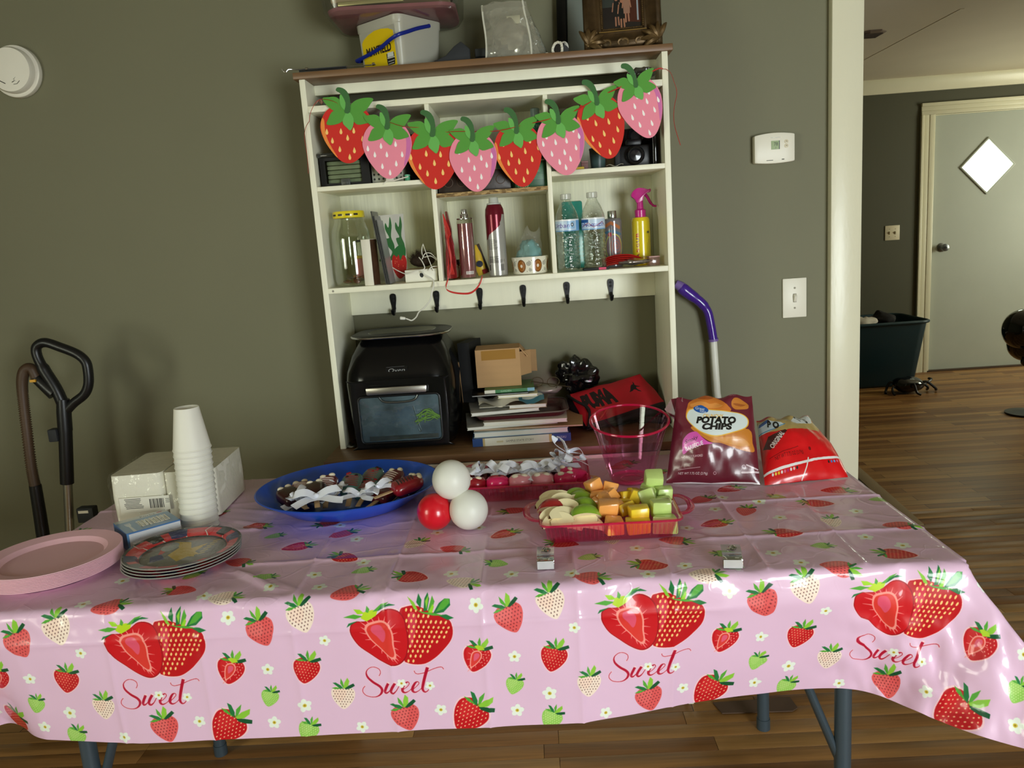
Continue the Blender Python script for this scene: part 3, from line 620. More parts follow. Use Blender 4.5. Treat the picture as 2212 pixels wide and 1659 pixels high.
# right: hem line swings in, then out into the corner flap
def swing(Q,S,s,base): 
    q=along(Q,S,s.ravel()).reshape(s.shape+(2,)); return q[...,0],q[...,1]
m=on_front&(Pg>.5)&(Pg<=TX1); hx,hy=swing(RQ,RS,Pg-.5,None); g=np.clip(bf/DROP,0,1)**1.25
X=np.where(m,Pg+(hx-Pg)*g,X); Y=np.where(m,Y+(hy-(TY0-.024))*g,Y)
m=on_front&(Pg<-.30)&(Pg>=TX0); hx,hy=swing(LQ,LS,-.30-Pg,None); g=np.clip(bf/DROP,0,1)**1.6
X=np.where(m,Pg+(hx-Pg)*g,X); Y=np.where(m,Y+(hy-(TY0-.024))*g,Y)
def flap(a,cx,Q,S,s0,sgn):
    global X,Y,Z
    m=(a>0)&on_front; A=np.maximum(a,1e-6); B=np.maximum(bf,1e-6)
    fr=m&(a<=bf); t=np.clip(A/B,0,1)*DROP
    q=along(Q,S,(s0+t).ravel()).reshape(t.shape+(2,)); g=np.clip(B/DROP,0,1)
    X=np.where(fr,cx+(q[...,0]-cx)*g,X); Y=np.where(fr,TY0-.008+(q[...,1]-TY0)*g,Y); Z=np.where(fr,TZ-prof(B)[1],Z)
    E=along(Q,S,np.array([s0+DROP]))[0]; k=m&(a>bf); t=np.clip(B/A,0,1); g=np.clip(A/DROP,0,1.2)
    ex=cx+sgn*.03+(E[0]-cx-sgn*.03)*t; ey=TY0+.03+(E[1]-TY0-.03)*t
    X=np.where(k,cx+(ex-cx)*g,X); Y=np.where(k,TY0-.0+(ey-TY0)*g,Y); Z=np.where(k,TZ-prof(A)[1],Z)
    side=(a>0)&~on_front; oo,dd=prof(A); X=np.where(side,cx+sgn*(oo+.02*np.clip(a/.15,0,1)),X); Z=np.where(side,Zt-dd,Z)
flap(ar,TX1,RQ,RS,TX1-.5,1); flap(al,TX0,LQ,LS,-.30-TX0,-1)
back=bb>0; Y=np.where(back,TY1-.001,Y); Z=np.where(back,Z-bb,Z)
# relax the hanging corners so that the facets flow into each other
G=np.stack([X,Y,Z],-1); wr=(np.clip((bf-.01)/.05,0,1)*(np.clip((Pg-.72)/.2,0,1)+.25*np.clip((-.42-Pg)/.1,0,1)))[...,None]
wr=np.maximum(wr,(np.clip((ar-.012)/.03,0,1)+np.clip((al-.012)/.03,0,1))[...,None]); wr=np.clip(wr,0,1)*.9
for _ in range(14):
    A=G.copy(); A[1:-1,1:-1]=(G[:-2,1:-1]+G[2:,1:-1]+G[1:-1,:-2]+G[1:-1,2:])/4
    A[-1,1:-1]=(G[-1,:-2]+G[-1,2:])/2; A[1:-1,-1]=(G[:-2,-1]+G[2:,-1])/2; A[1:-1,0]=(G[:-2,0]+G[2:,0])/2
    G=G+(A-G)*wr
cr=nz2(Pg,Vg,22,31)+.5*nz2(Pg*1.5-Vg,Pg+Vg*.5,30,12); cw=np.clip((bf-.03)/.08,0,1)*np.clip((Pg-.9)/.12,0,1)
G[...,2]+=cr*.005*cw; G[...,1]-=cr*.010*cw
nv,nu=G.shape[:2]; idx=np.arange(nu*nv).reshape(nv,nu)
Fq=np.stack([idx[:-1,:-1],idx[1:,:-1],idx[1:,1:],idx[:-1,1:]],-1).reshape(-1,4)
cloth=ob('tablecloth',(G.reshape(-1,3),[tuple(map(int,f)) for f in Fq]),CLOTH,smooth=True,ang=75)
tag(cloth,'pink plastic tablecloth printed with strawberries and the word Sweet','tablecloth')
uvl=cloth.data.uv_layers.new(name='UVMap'); li=np.empty(len(cloth.data.loops),np.int32); cloth.data.loops.foreach_get('vertex_index',li)
UV=np.stack([(Pg.ravel()*1000-OX)/2450,(Vg.ravel()*1000-OV)/1290],-1)[li]; uvl.data.foreach_set('uv',UV.astype(np.float32).ravel())
# --- table
BRZ_=at(1806,1640,'y',-1.02)[2]
SLATE=mat('slate_steel',srgb(66,78,86),.45,.2,bump=.1)
tb=thing('folding_table','folding banquet table with slate grey tube legs under strawberry cloth','table',((TX0+TX1)/2,(TY0+TY1)/2,0))
hx,hy=(TX1-TX0)/2,(TY1-TY0)/2
ob('tabletop',v_box(2*hx-.006,2*hy-.006,.038,(0,0,TZ-.043)),mat('granite_plastic',srgb(190,188,182),.5),tb,bev=.008)
mx=(TX0+TX1)/2; my=(TY0+TY1)/2
for s,(lx) in((1,.997),(-1,-.475)):
    for yy in(-.487,-1.02):
        leg=ob('leg',join(v_tube([(lx-mx,yy-my,.028),(lx-mx,yy-my,TZ-.05)],.0155,16),v_tube([(lx-mx,yy-my,.0),(lx-mx,yy-my,.03)],.0175,16)),SLATE,tb,smooth=True)
    ob('cross_bar',v_tube([(lx-mx,-.487-my,TZ-.07),(lx-mx,-1.02-my,TZ-.07)],.0125,12),SLATE,tb,smooth=True)
    ob('brace',v_tube([(lx-mx-s*.006,-1.012-my,BRZ_),(lx-mx-s*.155,-1.012-my,TZ-.05)],.0105,12,flat=(1.25,.8)),SLATE,tb,smooth=True)
# ------------------------------------------------------------------ hutch cabinet
HL,HR,HF=-.1133,.8379,-.261; T=.0155
WHITE=mat('white_laminate',srgb(238,236,212),.42,noise=.03,nscale=3,bump=.25,bscale=30,dist=.0006,stretch=(14,14,.5))
WGRAIN=mat('white_woodgrain_laminate',srgb(236,234,208),.5,noise=.10,nscale=5,bump=.5,bscale=9,dist=.0012,stretch=(26,26,.9))
BROWN=mat('rustic_brown_laminate',srgb(116,86,56),.38,noise=.28,nscale=4,bump=.15,bscale=8,stretch=(1.2,16,16))
CHIP=bpy.data.materials.new('raw_particleboard'); CHIP.use_nodes=True
_nt=CHIP.node_tree; _b=_nt.nodes['Principled BSDF']; _v=nd(_nt,'ShaderNodeTexVoronoi',Scale=260.0); _tc=nd(_nt,'ShaderNodeTexCoord'); _mp=nd(_nt,'ShaderNodeMapping'); _mp.inputs['Scale'].default_value=(.35,1,1); _nt.links.new(_tc.outputs['Object'],_mp.inputs[0]); _nt.links.new(_mp.outputs[0],_v.inputs[0])
_r=nd(_nt,'ShaderNodeValToRGB'); _r.color_ramp.elements[0].color=srgb(84,60,32); _r.color_ramp.elements[1].color=srgb(196,166,112); _nt.links.new(_v.outputs['Color'],_r.inputs[0]); _nt.links.new(_r.outputs[0],_b.inputs['Base Color']); _b.inputs['Roughness'].default_value=.9
hut=thing('hutch_cabinet','tall white hutch with brown top, shelves, black hooks and open counter','cabinet',(0,0,0))
H=lambda n,vf,m=WHITE,bev=.0012,p=hut: ob(n,vf,m,p,bev=bev)
CT=.778; CXL,CXR,CYF=-.13,.855,-.385
for x in((HL,HL+T),(HR-T,HR)): H('side_panel',v_lim(*x,HF,-.004,CT,1.770))
H('top_panel',v_lim(-.127,.851,HF-.006,-.004,1.770,1.787),BROWN,.002)
H('top_rail',v_lim(HL+T,HR-T,-.173,-.157,1.744,1.770))
H('cubby_top',v_lim(HL+T,HR-T,HF,-.004,1.687,1.703))
H('bottom_shelf',v_lim(HL+T,HR-T,HF,-.004,1.2145,1.229))
for x in((.2055,.2175),(.5135,.5255)): H('divider',v_lim(*x,HF+.0005,-.012,1.229,1.687))
H('shelf',v_lim(HL+T,.2055,HF,-.012,1.486,1.498)); H('shelf',v_lim(.5255,HR-T,HF,-.012,1.4815,1.4945))
s=H('shelf',v_lim(.2175,.5135,HF+.002,-.012,1.4485,1.4580)); s['label']='shelf turned to show its raw particleboard edge'
e=H('raw_edge',v_lim(.2175,.5135,HF,HF+.002,1.4480,1.4585),CHIP,0,s)
for x in((HL+T,.2055),(.2175,.5135),(.5255,HR-T)): H('back_panel',v_lim(*x,-.012,-.004,1.229,1.687),WGRAIN)
H('hook_rail',v_lim(HL+T,HR-T,-.02,-.004,1.132,1.2145))
# hooks
BLK=mat('black_enamel',srgb(22,22,23),.35,.3)
for k in range(6):
    hx=.0335+k*.1312
    pl=[(math.copysign(1,math.sin(t))*0,0) for t in()] 
    o=spline([(0,1.190),(.0075,1.187),(.0095,1.179),(.0085,1.168),(.006,1.152),(.005,1.141),(-.005,1.141),(-.006,1.152),(-.0085,1.168),(-.0095,1.179),(-.0075,1.187)],4,True)
    hk=ob('hook',join(v_prism(o,.0045,'y',(hx,-.0245,0)),v_tube([(hx,-.022,1.15),(hx,-.026,1.136),(hx,-.036,1.129),(hx,-.047,1.133),(hx,-.050,1.143)],[.0052,.0052,.005,.005,.006],10)),BLK,hut,smooth=True)
    for z in(1.180,1.169): ob('screw',xf(v_lathe([(.0042,0),(.004,.0015),(.002,.0018),(.0018,.0006),(0,.0006)],12),TR(hx,-.0245,z,rx=PI/2)),mat('screw_hole',srgb(6,6,6),.6),hk,smooth=True)
for x,z in((-.085,1.2215),): ob('peg_hole',xf(v_lathe([(.003,0),(.003,.0005),(0,.0005)],12),TR(x,HF,z,rx=PI/2)),mat('hole_grey',srgb(150,146,130),.7),hut)
# counter and base unit
H('countertop',v_lim(CXL,CXR,CYF,-.004,.755,CT),BROWN,.002)
H('base_side',v_lim(HL,HL+T,-.365,-.004,0,.755)); H('base_side',v_lim(HR-T,HR,-.365,-.004,0,.755))
H('plinth',v_lim(HL+T,HR-T,-.345,-.32,0,.08)); H('base_back',v_lim(HL+T,HR-T,-.012,-.004,0,.755)); H('apron',v_lim(HL+T,HR-T,-.365,-.35,.08,.755))
for x0,x1 in((HL+.002,.3605),(.3635,HR-.002)):
    d=H('drawer',v_lim(x0,x1,-.381,-.366,.60,.752)); ob('knob',xf(v_lathe([(.006,0),(.006,.012),(.014,.018),(.014,.024),(0,.027)],16),TR((x0+x1)/2,-.381,.68,rx=PI/2,s=.25)),BLK,d,smooth=True)
    d=H('door',v_lim(x0,x1,-.381,-.366,.085,.596)); ob('knob',xf(v_lathe([(.006,0),(.006,.012),(.014,.018),(.014,.024),(0,.027)],16),TR(x1-.03 if x0<0 else x0+.03,-.381,.5,rx=PI/2,s=.25)),BLK,d,smooth=True)
ob('cable_slot',v_lim(.361,.363,-.378,-.366,.60,.752),mat('dark_gap',srgb(20,20,20),.8),hut)  # black strip set between the drawer fronts as the gap's shade
# ------------------------------------------------------------------ paper strawberry garland
GY=HF-.012
GR=thing('strawberry_garland','garland of red and pink paper strawberries strung across the hutch','garland',(0,GY,0))
def paper(nm,c): return mat(nm,c,.75,noise=.02,bump=.1,bscale=400)
PRED=paper('red_card',srgb(206,40,28)); PPNK=paper('pink_card',srgb(238,140,160)); PG=[paper('leaf_green',srgb(84,152,56)),paper('leaf_dark',srgb(58,104,54)),paper('leaf_light',srgb(104,178,84))]
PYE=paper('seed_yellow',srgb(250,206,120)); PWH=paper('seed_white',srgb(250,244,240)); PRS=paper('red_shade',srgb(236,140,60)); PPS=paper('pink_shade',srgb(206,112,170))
BODY=[(-.02,-.44),(.2,-.47),(.4,-.33),(.49,-.08),(.42,.2),(.26,.43),(.08,.56),(-.1,.55),(-.27,.4),(-.43,.16),(-.5,-.1),(-.4,-.34),(-.2,-.47)]
def leafshape(L_,w): return [(0,0),(w*.6,-L_*.25),(w,-L_*.55),(w*.45,-L_*.85),(0,-L_),(-w*.5,-L_*.8),(-w*.8,-L_*.45),(-w*.5,-L_*.15)]
def berry_card(px,py,wpx,hpx,rot,red,slot):
    "flat card cut-out: body, seeds, leaves and stem, each a sheet proud of the one below"
    c=at(px,py,'y',GY); q=at(px+wpx,py,'y',GY); W=abs(q[0]-c[0]); q=at(px,py+hpx,'y',GY); Hh=abs(q[2]-c[2])
    cs,sn=math.cos(rot),math.sin(rot)
    # the photo is tilted; the cut-outs hang on a string and lean by rot
    def P(x,y): return (c[0]+cs*x*W-sn*y*Hh,c[2]-(sn*x*W+cs*y*Hh))
    yo=-.0035*(slot%2)-.0008*slot
    b=ob('paper_strawberry',v_prism([P(x,y) for x,y in spline(BODY,4,True)],.0016,'y',(0,yo,0)),PRED if red else PPNK,GR)
    b['label']='red paper strawberry with yellow seeds' if red else 'pink paper strawberry with white seeds'
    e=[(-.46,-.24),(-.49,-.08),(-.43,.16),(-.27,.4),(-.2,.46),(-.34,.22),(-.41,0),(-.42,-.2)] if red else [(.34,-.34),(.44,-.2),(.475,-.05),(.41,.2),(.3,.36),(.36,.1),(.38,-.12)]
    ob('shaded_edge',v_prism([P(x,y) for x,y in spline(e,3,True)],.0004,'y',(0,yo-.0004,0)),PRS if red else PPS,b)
    sd=[]
    rs=random.Random(slot*7)
    for j,y in enumerate((-.2,-.03,.14,.31,.45)):
        for i in range(-3,4):
            x=(i+.5*(j%2))*.27+rs.uniform(-.03,.03); yy=y+rs.uniform(-.03,.03); lim=.42 if y<.1 else .42-(y-.1)*.75
            if abs(x)>lim: continue
            sd.append(v_prism([P(x+a*.03,yy+d_*.056) for a,d_ in((0,-1),(.55,-.35),(.9,.3),(.6,.85),(0,1),(-.6,.85),(-.9,.3),(-.55,-.35))],.0005,'y',(0,yo-.0006,0)))
    ob('seed_print',join(*sd),PYE if red else PWH,b)
    lv=[(1.18,.53,.13,1),(-1.12,.50,.13,1),(1.98,.46,.14,0),(-2.08,.45,.13,0),(3.0,.33,.12,2),(-.38,.30,.09,2)]
    mx_=-1 if red and False else 1
    for k,(a,L_,w_,ci) in enumerate(lv):
        pts=[]
        for x,y in spline(leafshape(L_,w_),3,True):
            ca,sa=math.cos(a),math.sin(a); X,Y=ca*x-sa*y,sa*x+ca*y; pts.append(P(X+.02,Y*W/Hh*1.05-.36))
        ob('leaf',v_prism(pts,.0007,'y',(0,yo-.0010-.0004*k,0)),PG[0 if ci else 0] if ci<2 else PG[2],b)
    st=spline([(-.03,-.34),(0,-.5),(-.08,-.66),(-.17,-.72),(-.13,-.78),(-.0,-.74),(.08,-.6),(.07,-.34)],3,True)
    ob('stem',v_prism([P(x+.0,y) for x,y in st],.0007,'y',(0,yo-.0036,0)),PG[1],b)
BERRIES=[(750,284,116,120,.06,1),(838,319,108,118,.02,0),(936,337,116,126,.0,1),(1024,346,104,120,-.05,0),(1121,331,104,128,-.1,1),(1213,309,104,124,-.16,0),(1300,270,102,132,-.24,1),(1384,230,96,126,-.28,0)]
for i,bq in enumerate(BERRIES): berry_card(*bq,i)
REDS=mat('red_ribbon',srgb(196,44,38),.35,coat=.3)
kn=[at(px,py,'y',GY-.0005 if min(abs(px-b[0]) for b in BERRIES)<30 else GY-.0118) for px,py in((668,262),(672,240),(690,215),(727,222),(745,246),(812,255),(870,273),(910,276),(960,285),(985,284),(1040,284),(1080,282),(1140,268),(1168,262),(1225,247),(1250,235),(1300,207),(1330,193),(1380,170),(1420,149))]
r=at(1432,149,'y',HF-.004)
ob('string',v_tube(spline([tuple(p-np.array((0,GY,0))) for p in kn]+[tuple(r-np.array((0,GY,0)))],4),.0011,6,flat=(1.6,.5)),REDS,GR,smooth=True)
tail=[at(px,py,'y',y) for px,py,y in((1440,150,HF-.004),(1449,158,HF-.003),(1455,174,HF+.004),(1462,200,HF+.02),(1456,235,HF+.02),(1457,270,HF+.02),(1470,314,HF+.02))]
ob('string_tail',v_tube(spline([tuple(p-np.array((0,GY,0))) for p in [r]+tail],6),.0011,6,flat=(1.6,.5)),REDS,GR,smooth=True)
tail=[at(px,py,'y',HF-.004) for px,py in((668,262),(660,278),(658,300),(664,340),(666,375))]
ob('string_tail',v_tube(spline([tuple(p-np.array((0,GY,0))) for p in tail],6),.0009,6,flat=(1.6,.5)),REDS,GR,smooth=True)
# ------------------------------------------------------------------ things fixed to the walls
PLAS=mat('white_plastic',srgb(232,228,212),.4,noise=.02); IVORY=mat('ivory_plastic',srgb(216,206,178),.4,noise=.02)
sd=thing('smoke_detector','round white smoke detector high on the dark green wall','detector',(-1.006,0,1.905))
ob('base_ring',xf(v_lathe([(.072,0),(.074,.004),(.072,.016),(.066,.02),(0,.02)],48),TR(rx=PI/2)),PLAS,sd,smooth=True)
ob('cover',xf(v_lathe([(.064,.018),(.0635,.034),(.060,.042),(.045,.0435),(0,.0445)],48),TR(rx=PI/2)),PLAS,sd,smooth=True)
ob('slot',v_tube([(-.040,-.0440,-.012),(-.030,-.0440,-.03),(-.016,-.0440,-.038)],.0012,6),BLK,sd)
ob('mark',join(v_tube([(.004,-.0445,-.036),(.012,-.0445,-.032)],.0009,5),v_tube([(.010,-.0445,-.028),(.018,-.0445,-.021),(.026,-.0445,-.028),(.018,-.0445,-.035)],.0008,5,closed=True),v_tube([(.008,-.0445,-.042),(.018,-.0445,-.041),(.027,-.0445,-.033)],.0007,5)),mat('grey_mark',srgb(80,78,62),.6),sd)
tx,tz=1.178,1.532
th=thing('thermostat','white wall thermostat with small green display beside the opening','thermostat',(tx,0,tz))
pts=[(x,.037+.006*(1-(x/.058)**2)) for x in np.linspace(-.056,.056,13)]+[(.0575,.035),(.0575,-.037)]+[(x,-.039-.004*(1-(x/.058)**2)) for x in np.linspace(.056,-.056,13)]+[(-.0575,-.037),(-.0575,.035)]
ob('housing',v_prism([(x,z) for x,z in pts],.026,'y',(0,-.026,0)),PLAS,th,bev=.003)
TP=Print(24,22,(150,170,120),12); TP.rect(21.6,0,24,22,(40,52,34)); TP.text('78',13,14,9,(30,44,26),wid=11); TP.text('F',13,4,4,(30,44,26))
o=ob('display',v_lim(-.010,.014,-.0275,-.026,-.004,.020),printed('thermostat_display',TP,.15),th); uvmap(o,lambda c,n:((c.x+.010)/.024,(c.z+.004)/.024))
for z in(.016,.004):
    b_=ob('button',xf(v_lathe([(.0055,0),(.0055,.0015),(.004,.002),(0,.002)],16),TR(.033,-.026,z,rx=PI/2)),IVORY,th,smooth=True)
    ob('arrow',v_tube([(.031,-.0283,z-.001),(.033,-.0283,z+.0015),(.035,-.0283,z-.001)],.0005,5),mat('grey_mark',0),b_)
LB=Print(34,4,(228,225,210),10); LB.text('HEAT  CONTROL',17,2,2.2,(70,66,62),wid=31)
o=ob('lettering',v_lim(-.014,.018,-.0265,-.026,.0275,.0305),printed('thermostat_lettering',LB),th); uvmap(o,lambda c,n:((c.x+.014)/.032,(c.z-.0275)/.003))
ob('slider',join(v_lim(-.024,-.005,-.0268,-.026,-.0345,-.033),v_lim(.02,.027,-.0268,-.026,-.034,-.0315)),mat('grey_mark',0),th)
def switch(name,label,loc,w,h,n,m,sc_=1):
    t=thing(name,label,'switch',loc)
    ob('plate',v_lim(-w/2,w/2,-.006,0,-h/2,h/2),m,t,bev=.0022)
    for k in range(n):
        x=(k-(n-1)/2)*.046
        r_=ob('toggle_slot',v_lim(x-.005,x+.005,-.0068,-.005,-.013,.013),mat('switch_shadow',srgb(150,146,128),.6),t)
        ob('toggle',xf(v_box(.008,.012,.020,(0,0,-.010)),TR(x,-.009,0,rx=.5)),m,r_,bev=.001)
        for z in(-.03,.03): ob('screw',xf(v_lathe([(.0032,0),(.003,.001),(0,.0012)],10),TR(x,-.006,z,rx=PI/2)),mat('switch_shadow',0),t)
    return t
switch('light_switch','white single light switch plate beside the cased opening','',0,0,0,PLAS) if 0 else switch('light_switch','white single light switch on the wall below the thermostat',(1.2405,0,1.0945),.071,.118,1,PLAS)
switch('double_switch','ivory double light switch on the far dark wall beside the door',(3.362,FY,1.157),.142*.82,.142*.82,2,IVORY)
cv=at(1880,72,'z',2.3285)
v=thing('ceiling_vent','small dark ceiling vent in the hall beyond the opening','vent',(cv[0],cv[1],2.33))
ob('vent_plate',xf(v_lathe([(.085,0),(.085,-.006),(.06,-.014),(0,-.014)],8,a0=PI/8),TR()),mat('dusty_grey',srgb(120,104,88),.7),v)
for k in range(-3,4): ob('slat',v_lim(-.05,.05,k*.016-.003,k*.016+.003,-.019,-.013),mat('vent_slat',srgb(84,70,58),.7),v)
# ------------------------------------------------------------------ things on the hutch
ZS=1.2293; ZL=1.4983; ZM=1.4583; ZR=1.4948; ZT=1.7873
def lx(px,py,y): return at(px,py,'y',y)[0]
GLASS=film('clear_glass',(.93,.95,.90,1),rough=.03,gloss=.75)
STEEL=mat('bright_steel',srgb(190,190,186),.22,1.0,noise=.02)
BLKP=mat('black_plastic',srgb(17,17,18),.38); CHAR=mat('charcoal_matte',srgb(38,40,42),.7)
def uvcyl(o,z0,z1,front=-PI/2):
    "wrap a label: u=.5 faces the room"
    uvmap(o,lambda c,n:((((math.atan2(c.y,c.x)-front)/(2*PI)+.5)%1.0),(c.z-z0)/(z1-z0)))
def cylsheet(r0,z0,r1,z1,n=48,a0=-PI*1.5,a1=PI*.5):
    V=[];F=[]
    for r,z in((r0,z0),(r1,z1)):
        for k in range(n+1): t=a0+(a1-a0)*k/n; V.append((r*math.cos(t),r*math.sin(t),z))
    for k in range(n): F.append((k,k+1,n+2+k,n+1+k))
    return V,F
def wraplabel(name,pr,r0,z0,r1,z1,parent,rough=.4,a0=-PI*1.5,a1=PI*.5,n=48,**k):
    o=ob(name,cylsheet(r0,z0,r1,z1,n,a0,a1),printed(name+'_'+str(len(bpy.data.materials)),pr,rough,**k),parent,smooth=True)
    uv=o.data.uv_layers.new(name='UVMap')
    for p in o.data.polygons:
        for li in p.loop_indices:
            vi=o.data.loops[li].vertex_index; uv.data[li].uv=((vi%(n+1))/n,0 if vi<=n else 1)
    return o
def face_uv(o,x0,x1,z0,z1): uvmap(o,lambda c,n:((c.x-x0)/(x1-x0),(c.z-z0)/(z1-z0)))
def rumple(vf,amp,sc_,seed=0):
    V=[]
    for p in vf[0]:
        v=Vector(p); q=mnoise.noise_vector(v*sc_+Vector((seed,seed*.7,0))); V.append(tuple(v+q*amp))
    return V,vf[1]
# --- lower left bay
j=thing('glass_jar','large clear glass jar with yellow lid and coins, on the left bay','jar',(lx(763,560,-.195),-.195,ZS))
ob('body',v_lathe([(.046,.001),(.05,.004),(.0535,.02),(.0535,.125),(.0515,.150),(.043,.170),(.040,.176),(.040,.192),(.0375,.192),(.0375,.176),(.049,.149),(.051,.125),(.051,.02),(.046,.007),(0,.006)],40,cap=False),GLASS,j,smooth=True)
lid=ob('lid',v_lathe([(.0425,.185),(.0435,.187),(.0435,.2),(.042,.203),(.038,.2035),(0,.2025)],40),mat('yellow_lid',srgb(226,206,30),.3,coat=.4),j,smooth=True)
for a in(-2.4,-1.9,-1.4,-.9): ob('lid_print',xf(v_box(.012,.002,.005),TR(.0432*math.cos(a),.0432*math.sin(a),.191,rz=a+PI/2)),mat('lid_black',srgb(40,34,20),.4),lid)
cc=[mat('copper_coin',srgb(150,86,52),.3,.9),mat('nickel_coin',srgb(150,146,136),.3,.9)]
rs=random.Random(5); coin0=None
for k in range(12):
    a=rs.uniform(-2.9,-.2) if k<9 else rs.uniform(0,6); r_=rs.uniform(.012,.036)
    o=ob('coin',v_lathe([(.0085,-.0008),(.0095,0),(.0095,.0008),(.0085,.0014),(0,.0012)],20),cc[k%2],smooth=True,loc=(j.location.x+r_*math.cos(a),-.195+r_*math.sin(a),ZS+.013+.0042*(k%4)),rot=(rs.uniform(-.6,.9),rs.uniform(-.5,.5),0))
    tag(o,'copper coin lying in the bottom of the glass jar' if k%2==0 else 'silver coin lying in the bottom of the glass jar','coin','copper coins in the jar' if k%2==0 else 'silver coins in the jar')
c=thing('candy_packet','small pink and yellow packet standing inside the glass jar','packet',(j.location.x+.018,-.19,ZS+.024),rz=.2)
ob('sleeve',v_box(.026,.008,.05),mat('pink_packet',srgb(222,130,134),.4),c,bev=.002); ob('crown',v_box(.026,.0082,.008,(0,0,.05)),mat('yellow_packet',srgb(230,190,60),.4),c,bev=.001); ob('cap',v_box(.012,.009,.006,(0,0,.095)),BLKP,c,bev=.001); ob('tube',v_lathe([(.008,.058),(.008,.094),(.004,.096),(0,.096)],16),GLASS,c,smooth=True)
b=thing('carton','slim white carton with brown side standing before the glass jar','box',(lx(800,575,-.245),-.236,ZS),rz=-.35)
ob('shell',v_box(.0285,.034,.124),PLAS,b,bev=.0008); ob('side_print',v_lim(.0143,.0148,-.0165,.0165,.001,.123),mat('glossy_brown',srgb(72,46,30),.15,noise=.3,nscale=40),b)
for k in range(3):
    t=thing('magazine',('dark grey','mid grey','pale grey')[k]+' thin magazine, '+('left','middle','right')[k]+' of three leaning by the white carton','magazine',(lx(838,616,-.24)+.0046*k,-.215,ZS+.0012),group='magazines leaning in the left bay',rot=(0,-.115,.0))
    ob('pages',v_lim(-.0010,.0010,-.044,.04,0,.196-.012*k),mat('page_white',srgb(214,212,204),.6),t); ob('cover',v_lim(.0010,.0015,-.0445,.04,0,.1965-.012*k),mat('cover_grey%d'%k,srgb(96+30*k,98+28*k,96+30*k),.3),t); ob('spine',v_lim(-.0015,.0015,-.0452,-.0442,0,.1965-.012*k),mat('cover_dark',srgb(60,60,58),.4),t)
CP=Print(90,190,(208,206,196),5)
for x0,c_ in((14,(70,116,60)),(42,(52,108,58)),(72,(58,112,62))):
    CP.poly(spline([(x0-4,62),(x0+8,84),(x0-2,100),(x0-8,122),(x0+2,126),(x0-8,150),(x0-6,168),(x0+2,154),(x0+8,184),(x0+12,160),(x0+8,128),(x0+16,100),(x0+10,66)],4,True),c_)
CP.poly(spline([(66,8),(84,22),(90,58),(80,78),(60,80),(48,66),(50,34)],5,True),(190,34,28)); CP.poly(spline([(52,84),(62,70),(68,76),(72,60),(80,74),(88,72),(88,98),(70,102)],4,True),(46,112,56))
for k in range(12): CP.ell(56+rs.uniform(0,28),20+rs.uniform(0,48),1,2,(230,120,80))
c=thing('strawberry_card','white card printed with long green leaves and a red strawberry','card',(lx(848,600,-.155),-.155,ZS+.0014),rot=(-.10,.0,-.03))
ob('backing',v_box(.088,.003,.188),PLAS,c); o=ob('print_face',v_lim(-.044,.044,-.0022,-.0015,0,.188),printed('strawberry_card_print',CP,.35),c); face_uv(o,-.044,.044,0,.188)
c=thing('white_gadget_box','low white box with a dark apple mark in the left bay','box',(lx(915,600,-.24)-.007,-.199,ZS+.0004),rz=.0)
AP=Print(90,34,(234,231,216),10)
AP.poly(spline([(44,13),(47,11.5),(50,13),(52,17),(51,20),(53,22),(50,24.5),(47.5,23.5),(45,24.5),(42,23),(41,19),(42,15)],5,True),(40,40,42)); AP.poly([(47,25),(48,28),(50.5,29),(50,26)],(40,40,42))
o=ob('shell',v_box(.088,.07,.033),printed('apple_box_print',AP,.4),c,bev=.001); uvmap(o,lambda c_,n:((c_.x+.044)/.088,c_.z/.033) if n.y<-.5 else (.02,.05))
# fuzzy brown brush behind, white leads, charging cable
fz=[v_ell(.036,.022,.018,(0,0,.018),16,8)]
for k in range(420):
    a=rs.uniform(0,2*PI); e=rs.uniform(-.2,1.4); d=Vector((math.cos(a)*math.cos(e),math.sin(a)*math.cos(e),math.sin(e))); p=Vector((d.x*.034,d.y*.021,.018+d.z*.017)); q=p+Vector((d.x*.010+rs.uniform(-.004,.004),d.y*.012+rs.uniform(-.006,.006),d.z*.016+rs.uniform(-.002,.006))); u=Vector((.0007,0,0)); fz.append(([tuple(p-u),tuple(p+u),tuple(q)],[(0,1,2)]))
tag(ob('hair_brush',join(*fz),mat('dark_brown_bristle',srgb(58,44,30),.8),loc=(.148,-.135,ZS+.037),rot=(0,0,0)),'fuzzy dark brown bristle pad behind the low white box','brush')
bx=thing('brown_box','plain low carton under the fuzzy brown pad at the back of the left bay','box',(.148,-.135,ZS)); ob('shell',v_box(.09,.06,.034),mat('kraft_card',srgb(176,140,98),.8,noise=.06),bx,bev=.001)
WCAB=mat('white_cable',srgb(226,224,212),.4)
cb=thing('charging_cable','white charging cable trailing from the low box to the fryer lid','cable',(0,0,0))
def pxp(L_): return [at(a,b_,'y',y) for a,b_,y in L_]
hang=pxp([(848,578,-.225),(862,586,-.235),(880,592,-.252),(900,585,-.253),(917,580,-.253),(912,565,-.25),(905,556,-.24)])
ob('lead',v_tube(spline([tuple(p) for p in hang],6),.0013,8),WCAB,cb,smooth=True)
main=pxp([(912,585,-.253),(917,593,-.256),(934,603,-.262),(937,614,-.272),(934,628,-.277),(929,648,-.277),(917,664,-.27),(905,674,-.262),(899,685,-.255),(890,692,-.25),(882,690,-.25),(877,688,-.25)])
ob('cord',v_tube(spline([tuple(p) for p in main],6),.0019,8),WCAB,cb,smooth=True)
p=pxp([(876,688,-.25),(864,687,-.25)]); ob('plug',v_tube([tuple(p[0]),tuple(p[0]*.8+p[1]*.2),tuple(p[1]*.9+p[0]*.1),tuple(p[1])],[.0026,.0042,.0048,.003],10),WCAB,cb,smooth=True)
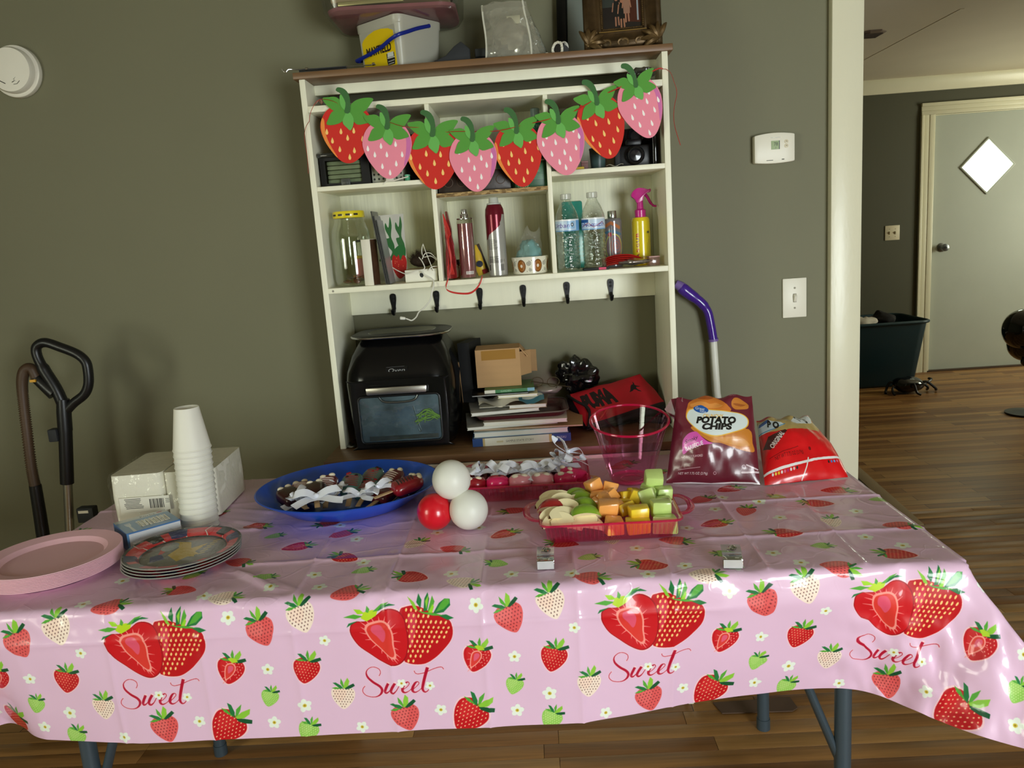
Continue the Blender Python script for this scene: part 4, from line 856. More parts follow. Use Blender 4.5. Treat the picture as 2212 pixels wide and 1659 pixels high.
for L_ in ([(914,527,-.2),(911,540,-.21),(915,555,-.215),(930,553,-.22),(944,562,-.23)],[(914,528,-.2),(920,545,-.22),(928,565,-.235),(936,585,-.24)],[(912,560,-.22),(918,548,-.22),(930,547,-.225),(940,556,-.23),(945,560,-.23)],[(925,585,-.24),(932,577,-.24),(945,575,-.24)]):
    ob('lead',v_tube(spline([tuple(q) for q in pxp(L_)],6),.0012,8),WCAB,cb,smooth=True)
# --- lower middle bay
r=thing('red_foil_pack','narrow red foil pack crinkled against the left divider','packet',(.2395,-.225,ZS+.0045))
sl=[]
for k in range(9):
    z=.178*k/8; wd=.013*(1-.93*(k/8)**1.7)+.001; sl.append((wd,z))
V=[];F=[]
for wd,z in sl:
    for a,b_ in((-1,-1),(-.2,-1.25),(.5,-1),(1,-.6),(1,.8),(-1,1)): V.append((a*wd-.001*0,b_*.022*(1-.35*z/.178),z))
for i in range(8):
    for k in range(6): F.append((i*6+k,i*6+(k+1)%6,i*6+6+(k+1)%6,i*6+6+k))
F+=[tuple(range(5,-1,-1)),tuple(48+k for k in range(6))]
ob('pouch',rumple((V,F),.004,70,3),mat('red_foil',srgb(136,20,26),.25,.35,noise=.35,nscale=60,coat=.5,bump=.6,bscale=110),r,smooth=True,ang=25)
for k in range(5): ob('fold',v_tube(spline([(-.004+k*.003,-.028,.01),(.004-.002*k,-.031,.06+.01*k),(-.006+.003*k,-.027,.12),(-.010,-.02,.172)],5),.0011,6),REDS,r,smooth=True)
pf=thing('perfume_bottle','clear rose pink mist spray bottle with steel nozzle','bottle',(lx(1010,560,-.222),-.222,ZS))
ob('liquid',v_lathe([(.0205,.003),(.0212,.006),(.0212,.148),(0,.148)],32),mat('rose_liquid',srgb(150,92,98),.12,.25,coat=1.0,noise=.04),pf,smooth=True)
ob('shell',v_lathe([(.021,.0005),(.0228,.003),(.0228,.154),(.0215,.158),(.012,.159),(0,.159)],32),GLASS,pf,smooth=True)
n_=ob('nozzle',v_lathe([(.0115,.159),(.0115,.172),(.0108,.1735),(.0080,.174),(.0080,.184),(.0074,.186),(0,.186)],28),STEEL,pf,smooth=True)
ob('collar',v_lathe([(.0215,.1585),(.022,.160),(.0215,.162),(.012,.1625),(0,.1625)],28),STEEL,pf,smooth=True)
BC=Print(24,8,(226,220,214),10); [BC.rect(x,1,x+rs.choice((.4,.8)),7,(60,40,44)) for x in np.arange(2,22,1.3)]
wraplabel('barcode_label',BC,.0230,.012,.0230,.020,pf,a0=-PI/2-.2,a1=-PI/2+.75,n=12)
cn=thing('hairspray_can','tall maroon and silver hairspray can in the middle bay','can',(lx(1075,560,-.2),-.2,ZS))
ob('can_body',v_lathe([(.0245,0),(.026,.003),(.026,.166),(.0245,.180),(.0195,.192),(.0185,.194)],40),mat('can_silver',srgb(178,176,170),.25,.6),cn,smooth=True)
HP=Print(163,166,(176,174,168),5); HP.poly([(0,166),(163,166),(163,120),(110,150),(96,150),(88,120),(66,96),(0,60)] if 0 else [(0,166),(163,166),(163,158),(104,158),(98,140),(84,126),(62,112),(56,100),(0,92)],(112,16,36))
HP.rect(96,0,163,166,(178,176,170)); HP.poly([(56,166),(104,166),(100,150),(88,132),(66,116),(54,104),(40,104),(40,166)],(116,16,38)); HP.rect(0,0,40,166,(112,18,38)); HP.rect(118,0,163,166,(112,18,38))
for k,y in enumerate(list(np.arange(98,70,-3.6))+list(np.arange(52,34,-2.4))): HP.line([(58,y),(58+rs.uniform(18,34),y+rs.uniform(-.3,.3))],1.1,(84,80,78))
for x in np.arange(90,100,1.2): HP.rect(x,12,x+.6,30,(50,48,48))
HP.rect(58,36,104,44,(120,116,112),.5); HP.rect(56,14,60,30,(60,56,56))
wraplabel('can_print',HP,.0262,.003,.0262,.166,cn,.22,metal=.35)
ob('shoulder',v_lathe([(.0262,.166),(.0247,.181),(.0197,.1925),(.018,.1935)],40,cap=False),mat('maroon_enamel',srgb(110,16,36),.22,.3),cn,smooth=True)
ob('spray_cap',v_lathe([(.0195,.1935),(.0195,.197),(.0135,.198),(.0125,.209),(.011,.212),(0,.2125)],28),mat('pale_grey_plastic',srgb(186,188,180),.4),cn,smooth=True)
yp=thing('yellow_packet','yellow snack packet with dark round badge leaning behind the mist bottle','packet',(lx(1045,575,-.165),-.165,ZS+.0065),rot=(-.12,-.30,.1))
o=ob('pouch',rumple(v_grid(lambda u,v:((u-.5)*.034,-.010*math.sin(PI*u)*math.sin(PI*v)**.5,v*.084),9,11),.0012,60,2),mat('yellow_packet',0),yp,smooth=True)
ob('back_sheet',v_lim(-.017,.017,.0005,.0012,0,.084),mat('yellow_packet',0),yp)
ob('badge',xf(v_lathe([(.009,0),(.009,.0012),(0,.0014)],20),TR(-.002,-.0105,.030,rx=PI/2)),mat('navy_print',srgb(26,34,52),.3),yp,smooth=True); ob('stripe',v_lim(.010,.017,-.0045,-.002,.0,.084),mat('dark_stripe',srgb(60,40,20),.4),yp); ob('red_corner',v_lim(-.002,.012,-.0088,-.004,.0,.012),mat('red_foil',0),yp)
am=thing('amber_jar','small amber jar with a dark lid behind the red foil pack','jar',(lx(985,570,-.175),-.175,ZS))
ob('body',v_lathe([(.014,0),(.0155,.004),(.0155,.034),(.012,.038)],24),mat('amber',srgb(150,84,30),.15,coat=.8),am,smooth=True); ob('lid',v_lathe([(.016,.038),(.016,.05),(.014,.052),(0,.052)],24),mat('lid_dark',srgb(44,26,20),.35),am,smooth=True)
bw=thing('patterned_bowl','small white bowl painted with brown flowers and black spirals','bowl',(lx(1146,580,-.195),-.195,ZS))
ob('bowl_body',v_lathe([(.030,0),(.046,.001),(.0475,.004),(.0510,.046),(.0505,.0475),(.0490,.046),(.0455,.006),(0,.004)],48),mat('glazed_white',srgb(222,218,200),.2,coat=.5),bw,smooth=True)
BP=Print(320,44,(226,222,204),5)
def spiral(cx,cy,r,col,w,s=1): BP.line([(cx+s*r*t/14*math.cos(t),cy+r*t/14*math.sin(t)) for t in np.linspace(1,14,60)],w,col)
for k,cx in enumerate((20,64,108,152,196,240,284)):
    if k%2==0:
        pass
for cx in (148,196,100,244,52,292):
    BP.ell(cx-14,21,13,18,(112,66,20)); BP.ell(cx-14,21,10.5,14.5,(158,96,30)); BP.line([(cx-14+6*math.cos(t),21+9*math.sin(t)) for t in np.linspace(0,6.2,24)],.8,(110,66,20)); BP.ell(cx-14,21,3.4,4.6,(226,214,196))
    spiral(cx+7,28,7,(30,28,26),1.1); spiral(cx+12,10,5,(50,46,40),.8,-1); BP.ell(cx+2,6,.8,1.4,(60,50,40)); BP.ell(cx+16,36,.8,1.4,(60,50,40))
wraplabel('bowl_print',BP,.0479,.003,.0513,.0455,bw,.2,coat=.5)
tc=thing('teal_cloth_bag','crumpled teal cloth in a clear plastic bag sitting in the bowl','bag',(bw.location.x-.002,-.195,ZS+.014)); tc.scale=(.84,.84,.95)
def crumple(rx,ry,rz,seed,amp,n=28,m=18,sc_=28,o=(0,0,0)):
    V,F=v_ell(rx,ry,rz,(0,0,0),n,m); out=[]
    for p in V:
        v=Vector(p); k=mnoise.noise(v*sc_+Vector((seed,0,0)))+.6*abs(mnoise.noise(v*sc_*2.2+Vector((0,seed,0)))); d=v.normalized() if v.length>0 else v; out.append(tuple(v+d*k*amp+Vector(o)))
    return out,F
ob('cloth',crumple(.036,.030,.044,2,.014,40,26,30,(0,0,.044)),mat('teal_cloth',srgb(110,152,150),.65,noise=.08),tc,smooth=True,ang=180)
ob('clear_bag',rumple(v_grid(lambda u,v:((.044-.026*v*v)*math.cos(2*PI*u)+.020*v*v,(.040-.030*v)*math.sin(2*PI*u),.02+.105*v*(1-.2*abs(math.sin(2*PI*u)))),36,12),.005,45,4),film('bag_film',(.95,.96,.93,1),rough=.12,gloss=.35,bump=.8,bscale=60,body=.05),tc,smooth=True,ang=180)
rb=thing('red_ribbon','loop of narrow red ribbon hanging over the middle shelf edge','ribbon',(0,0,0))
L_=pxp([(969,560,-.25),(968,585,-.259),(968,600,-.2645),(963,620,-.266),(968,628,-.267),(985,633,-.268),(1010,634,-.268),(1024,628,-.268),(1035,615,-.267),(1040,603,-.2655),(1041,597,-.2645),(1041,595,-.258)])
V=[];F=[]
q=spline([tuple(p) for p in L_],8)
for i,p in enumerate(q):
    V+=[(p[0],p[1]-.0004,p[2]+.0026),(p[0]+.0012,p[1]-.0006,p[2]-.0026)]
    if i: F.append((2*i-2,2*i-1,2*i+1,2*i))
ob('loop',solid((V,F),.0004),REDS,rb,smooth=True)
# --- lower right bay
def water_bottle(px,label,tilt,LP,y):
    t=thing('water_bottle',label,'bottle',(lx(px,560,y),y,ZS),rz=tilt)
    pr=[(.012,.004),(.02,.0),(.027,.002),(.031,.012)]
    for k in range(8):
        z=.02+k*.0105; pr+=[(.0315,z),(.0296,z+.004),(.0315,z+.008)]
    pr+=[(.0318,.108),(.0318,.140),(.030,.150),(.024,.166),(.015,.184),(.0125,.190),(.0125,.1955)]
    V,F=v_lathe(pr,36); V=[(x*(1+.03*math.sin(3*math.atan2(y_,x)+z*90)*(z<.1)),y_*(1+.03*math.sin(3*math.atan2(y_,x)+z*90)*(z<.1)),z) for x,y_,z in V]
    ob('body',(V,F),film('pet_plastic',(.93,.95,.93,1),rough=.05,gloss=.8,bump=.5,bscale=70),t,smooth=True,ang=25)
    ob('water',v_lathe([(.026,.004),(.0292,.014),(.0292,.100),(0,.100)],28),film('water_body',(.90,.95,.93,1),rough=.02,gloss=.5,bump=.6,bscale=60),t,smooth=True)
    cp=ob('cap',v_lathe([(.0145,.192),(.0148,.1935),(.0148,.205),(.0135,.2065),(0,.2065)],28),film('clear_cap',(.88,.90,.88,1),rough=.2,gloss=.4,body=.55,bodycol=srgb(215,215,205)),t,smooth=True)
    wraplabel('label',LP,.0321,.108,.0321,.139,t,.3)
    return t
def wl(txt,c1,right):
    P_=Print(201,31,(214,224,232),5); P_.rect(0,0,201,3,(120,170,214)); P_.rect(0,28,201,31,(236,240,242)); P_.rect(40,4,160,27,(196,216,236))
    if right: P_.rect(96,6,118,26,(150,190,224)); P_.rect(122,3,150,28,(110,170,220)); P_.ell(110,17,4,5,(30,34,40)); P_.ell(110,17,2.2,3,(214,224,232)); P_.text(txt,78,16,12,c1,wid=50,shear=.2)
    else: P_.rect(58,19,90,27,(30,84,150)); P_.text(txt,104,14,12,c1,wid=60,shear=.25); P_.line([(66,8),(90,18),(104,6),(130,20),(142,9)],1.6,(150,40,70)); P_.line([(66,15),(120,8)],1.2,(60,40,120))
    return P_
water_bottle(1229,'left water bottle, teal pack behind it, purple handwriting on label',.1,wl('Urban',(84,50,150),True),-.222)
water_bottle(1285,'right water bottle beside the swirl bottle, scribbled purple label',-.15,wl('Nomuch',(70,70,170),False),-.220)
tp_=thing('teal_pack','tall teal plastic pack standing behind the left water bottle','pack',(lx(1236,560,-.165)+.008,-.155,ZS+.0045),rot=(-.06,.0,.0))
ob('pouch',rumple(v_box(.058,.03,.185),.003,30,1),mat('teal_gloss',srgb(40,150,136),.25,coat=.5,bump=.3,bscale=60),tp_,bev=.006)
lo=thing('lotion_bottle','grey mist bottle with orange swirl print and silver cap','bottle',(lx(1325,540,-.13),-.13,ZS))
ob('body',v_lathe([(.024,0),(.0262,.003),(.0262,.128),(.0245,.134),(.013,.137),(.0125,.138)],32),mat('smoky_grey',srgb(112,110,112),.2,coat=.6),lo,smooth=True)
LP_=Print(165,125,(118,112,116),4)
LP_.ell(82,52,27,38,(190,182,80)); LP_.ell(82,52,24.5,35,(124,100,108)); LP_.line([(90+13*t/12*math.cos(t),56+18*t/12*math.sin(t)) for t in np.linspace(0,18,70)],2,(170,96,84)); LP_.line([(60,112),(76,120),(100,106)],9,(184,110,66)); LP_.line([(56,92),(76,98),(104,88)],7,(70,110,140)); LP_.ell(72,88,6,6,(170,50,60)); LP_.line([(78,8),(78,110)],2,(176,174,178))
wraplabel('swirl_print',LP_,.0264,.003,.0264,.128,lo,.2,coat=.6)
ob('cap',v_lathe([(.0128,.137),(.0130,.139),(.0130,.154),(.012,.156),(0,.1565)],28),STEEL,lo,smooth=True)
sp=thing('spray_bottle','yellow spray bottle with magenta trigger head','bottle',(lx(1386,540,-.135),-.135,ZS))
ob('body',v_lathe([(.024,0),(.0258,.003),(.0252,.126),(.0225,.132),(.014,.134)],32),mat('yellow_bottle',srgb(222,198,22),.25,coat=.5),sp,smooth=True)
SP_=Print(160,118,(224,200,22),5)
for k,(s,c_) in enumerate((('D',(50,120,60)),('A',(150,24,60)),('S',(190,40,40)),('G',(150,24,60)),('U',(120,30,90)),('B',(190,40,40)))): SP_.text(s,66,10+k*14,9,c_,rot=PI/2,bold=.02,wid=11)
for k in range(10): SP_.line([(98+k*1.9-6,20),(98+k*1.9-6,20+rs.uniform(38,78))],.7,(120,108,30))
SP_.rect(94,84,104,90,(90,84,40))
wraplabel('body_print',SP_,.0260,.004,.0255,.122,sp,.25,coat=.5)
MAG=mat('magenta_plastic',srgb(190,30,130),.3,coat=.3)
hd=ob('trigger_head',join(v_lathe([(.0155,.130),(.0155,.152),(.010,.156),(.0085,.178)],24)),MAG,sp,smooth=True)
ob('shroud',v_prism(spline([(-.024,.192),(-.019,.204),(-.006,.2125),(.010,.2115),(.022,.2075),(.030,.208),(.029,.200),(.018,.197),(.012,.190),(.008,.178),(-.008,.172),(-.014,.182)],5,True),.018,'y',(0,-.009,0)),MAG,hd,bev=.003)
ob('trigger',v_tube(spline([(.014,0,.196),(.022,0,.186),(.029,0,.172),(.038,0,.162),(.046,0,.1605)],5),[.0055]*6+[.005]*6+[.004]*8+[.003],10,flat=(1.2,.8)),MAG,hd,smooth=True)
rr_=thing('red_satin_ribbon','bundle of red satin ribbon lying before the swirl bottle','ribbon',(lx(1345,565,-.19),-.185,ZS))
for k in range(5):
    pts=spline([(-.05,-.01+.004*k,.008+.004*k),(-.02,-.022+.003*k,.013+.005*k),(.02,-.02+.004*k,.012+.005*k),(.05,-.004+.004*k,.008+.003*k),(.02,.016,.012+.004*k),(-.03,.012,.010+.003*k)],6,True)
    ob('loop',v_tube(pts,.006,8,closed=True,flat=(1.3,.28)),REDS,rr_,smooth=True)
cl=thing('foil_wrap','crumpled silver and clear wrap at the right shelf end','wrapper',(.742,-.205,ZS+.0035))
ob('foil',crumple(.046,.022,.007,6,.008,36,14,50,(0,0,.011)),mat('crinkled_foil',srgb(150,140,136),.2,.8,noise=.35,nscale=50),cl,smooth=True,ang=20)
cb_=thing('clear_case','small clear plastic case with rosy lid at the right shelf end','case',(.792,-.20,ZS),rz=.1)
ob('case',v_box(.030,.03,.022),film('case_film',(.86,.74,.70,1),rough=.1,gloss=.5,body=.25,bodycol=srgb(190,150,140)),cb_,bev=.002); ob('lid',v_box(.031,.031,.004,(0,0,.022)),mat('rosy_lid',srgb(170,130,124),.4),cb_,bev=.001)
bl=thing('black_pouch','flat black pouch with pink tab at the front of the right bay','pouch',(.632,-.225,ZS)); ob('pouch',v_box(.07,.05,.006),CHAR,bl,bev=.002); ob('tab',v_lim(.006,.026,-.0255,-.02,.0005,.0065),mat('pink_tab',srgb(206,60,100),.5),bl)
# --- upper left bay
bn=thing('black_bin','black lidded bin with grey stacked cloth behind its clear front','bin',(-.0245,-.175,ZL+.0003),rz=0)
ob('tub',join(v_lim(-.066,.066,-.055,.06,0,.006),v_lim(-.066,-.062,-.055,.06,.006,.075),v_lim(.062,.066,-.055,.06,.006,.075),v_lim(-.062,.062,.056,.06,.006,.075)),BLKP,bn)
ob('front_frame',join(v_lim(-.066,-.052,-.059,-.055,0,.075),v_lim(.044,.066,-.059,-.055,0,.075),v_lim(-.052,.044,-.059,-.055,0,.008),v_lim(-.052,.044,-.059,-.055,.067,.075)),BLKP,bn)
for k in range(5): ob('folded_cloth',v_lim(-.05,.042,-.048,.05,.008+.0118*k,.0188+.0118*k),mat('grey_linen%d'%(k%2),srgb(150+14*(k%2),156+12*(k%2),134+12*(k%2)),.8,noise=.15,nscale=40),bn,bev=.003)
ob('window',v_lim(-.052,.044,-.057,-.0555,.008,.067),film('bin_window',(.85,.88,.82,1),gloss=.4),bn)
ob('lid',v_box(.142,.128,.012,(0,0,.0755)),film('smoke_lid',(.35,.37,.34,1),gloss=.6,body=.5,bodycol=srgb(60,62,58)),bn,bev=.004)
ob('clip',join(v_lim(-.012,.012,-.064,-.059,.0,.018),v_lim(-.007,.007,-.066,-.064,.003,.012)),mat('clip_grey',srgb(70,72,66),.4),bn,bev=.001)
wb=thing('perforated_basket','white perforated basket in the upper left bay under the pink strawberry','basket',(lx(842,385,-.19),-.17,ZL))
ob('basket',join(v_lim(-.042,.042,-.05,.05,0,.004),v_lim(-.042,.042,-.05,-.047,.004,.055),v_lim(-.042,.042,.047,.05,.004,.055),v_lim(-.042,-.039,-.047,.047,.004,.055),v_lim(.039,.042,-.047,.047,.004,.055)),mat('basket_white',srgb(170,172,154),.5),wb)
for k in range(14): ob('hole',xf(v_lathe([(.003,0),(.003,.0006),(0,.0006)],8),TR(-.036+.012*(k%7),-.05,.012+.012*(k//7),rx=PI/2)),mat('hole_dark',srgb(60,62,54),.8),wb)
mp_=thing('mint_pot','tiny mint green pot at the right of the upper left bay','pot',(lx(880,385,-.22),-.22,ZL)); ob('pot',v_lathe([(.006,0),(.0075,.002),(.0075,.012),(.006,.014),(0,.014)],16),mat('mint',srgb(90,190,140),.4),mp_,smooth=True); ob('lid',v_lathe([(.008,.014),(.008,.018),(0,.019)],16),mat('mint_lid',srgb(130,214,170),.4),mp_,smooth=True)
wc=thing('white_clip','white plastic clip on the front edge of the left shelf','clip',(lx(842,398,-.263),-.256,ZL)); ob('jaw',v_prism([(-.012,0),(-.007,.019),(.007,.019),(.012,0)],.006,'y'),PLAS,wc,bev=.001); ob('wire',v_tube(spline([(-.018,-.006,-.006),(-.006,-.007,.002),(.012,-.0065,.002),(.03,-.003,.006),(.05,.0,.010)],5),.0016,8),PLAS,wc,smooth=True)
dc=thing('grey_cable_coil','dark grey cable coil behind the third strawberry','cable',(.168,-.15,ZL))
for k in range(4): ob('turn',v_tube([(.026*math.cos(t)*(1+.05*k),-.01*k+.004*math.sin(3*t),.034+.03*math.sin(t)) for t in np.linspace(0,2*PI,25)[:-1]],.003,8,closed=True),CHAR,dc,smooth=True)
bb=thing('black_storage_box','black fabric box at the back of the upper left bay','box',(.105,-.07,ZL)); ob('box',v_box(.18,.1,.135),mat('black_fabric',srgb(24,25,24),.9,noise=.2,bump=.3),bb,bev=.005); ob('handle',v_lim(-.03,.03,-.054,-.0495,.085,.1),CHAR,bb,bev=.002)
# --- upper middle bay
db=thing('leather_box','dark brown tooled box in the upper middle bay','box',(lx(1028,410,-.2),-.17,ZM)); ob('chest',v_box(.195,.13,.055),mat('dark_leather',srgb(52,38,30),.4,noise=.3,nscale=50,bump=.5,bscale=60),db,bev=.004)
for k in range(5): ob('tooling',v_tube([(-.07+.035*k+.012*math.cos(t),-.0655,.028+.012*math.sin(t)) for t in np.linspace(0,2*PI,15)[:-1]],.0009,5,closed=True),mat('leather_line',srgb(92,72,56),.5),db)
gb=thing('green_carton','green carton with white emblems beside the right divider','box',(lx(1148,405,-.22),-.185,ZM)); GP=Print(84,72,(24,84,44),6)
GP.rect(2,66,82,70,(190,210,190)); GP.rect(50,20,82,60,(36,104,56)); GP.text('SPICE',44,44,9,(120,170,120),wid=50); [GP.line([(46,30-k*4),(76,30-k*4)],.8,(90,140,96)) for k in range(3)]
for k in range(5): GP.ell(8+6*k,5,2.4,2.4,(190,224,180)); GP.ell(8+6*k,5,1.4,1.4,(24,84,44))
o=ob('carton',v_box(.084,.10,.074),printed('green_carton_print',GP,.4),gb,bev=.001); uvmap(o,lambda c,n:((c.x+.042)/.084,c.z/.074))
tg=thing('teal_tumbler','teal tinted tumbler behind the middle strawberries','cup',(.402,-.085,ZM)); ob('cup',v_lathe([(.02,0),(.022,.002),(.028,.095),(.0265,.095),(.0205,.004),(0,.004)],28),film('teal_glass',(.35,.62,.56,1),gloss=.5,body=.15),tg,smooth=True); ob('band',v_lathe([(.0283,.088),(.0288,.095),(.0275,.095)],28,cap=False),STEEL,tg,smooth=True)
tb_=thing('teal_tube_bottle','tall teal tube standing at the right of the upper middle bay','bottle',(lx(1160,240,-.15)-.006,-.15,ZM)); ob('tube',v_lathe([(.016,0),(.0165,.002),(.0165,.18),(.012,.19)],24),mat('teal_tube',srgb(24,104,92),.3,coat=.3),tb_,smooth=True); TPp=Print(100,40,(24,110,96),4); TPp.text('TEA TREE',50,28,7,(180,220,200),wid=40); TPp.text('MINT',50,12,8,(220,240,230),wid=26); wraplabel('tube_print',TPp,.0167,.135,.0167,.178,tb_); ob('cap',v_lathe([(.0125,.19),(.0125,.212),(.01,.214),(0,.214)],20),mat('tube_cap',srgb(120,140,136),.3),tb_,smooth=True)
mt=thing('metal_clock','little dark metal trinket on the leather box','trinket',(lx(964,275,-.14),-.16,ZM+.0555)); ob('stem',v_lathe([(.02,0),(.018,.004),(.006,.01),(.006,.065),(.012,.07),(0,.071)],16),BLK,mt,smooth=True); ob('head',xf(v_lathe([(.018,-.006),(.02,0),(.018,.006),(0,.006)],20),TR(0,0,.086,rx=PI/2)),mat('pewter',srgb(130,124,116),.35,.8),mt,smooth=True)
# --- upper right bay
tcup=thing('teal_cup','dull teal cup on the upper right shelf','cup',(lx(1292,355,-.18),-.18,ZR)); ob('cup',v_lathe([(.017,0),(.019,.002),(.0225,.055),(.0215,.055),(.018,.004),(0,.004)],28),mat('dull_teal',srgb(72,96,92),.35),tcup,smooth=True); ob('rim',v_lathe([(.0228,.053),(.0234,.055),(.0228,.057),(.0215,.056)],28,cap=False),mat('teal_rim',srgb(96,120,116),.3),tcup,smooth=True)
kc=thing('black_camera','black camera with round lens on the upper right shelf','camera',(lx(1372,345,-.19),-.165,ZR)); ob('body',v_box(.105,.045,.058),BLKP,kc,bev=.006); ob('lens',xf(v_lathe([(.024,0),(.024,.02),(.021,.024),(.018,.022),(.014,.016),(0,.018)],28),TR(.0,-.022,.03,rx=PI/2)),mat('lens_black',srgb(26,26,28),.25,coat=.5),kc,smooth=True); ob('grip',v_lim(-.055,-.04,-.034,-.02,.004,.05),CHAR,kc,bev=.004); ob('hump',v_box(.04,.035,.016,(0,0,.058)),BLKP,kc,bev=.004)
k2=thing('black_speaker','round black speaker resting behind the camera','speaker',(lx(1372,300,-.10),-.085,ZR)); ob('cabinet',v_box(.09,.07,.11),BLKP,k2,bev=.006); ob('cone',xf(v_lathe([(.024,0),(.024,.004),(.021,.005),(.010,-.003),(0,-.003)],28),TR(0,-.0345,.088,rx=PI/2)),mat('lens_black',0),k2,smooth=True)
k3=thing('black_tablet','black glossy tablet on edge at the right of the upper bay','tablet',(lx(1424,345,-.2)-.009,-.165,ZR+.0008),rot=(0,.0,-.08)); ob('slab',v_box(.009,.10,.105),mat('gloss_black',srgb(12,12,13),.1,coat=.5),k3,bev=.002); ob('bezel_edge',join(v_lim(-.0052,-.0046,-.05,.05,.003,.006),v_lim(-.0052,-.0046,-.05,-.047,.006,.1)),STEEL,k3)
pk=thing('pink_case','small dusty pink box beside the teal cup','box',(lx(1263,358,-.2),-.195,ZR)); ob('box',v_box(.018,.02,.02),mat('dusty_pink',srgb(132,92,88),.5),pk,bev=.001); ob('lid',v_box(.0185,.0205,.005,(0,0,.02)),mat('dusty_pink_lid',srgb(150,110,104),.5),pk,bev=.001)
mg=thing('magenta_pouch','dark magenta cloth pouch at the back of the upper right bay','pouch',(.575,-.075,ZR)); ob('cloth',crumple(.038,.03,.08,9,.01,28,20,22,(0,0,.088)),mat('magenta_cloth',srgb(110,24,64),.8,noise=.15),mg,smooth=True,ang=180); ob('tie',v_tube([(.030*math.cos(t),.026*math.sin(t),.135) for t in np.linspace(0,2*PI,17)[:-1]],.003,6,closed=True),CHAR,mg,smooth=True)
for nm,lb,px,py,m_,sz in (('yellow_crayon','short yellow crayon on the front of the upper right shelf',1252,362,mat('crayon_yellow',srgb(214,186,70),.6),(.012,.004)),('white_receipt','creased white paper slip before the camera',1336,352,mat('paper_white',srgb(206,202,188),.8),(.024,.001)),('gold_bead','gold bead on the front of the upper right shelf',1209,369,mat('gold_bead',srgb(220,190,110),.3,.5),(.003,.003))):
    p=at(px,py+2,'z',ZR)
    if 'crayon' in nm: o=ob(nm,xf(v_lathe([(.0001,-.014),(.0035,-.008),(.0035,.014),(0,.014)],10),TR(0,0,.0036,ry=PI/2)),m_,smooth=True)
    elif 'bead' in nm: o=ob(nm,v_ell(.004,.004,.004,(0,0,.004),12,8),m_,smooth=True)
    else: o=ob(nm,solid(rumple(v_grid(lambda u,v:((u-.5)*.045,(v-.5)*.02,.004+.003*math.sin(u*9)),14,5),.001,90),.0004),m_,smooth=True)
    o.location=(p[0],max(p[1],HF+.012),ZR); tag(o,lb,'stationery' if 'bead' not in nm else 'bead')
o=ob('pink_paper',solid(rumple(v_grid(lambda u,v:((u-.5)*.045,(v-.5)*.03,.006+.010*abs(math.sin(u*7+v*2))),14,6),.003,60),.0004),mat('pale_pink_paper',srgb(214,160,150),.7),smooth=True,loc=(lx(702,215,-.235),-.232,1.7045)); tag(o,'crumpled pale pink paper in the slot under the hutch top, left end','paper')
o=ob('sheer_bag',crumple(.032,.018,.014,4,.010,30,14,60,(0,0,.016)),film('grey_sheer',(.5,.52,.5,1),gloss=.6,body=.35,bodycol=srgb(70,74,72),bump=.8,bscale=80),smooth=True,loc=(.776,-.222,1.712)); tag(o,'crumpled sheer grey bag in the slot under the hutch top, right end','bag')
# ------------------------------------------------------------------ on top of the hutch
MILK=mat('milky_plastic',srgb(176,174,158),.35,noise=.03,trans=.0)
bk=thing('ice_cream_pail','milky square pail with yellow label and blue handle on the hutch top','pail',(.140,-.134,ZT),rz=-.66)
def sqring(w,z,r=.022,n=5):
    P=[]
    for q,(sx,sy) in enumerate(((1,1),(-1,1),(-1,-1),(1,-1))):
        for k in range(n):
            t=PI/2*q+PI/2*k/(n-1); P.append((sx*(w-r)+r*math.cos(t),sy*(w-r)+r*math.sin(t),z))
    return P
def stack(rings,cap0=True,cap1=True):
    n=len(rings[0]); V=[p for r in rings for p in r]; F=[]
    for i in range(len(rings)-1):
        for k in range(n): F.append((i*n+k,i*n+(k+1)%n,(i+1)*n+(k+1)%n,(i+1)*n+k))
    if cap0: F.append(tuple(range(n-1,-1,-1)))
    if cap1: F.append(tuple((len(rings)-1)*n+k for k in range(n)))
    return V,F
BH=.128
ob('pail_wall',stack([sqring(.074,0),sqring(.0755,.002),sqring(.083,BH-.02),sqring(.0845,BH-.018),sqring(.0855,BH),sqring(.082,BH),sqring(.074,.005)]),MILK,bk,smooth=True)
YP=Print(100,100,(170,168,152),8); YP.poly(spline([(4,-5),(96,-5),(96,88),(72,97),(40,97),(14,88),(4,74)],2,True) if 0 else [(4,-2),(97,-2),(97,86),(84,94),(64,98),(44,98),(24,92),(10,84),(4,76)],(226,194,14))
YP.text('MAYFIELD',50,52,20,(40,26,24),wid=72,bold=.035)
YP.poly([(70,14),(92,14),(92,36),(70,36)],(30,30,30)); YP.poly([(72,27),(90,27),(90,38),(73,38)],(210,214,206)); YP.poly([(71,8),(91,8),(93,22),(70,22)],(40,40,40)); YP.line([(73,11),(88,12)],1.5,(200,200,190)); YP.line([(73,17),(90,18)],1.5,(200,200,190)); YP.line([(72,25),(91,25)],2,(220,220,210))
o=ob('label',v_grid(lambda u,v:(-.067+.134*u*(1-.0*v)-.0,-(.0762+.0072*v*.93)-.0008,.002+.103*v),12,8),printed('pail_label',YP,.35),bk,smooth=True)
uvmap(o,lambda c,n:((c.x+.067)/.134,(c.z-.002)/.103))
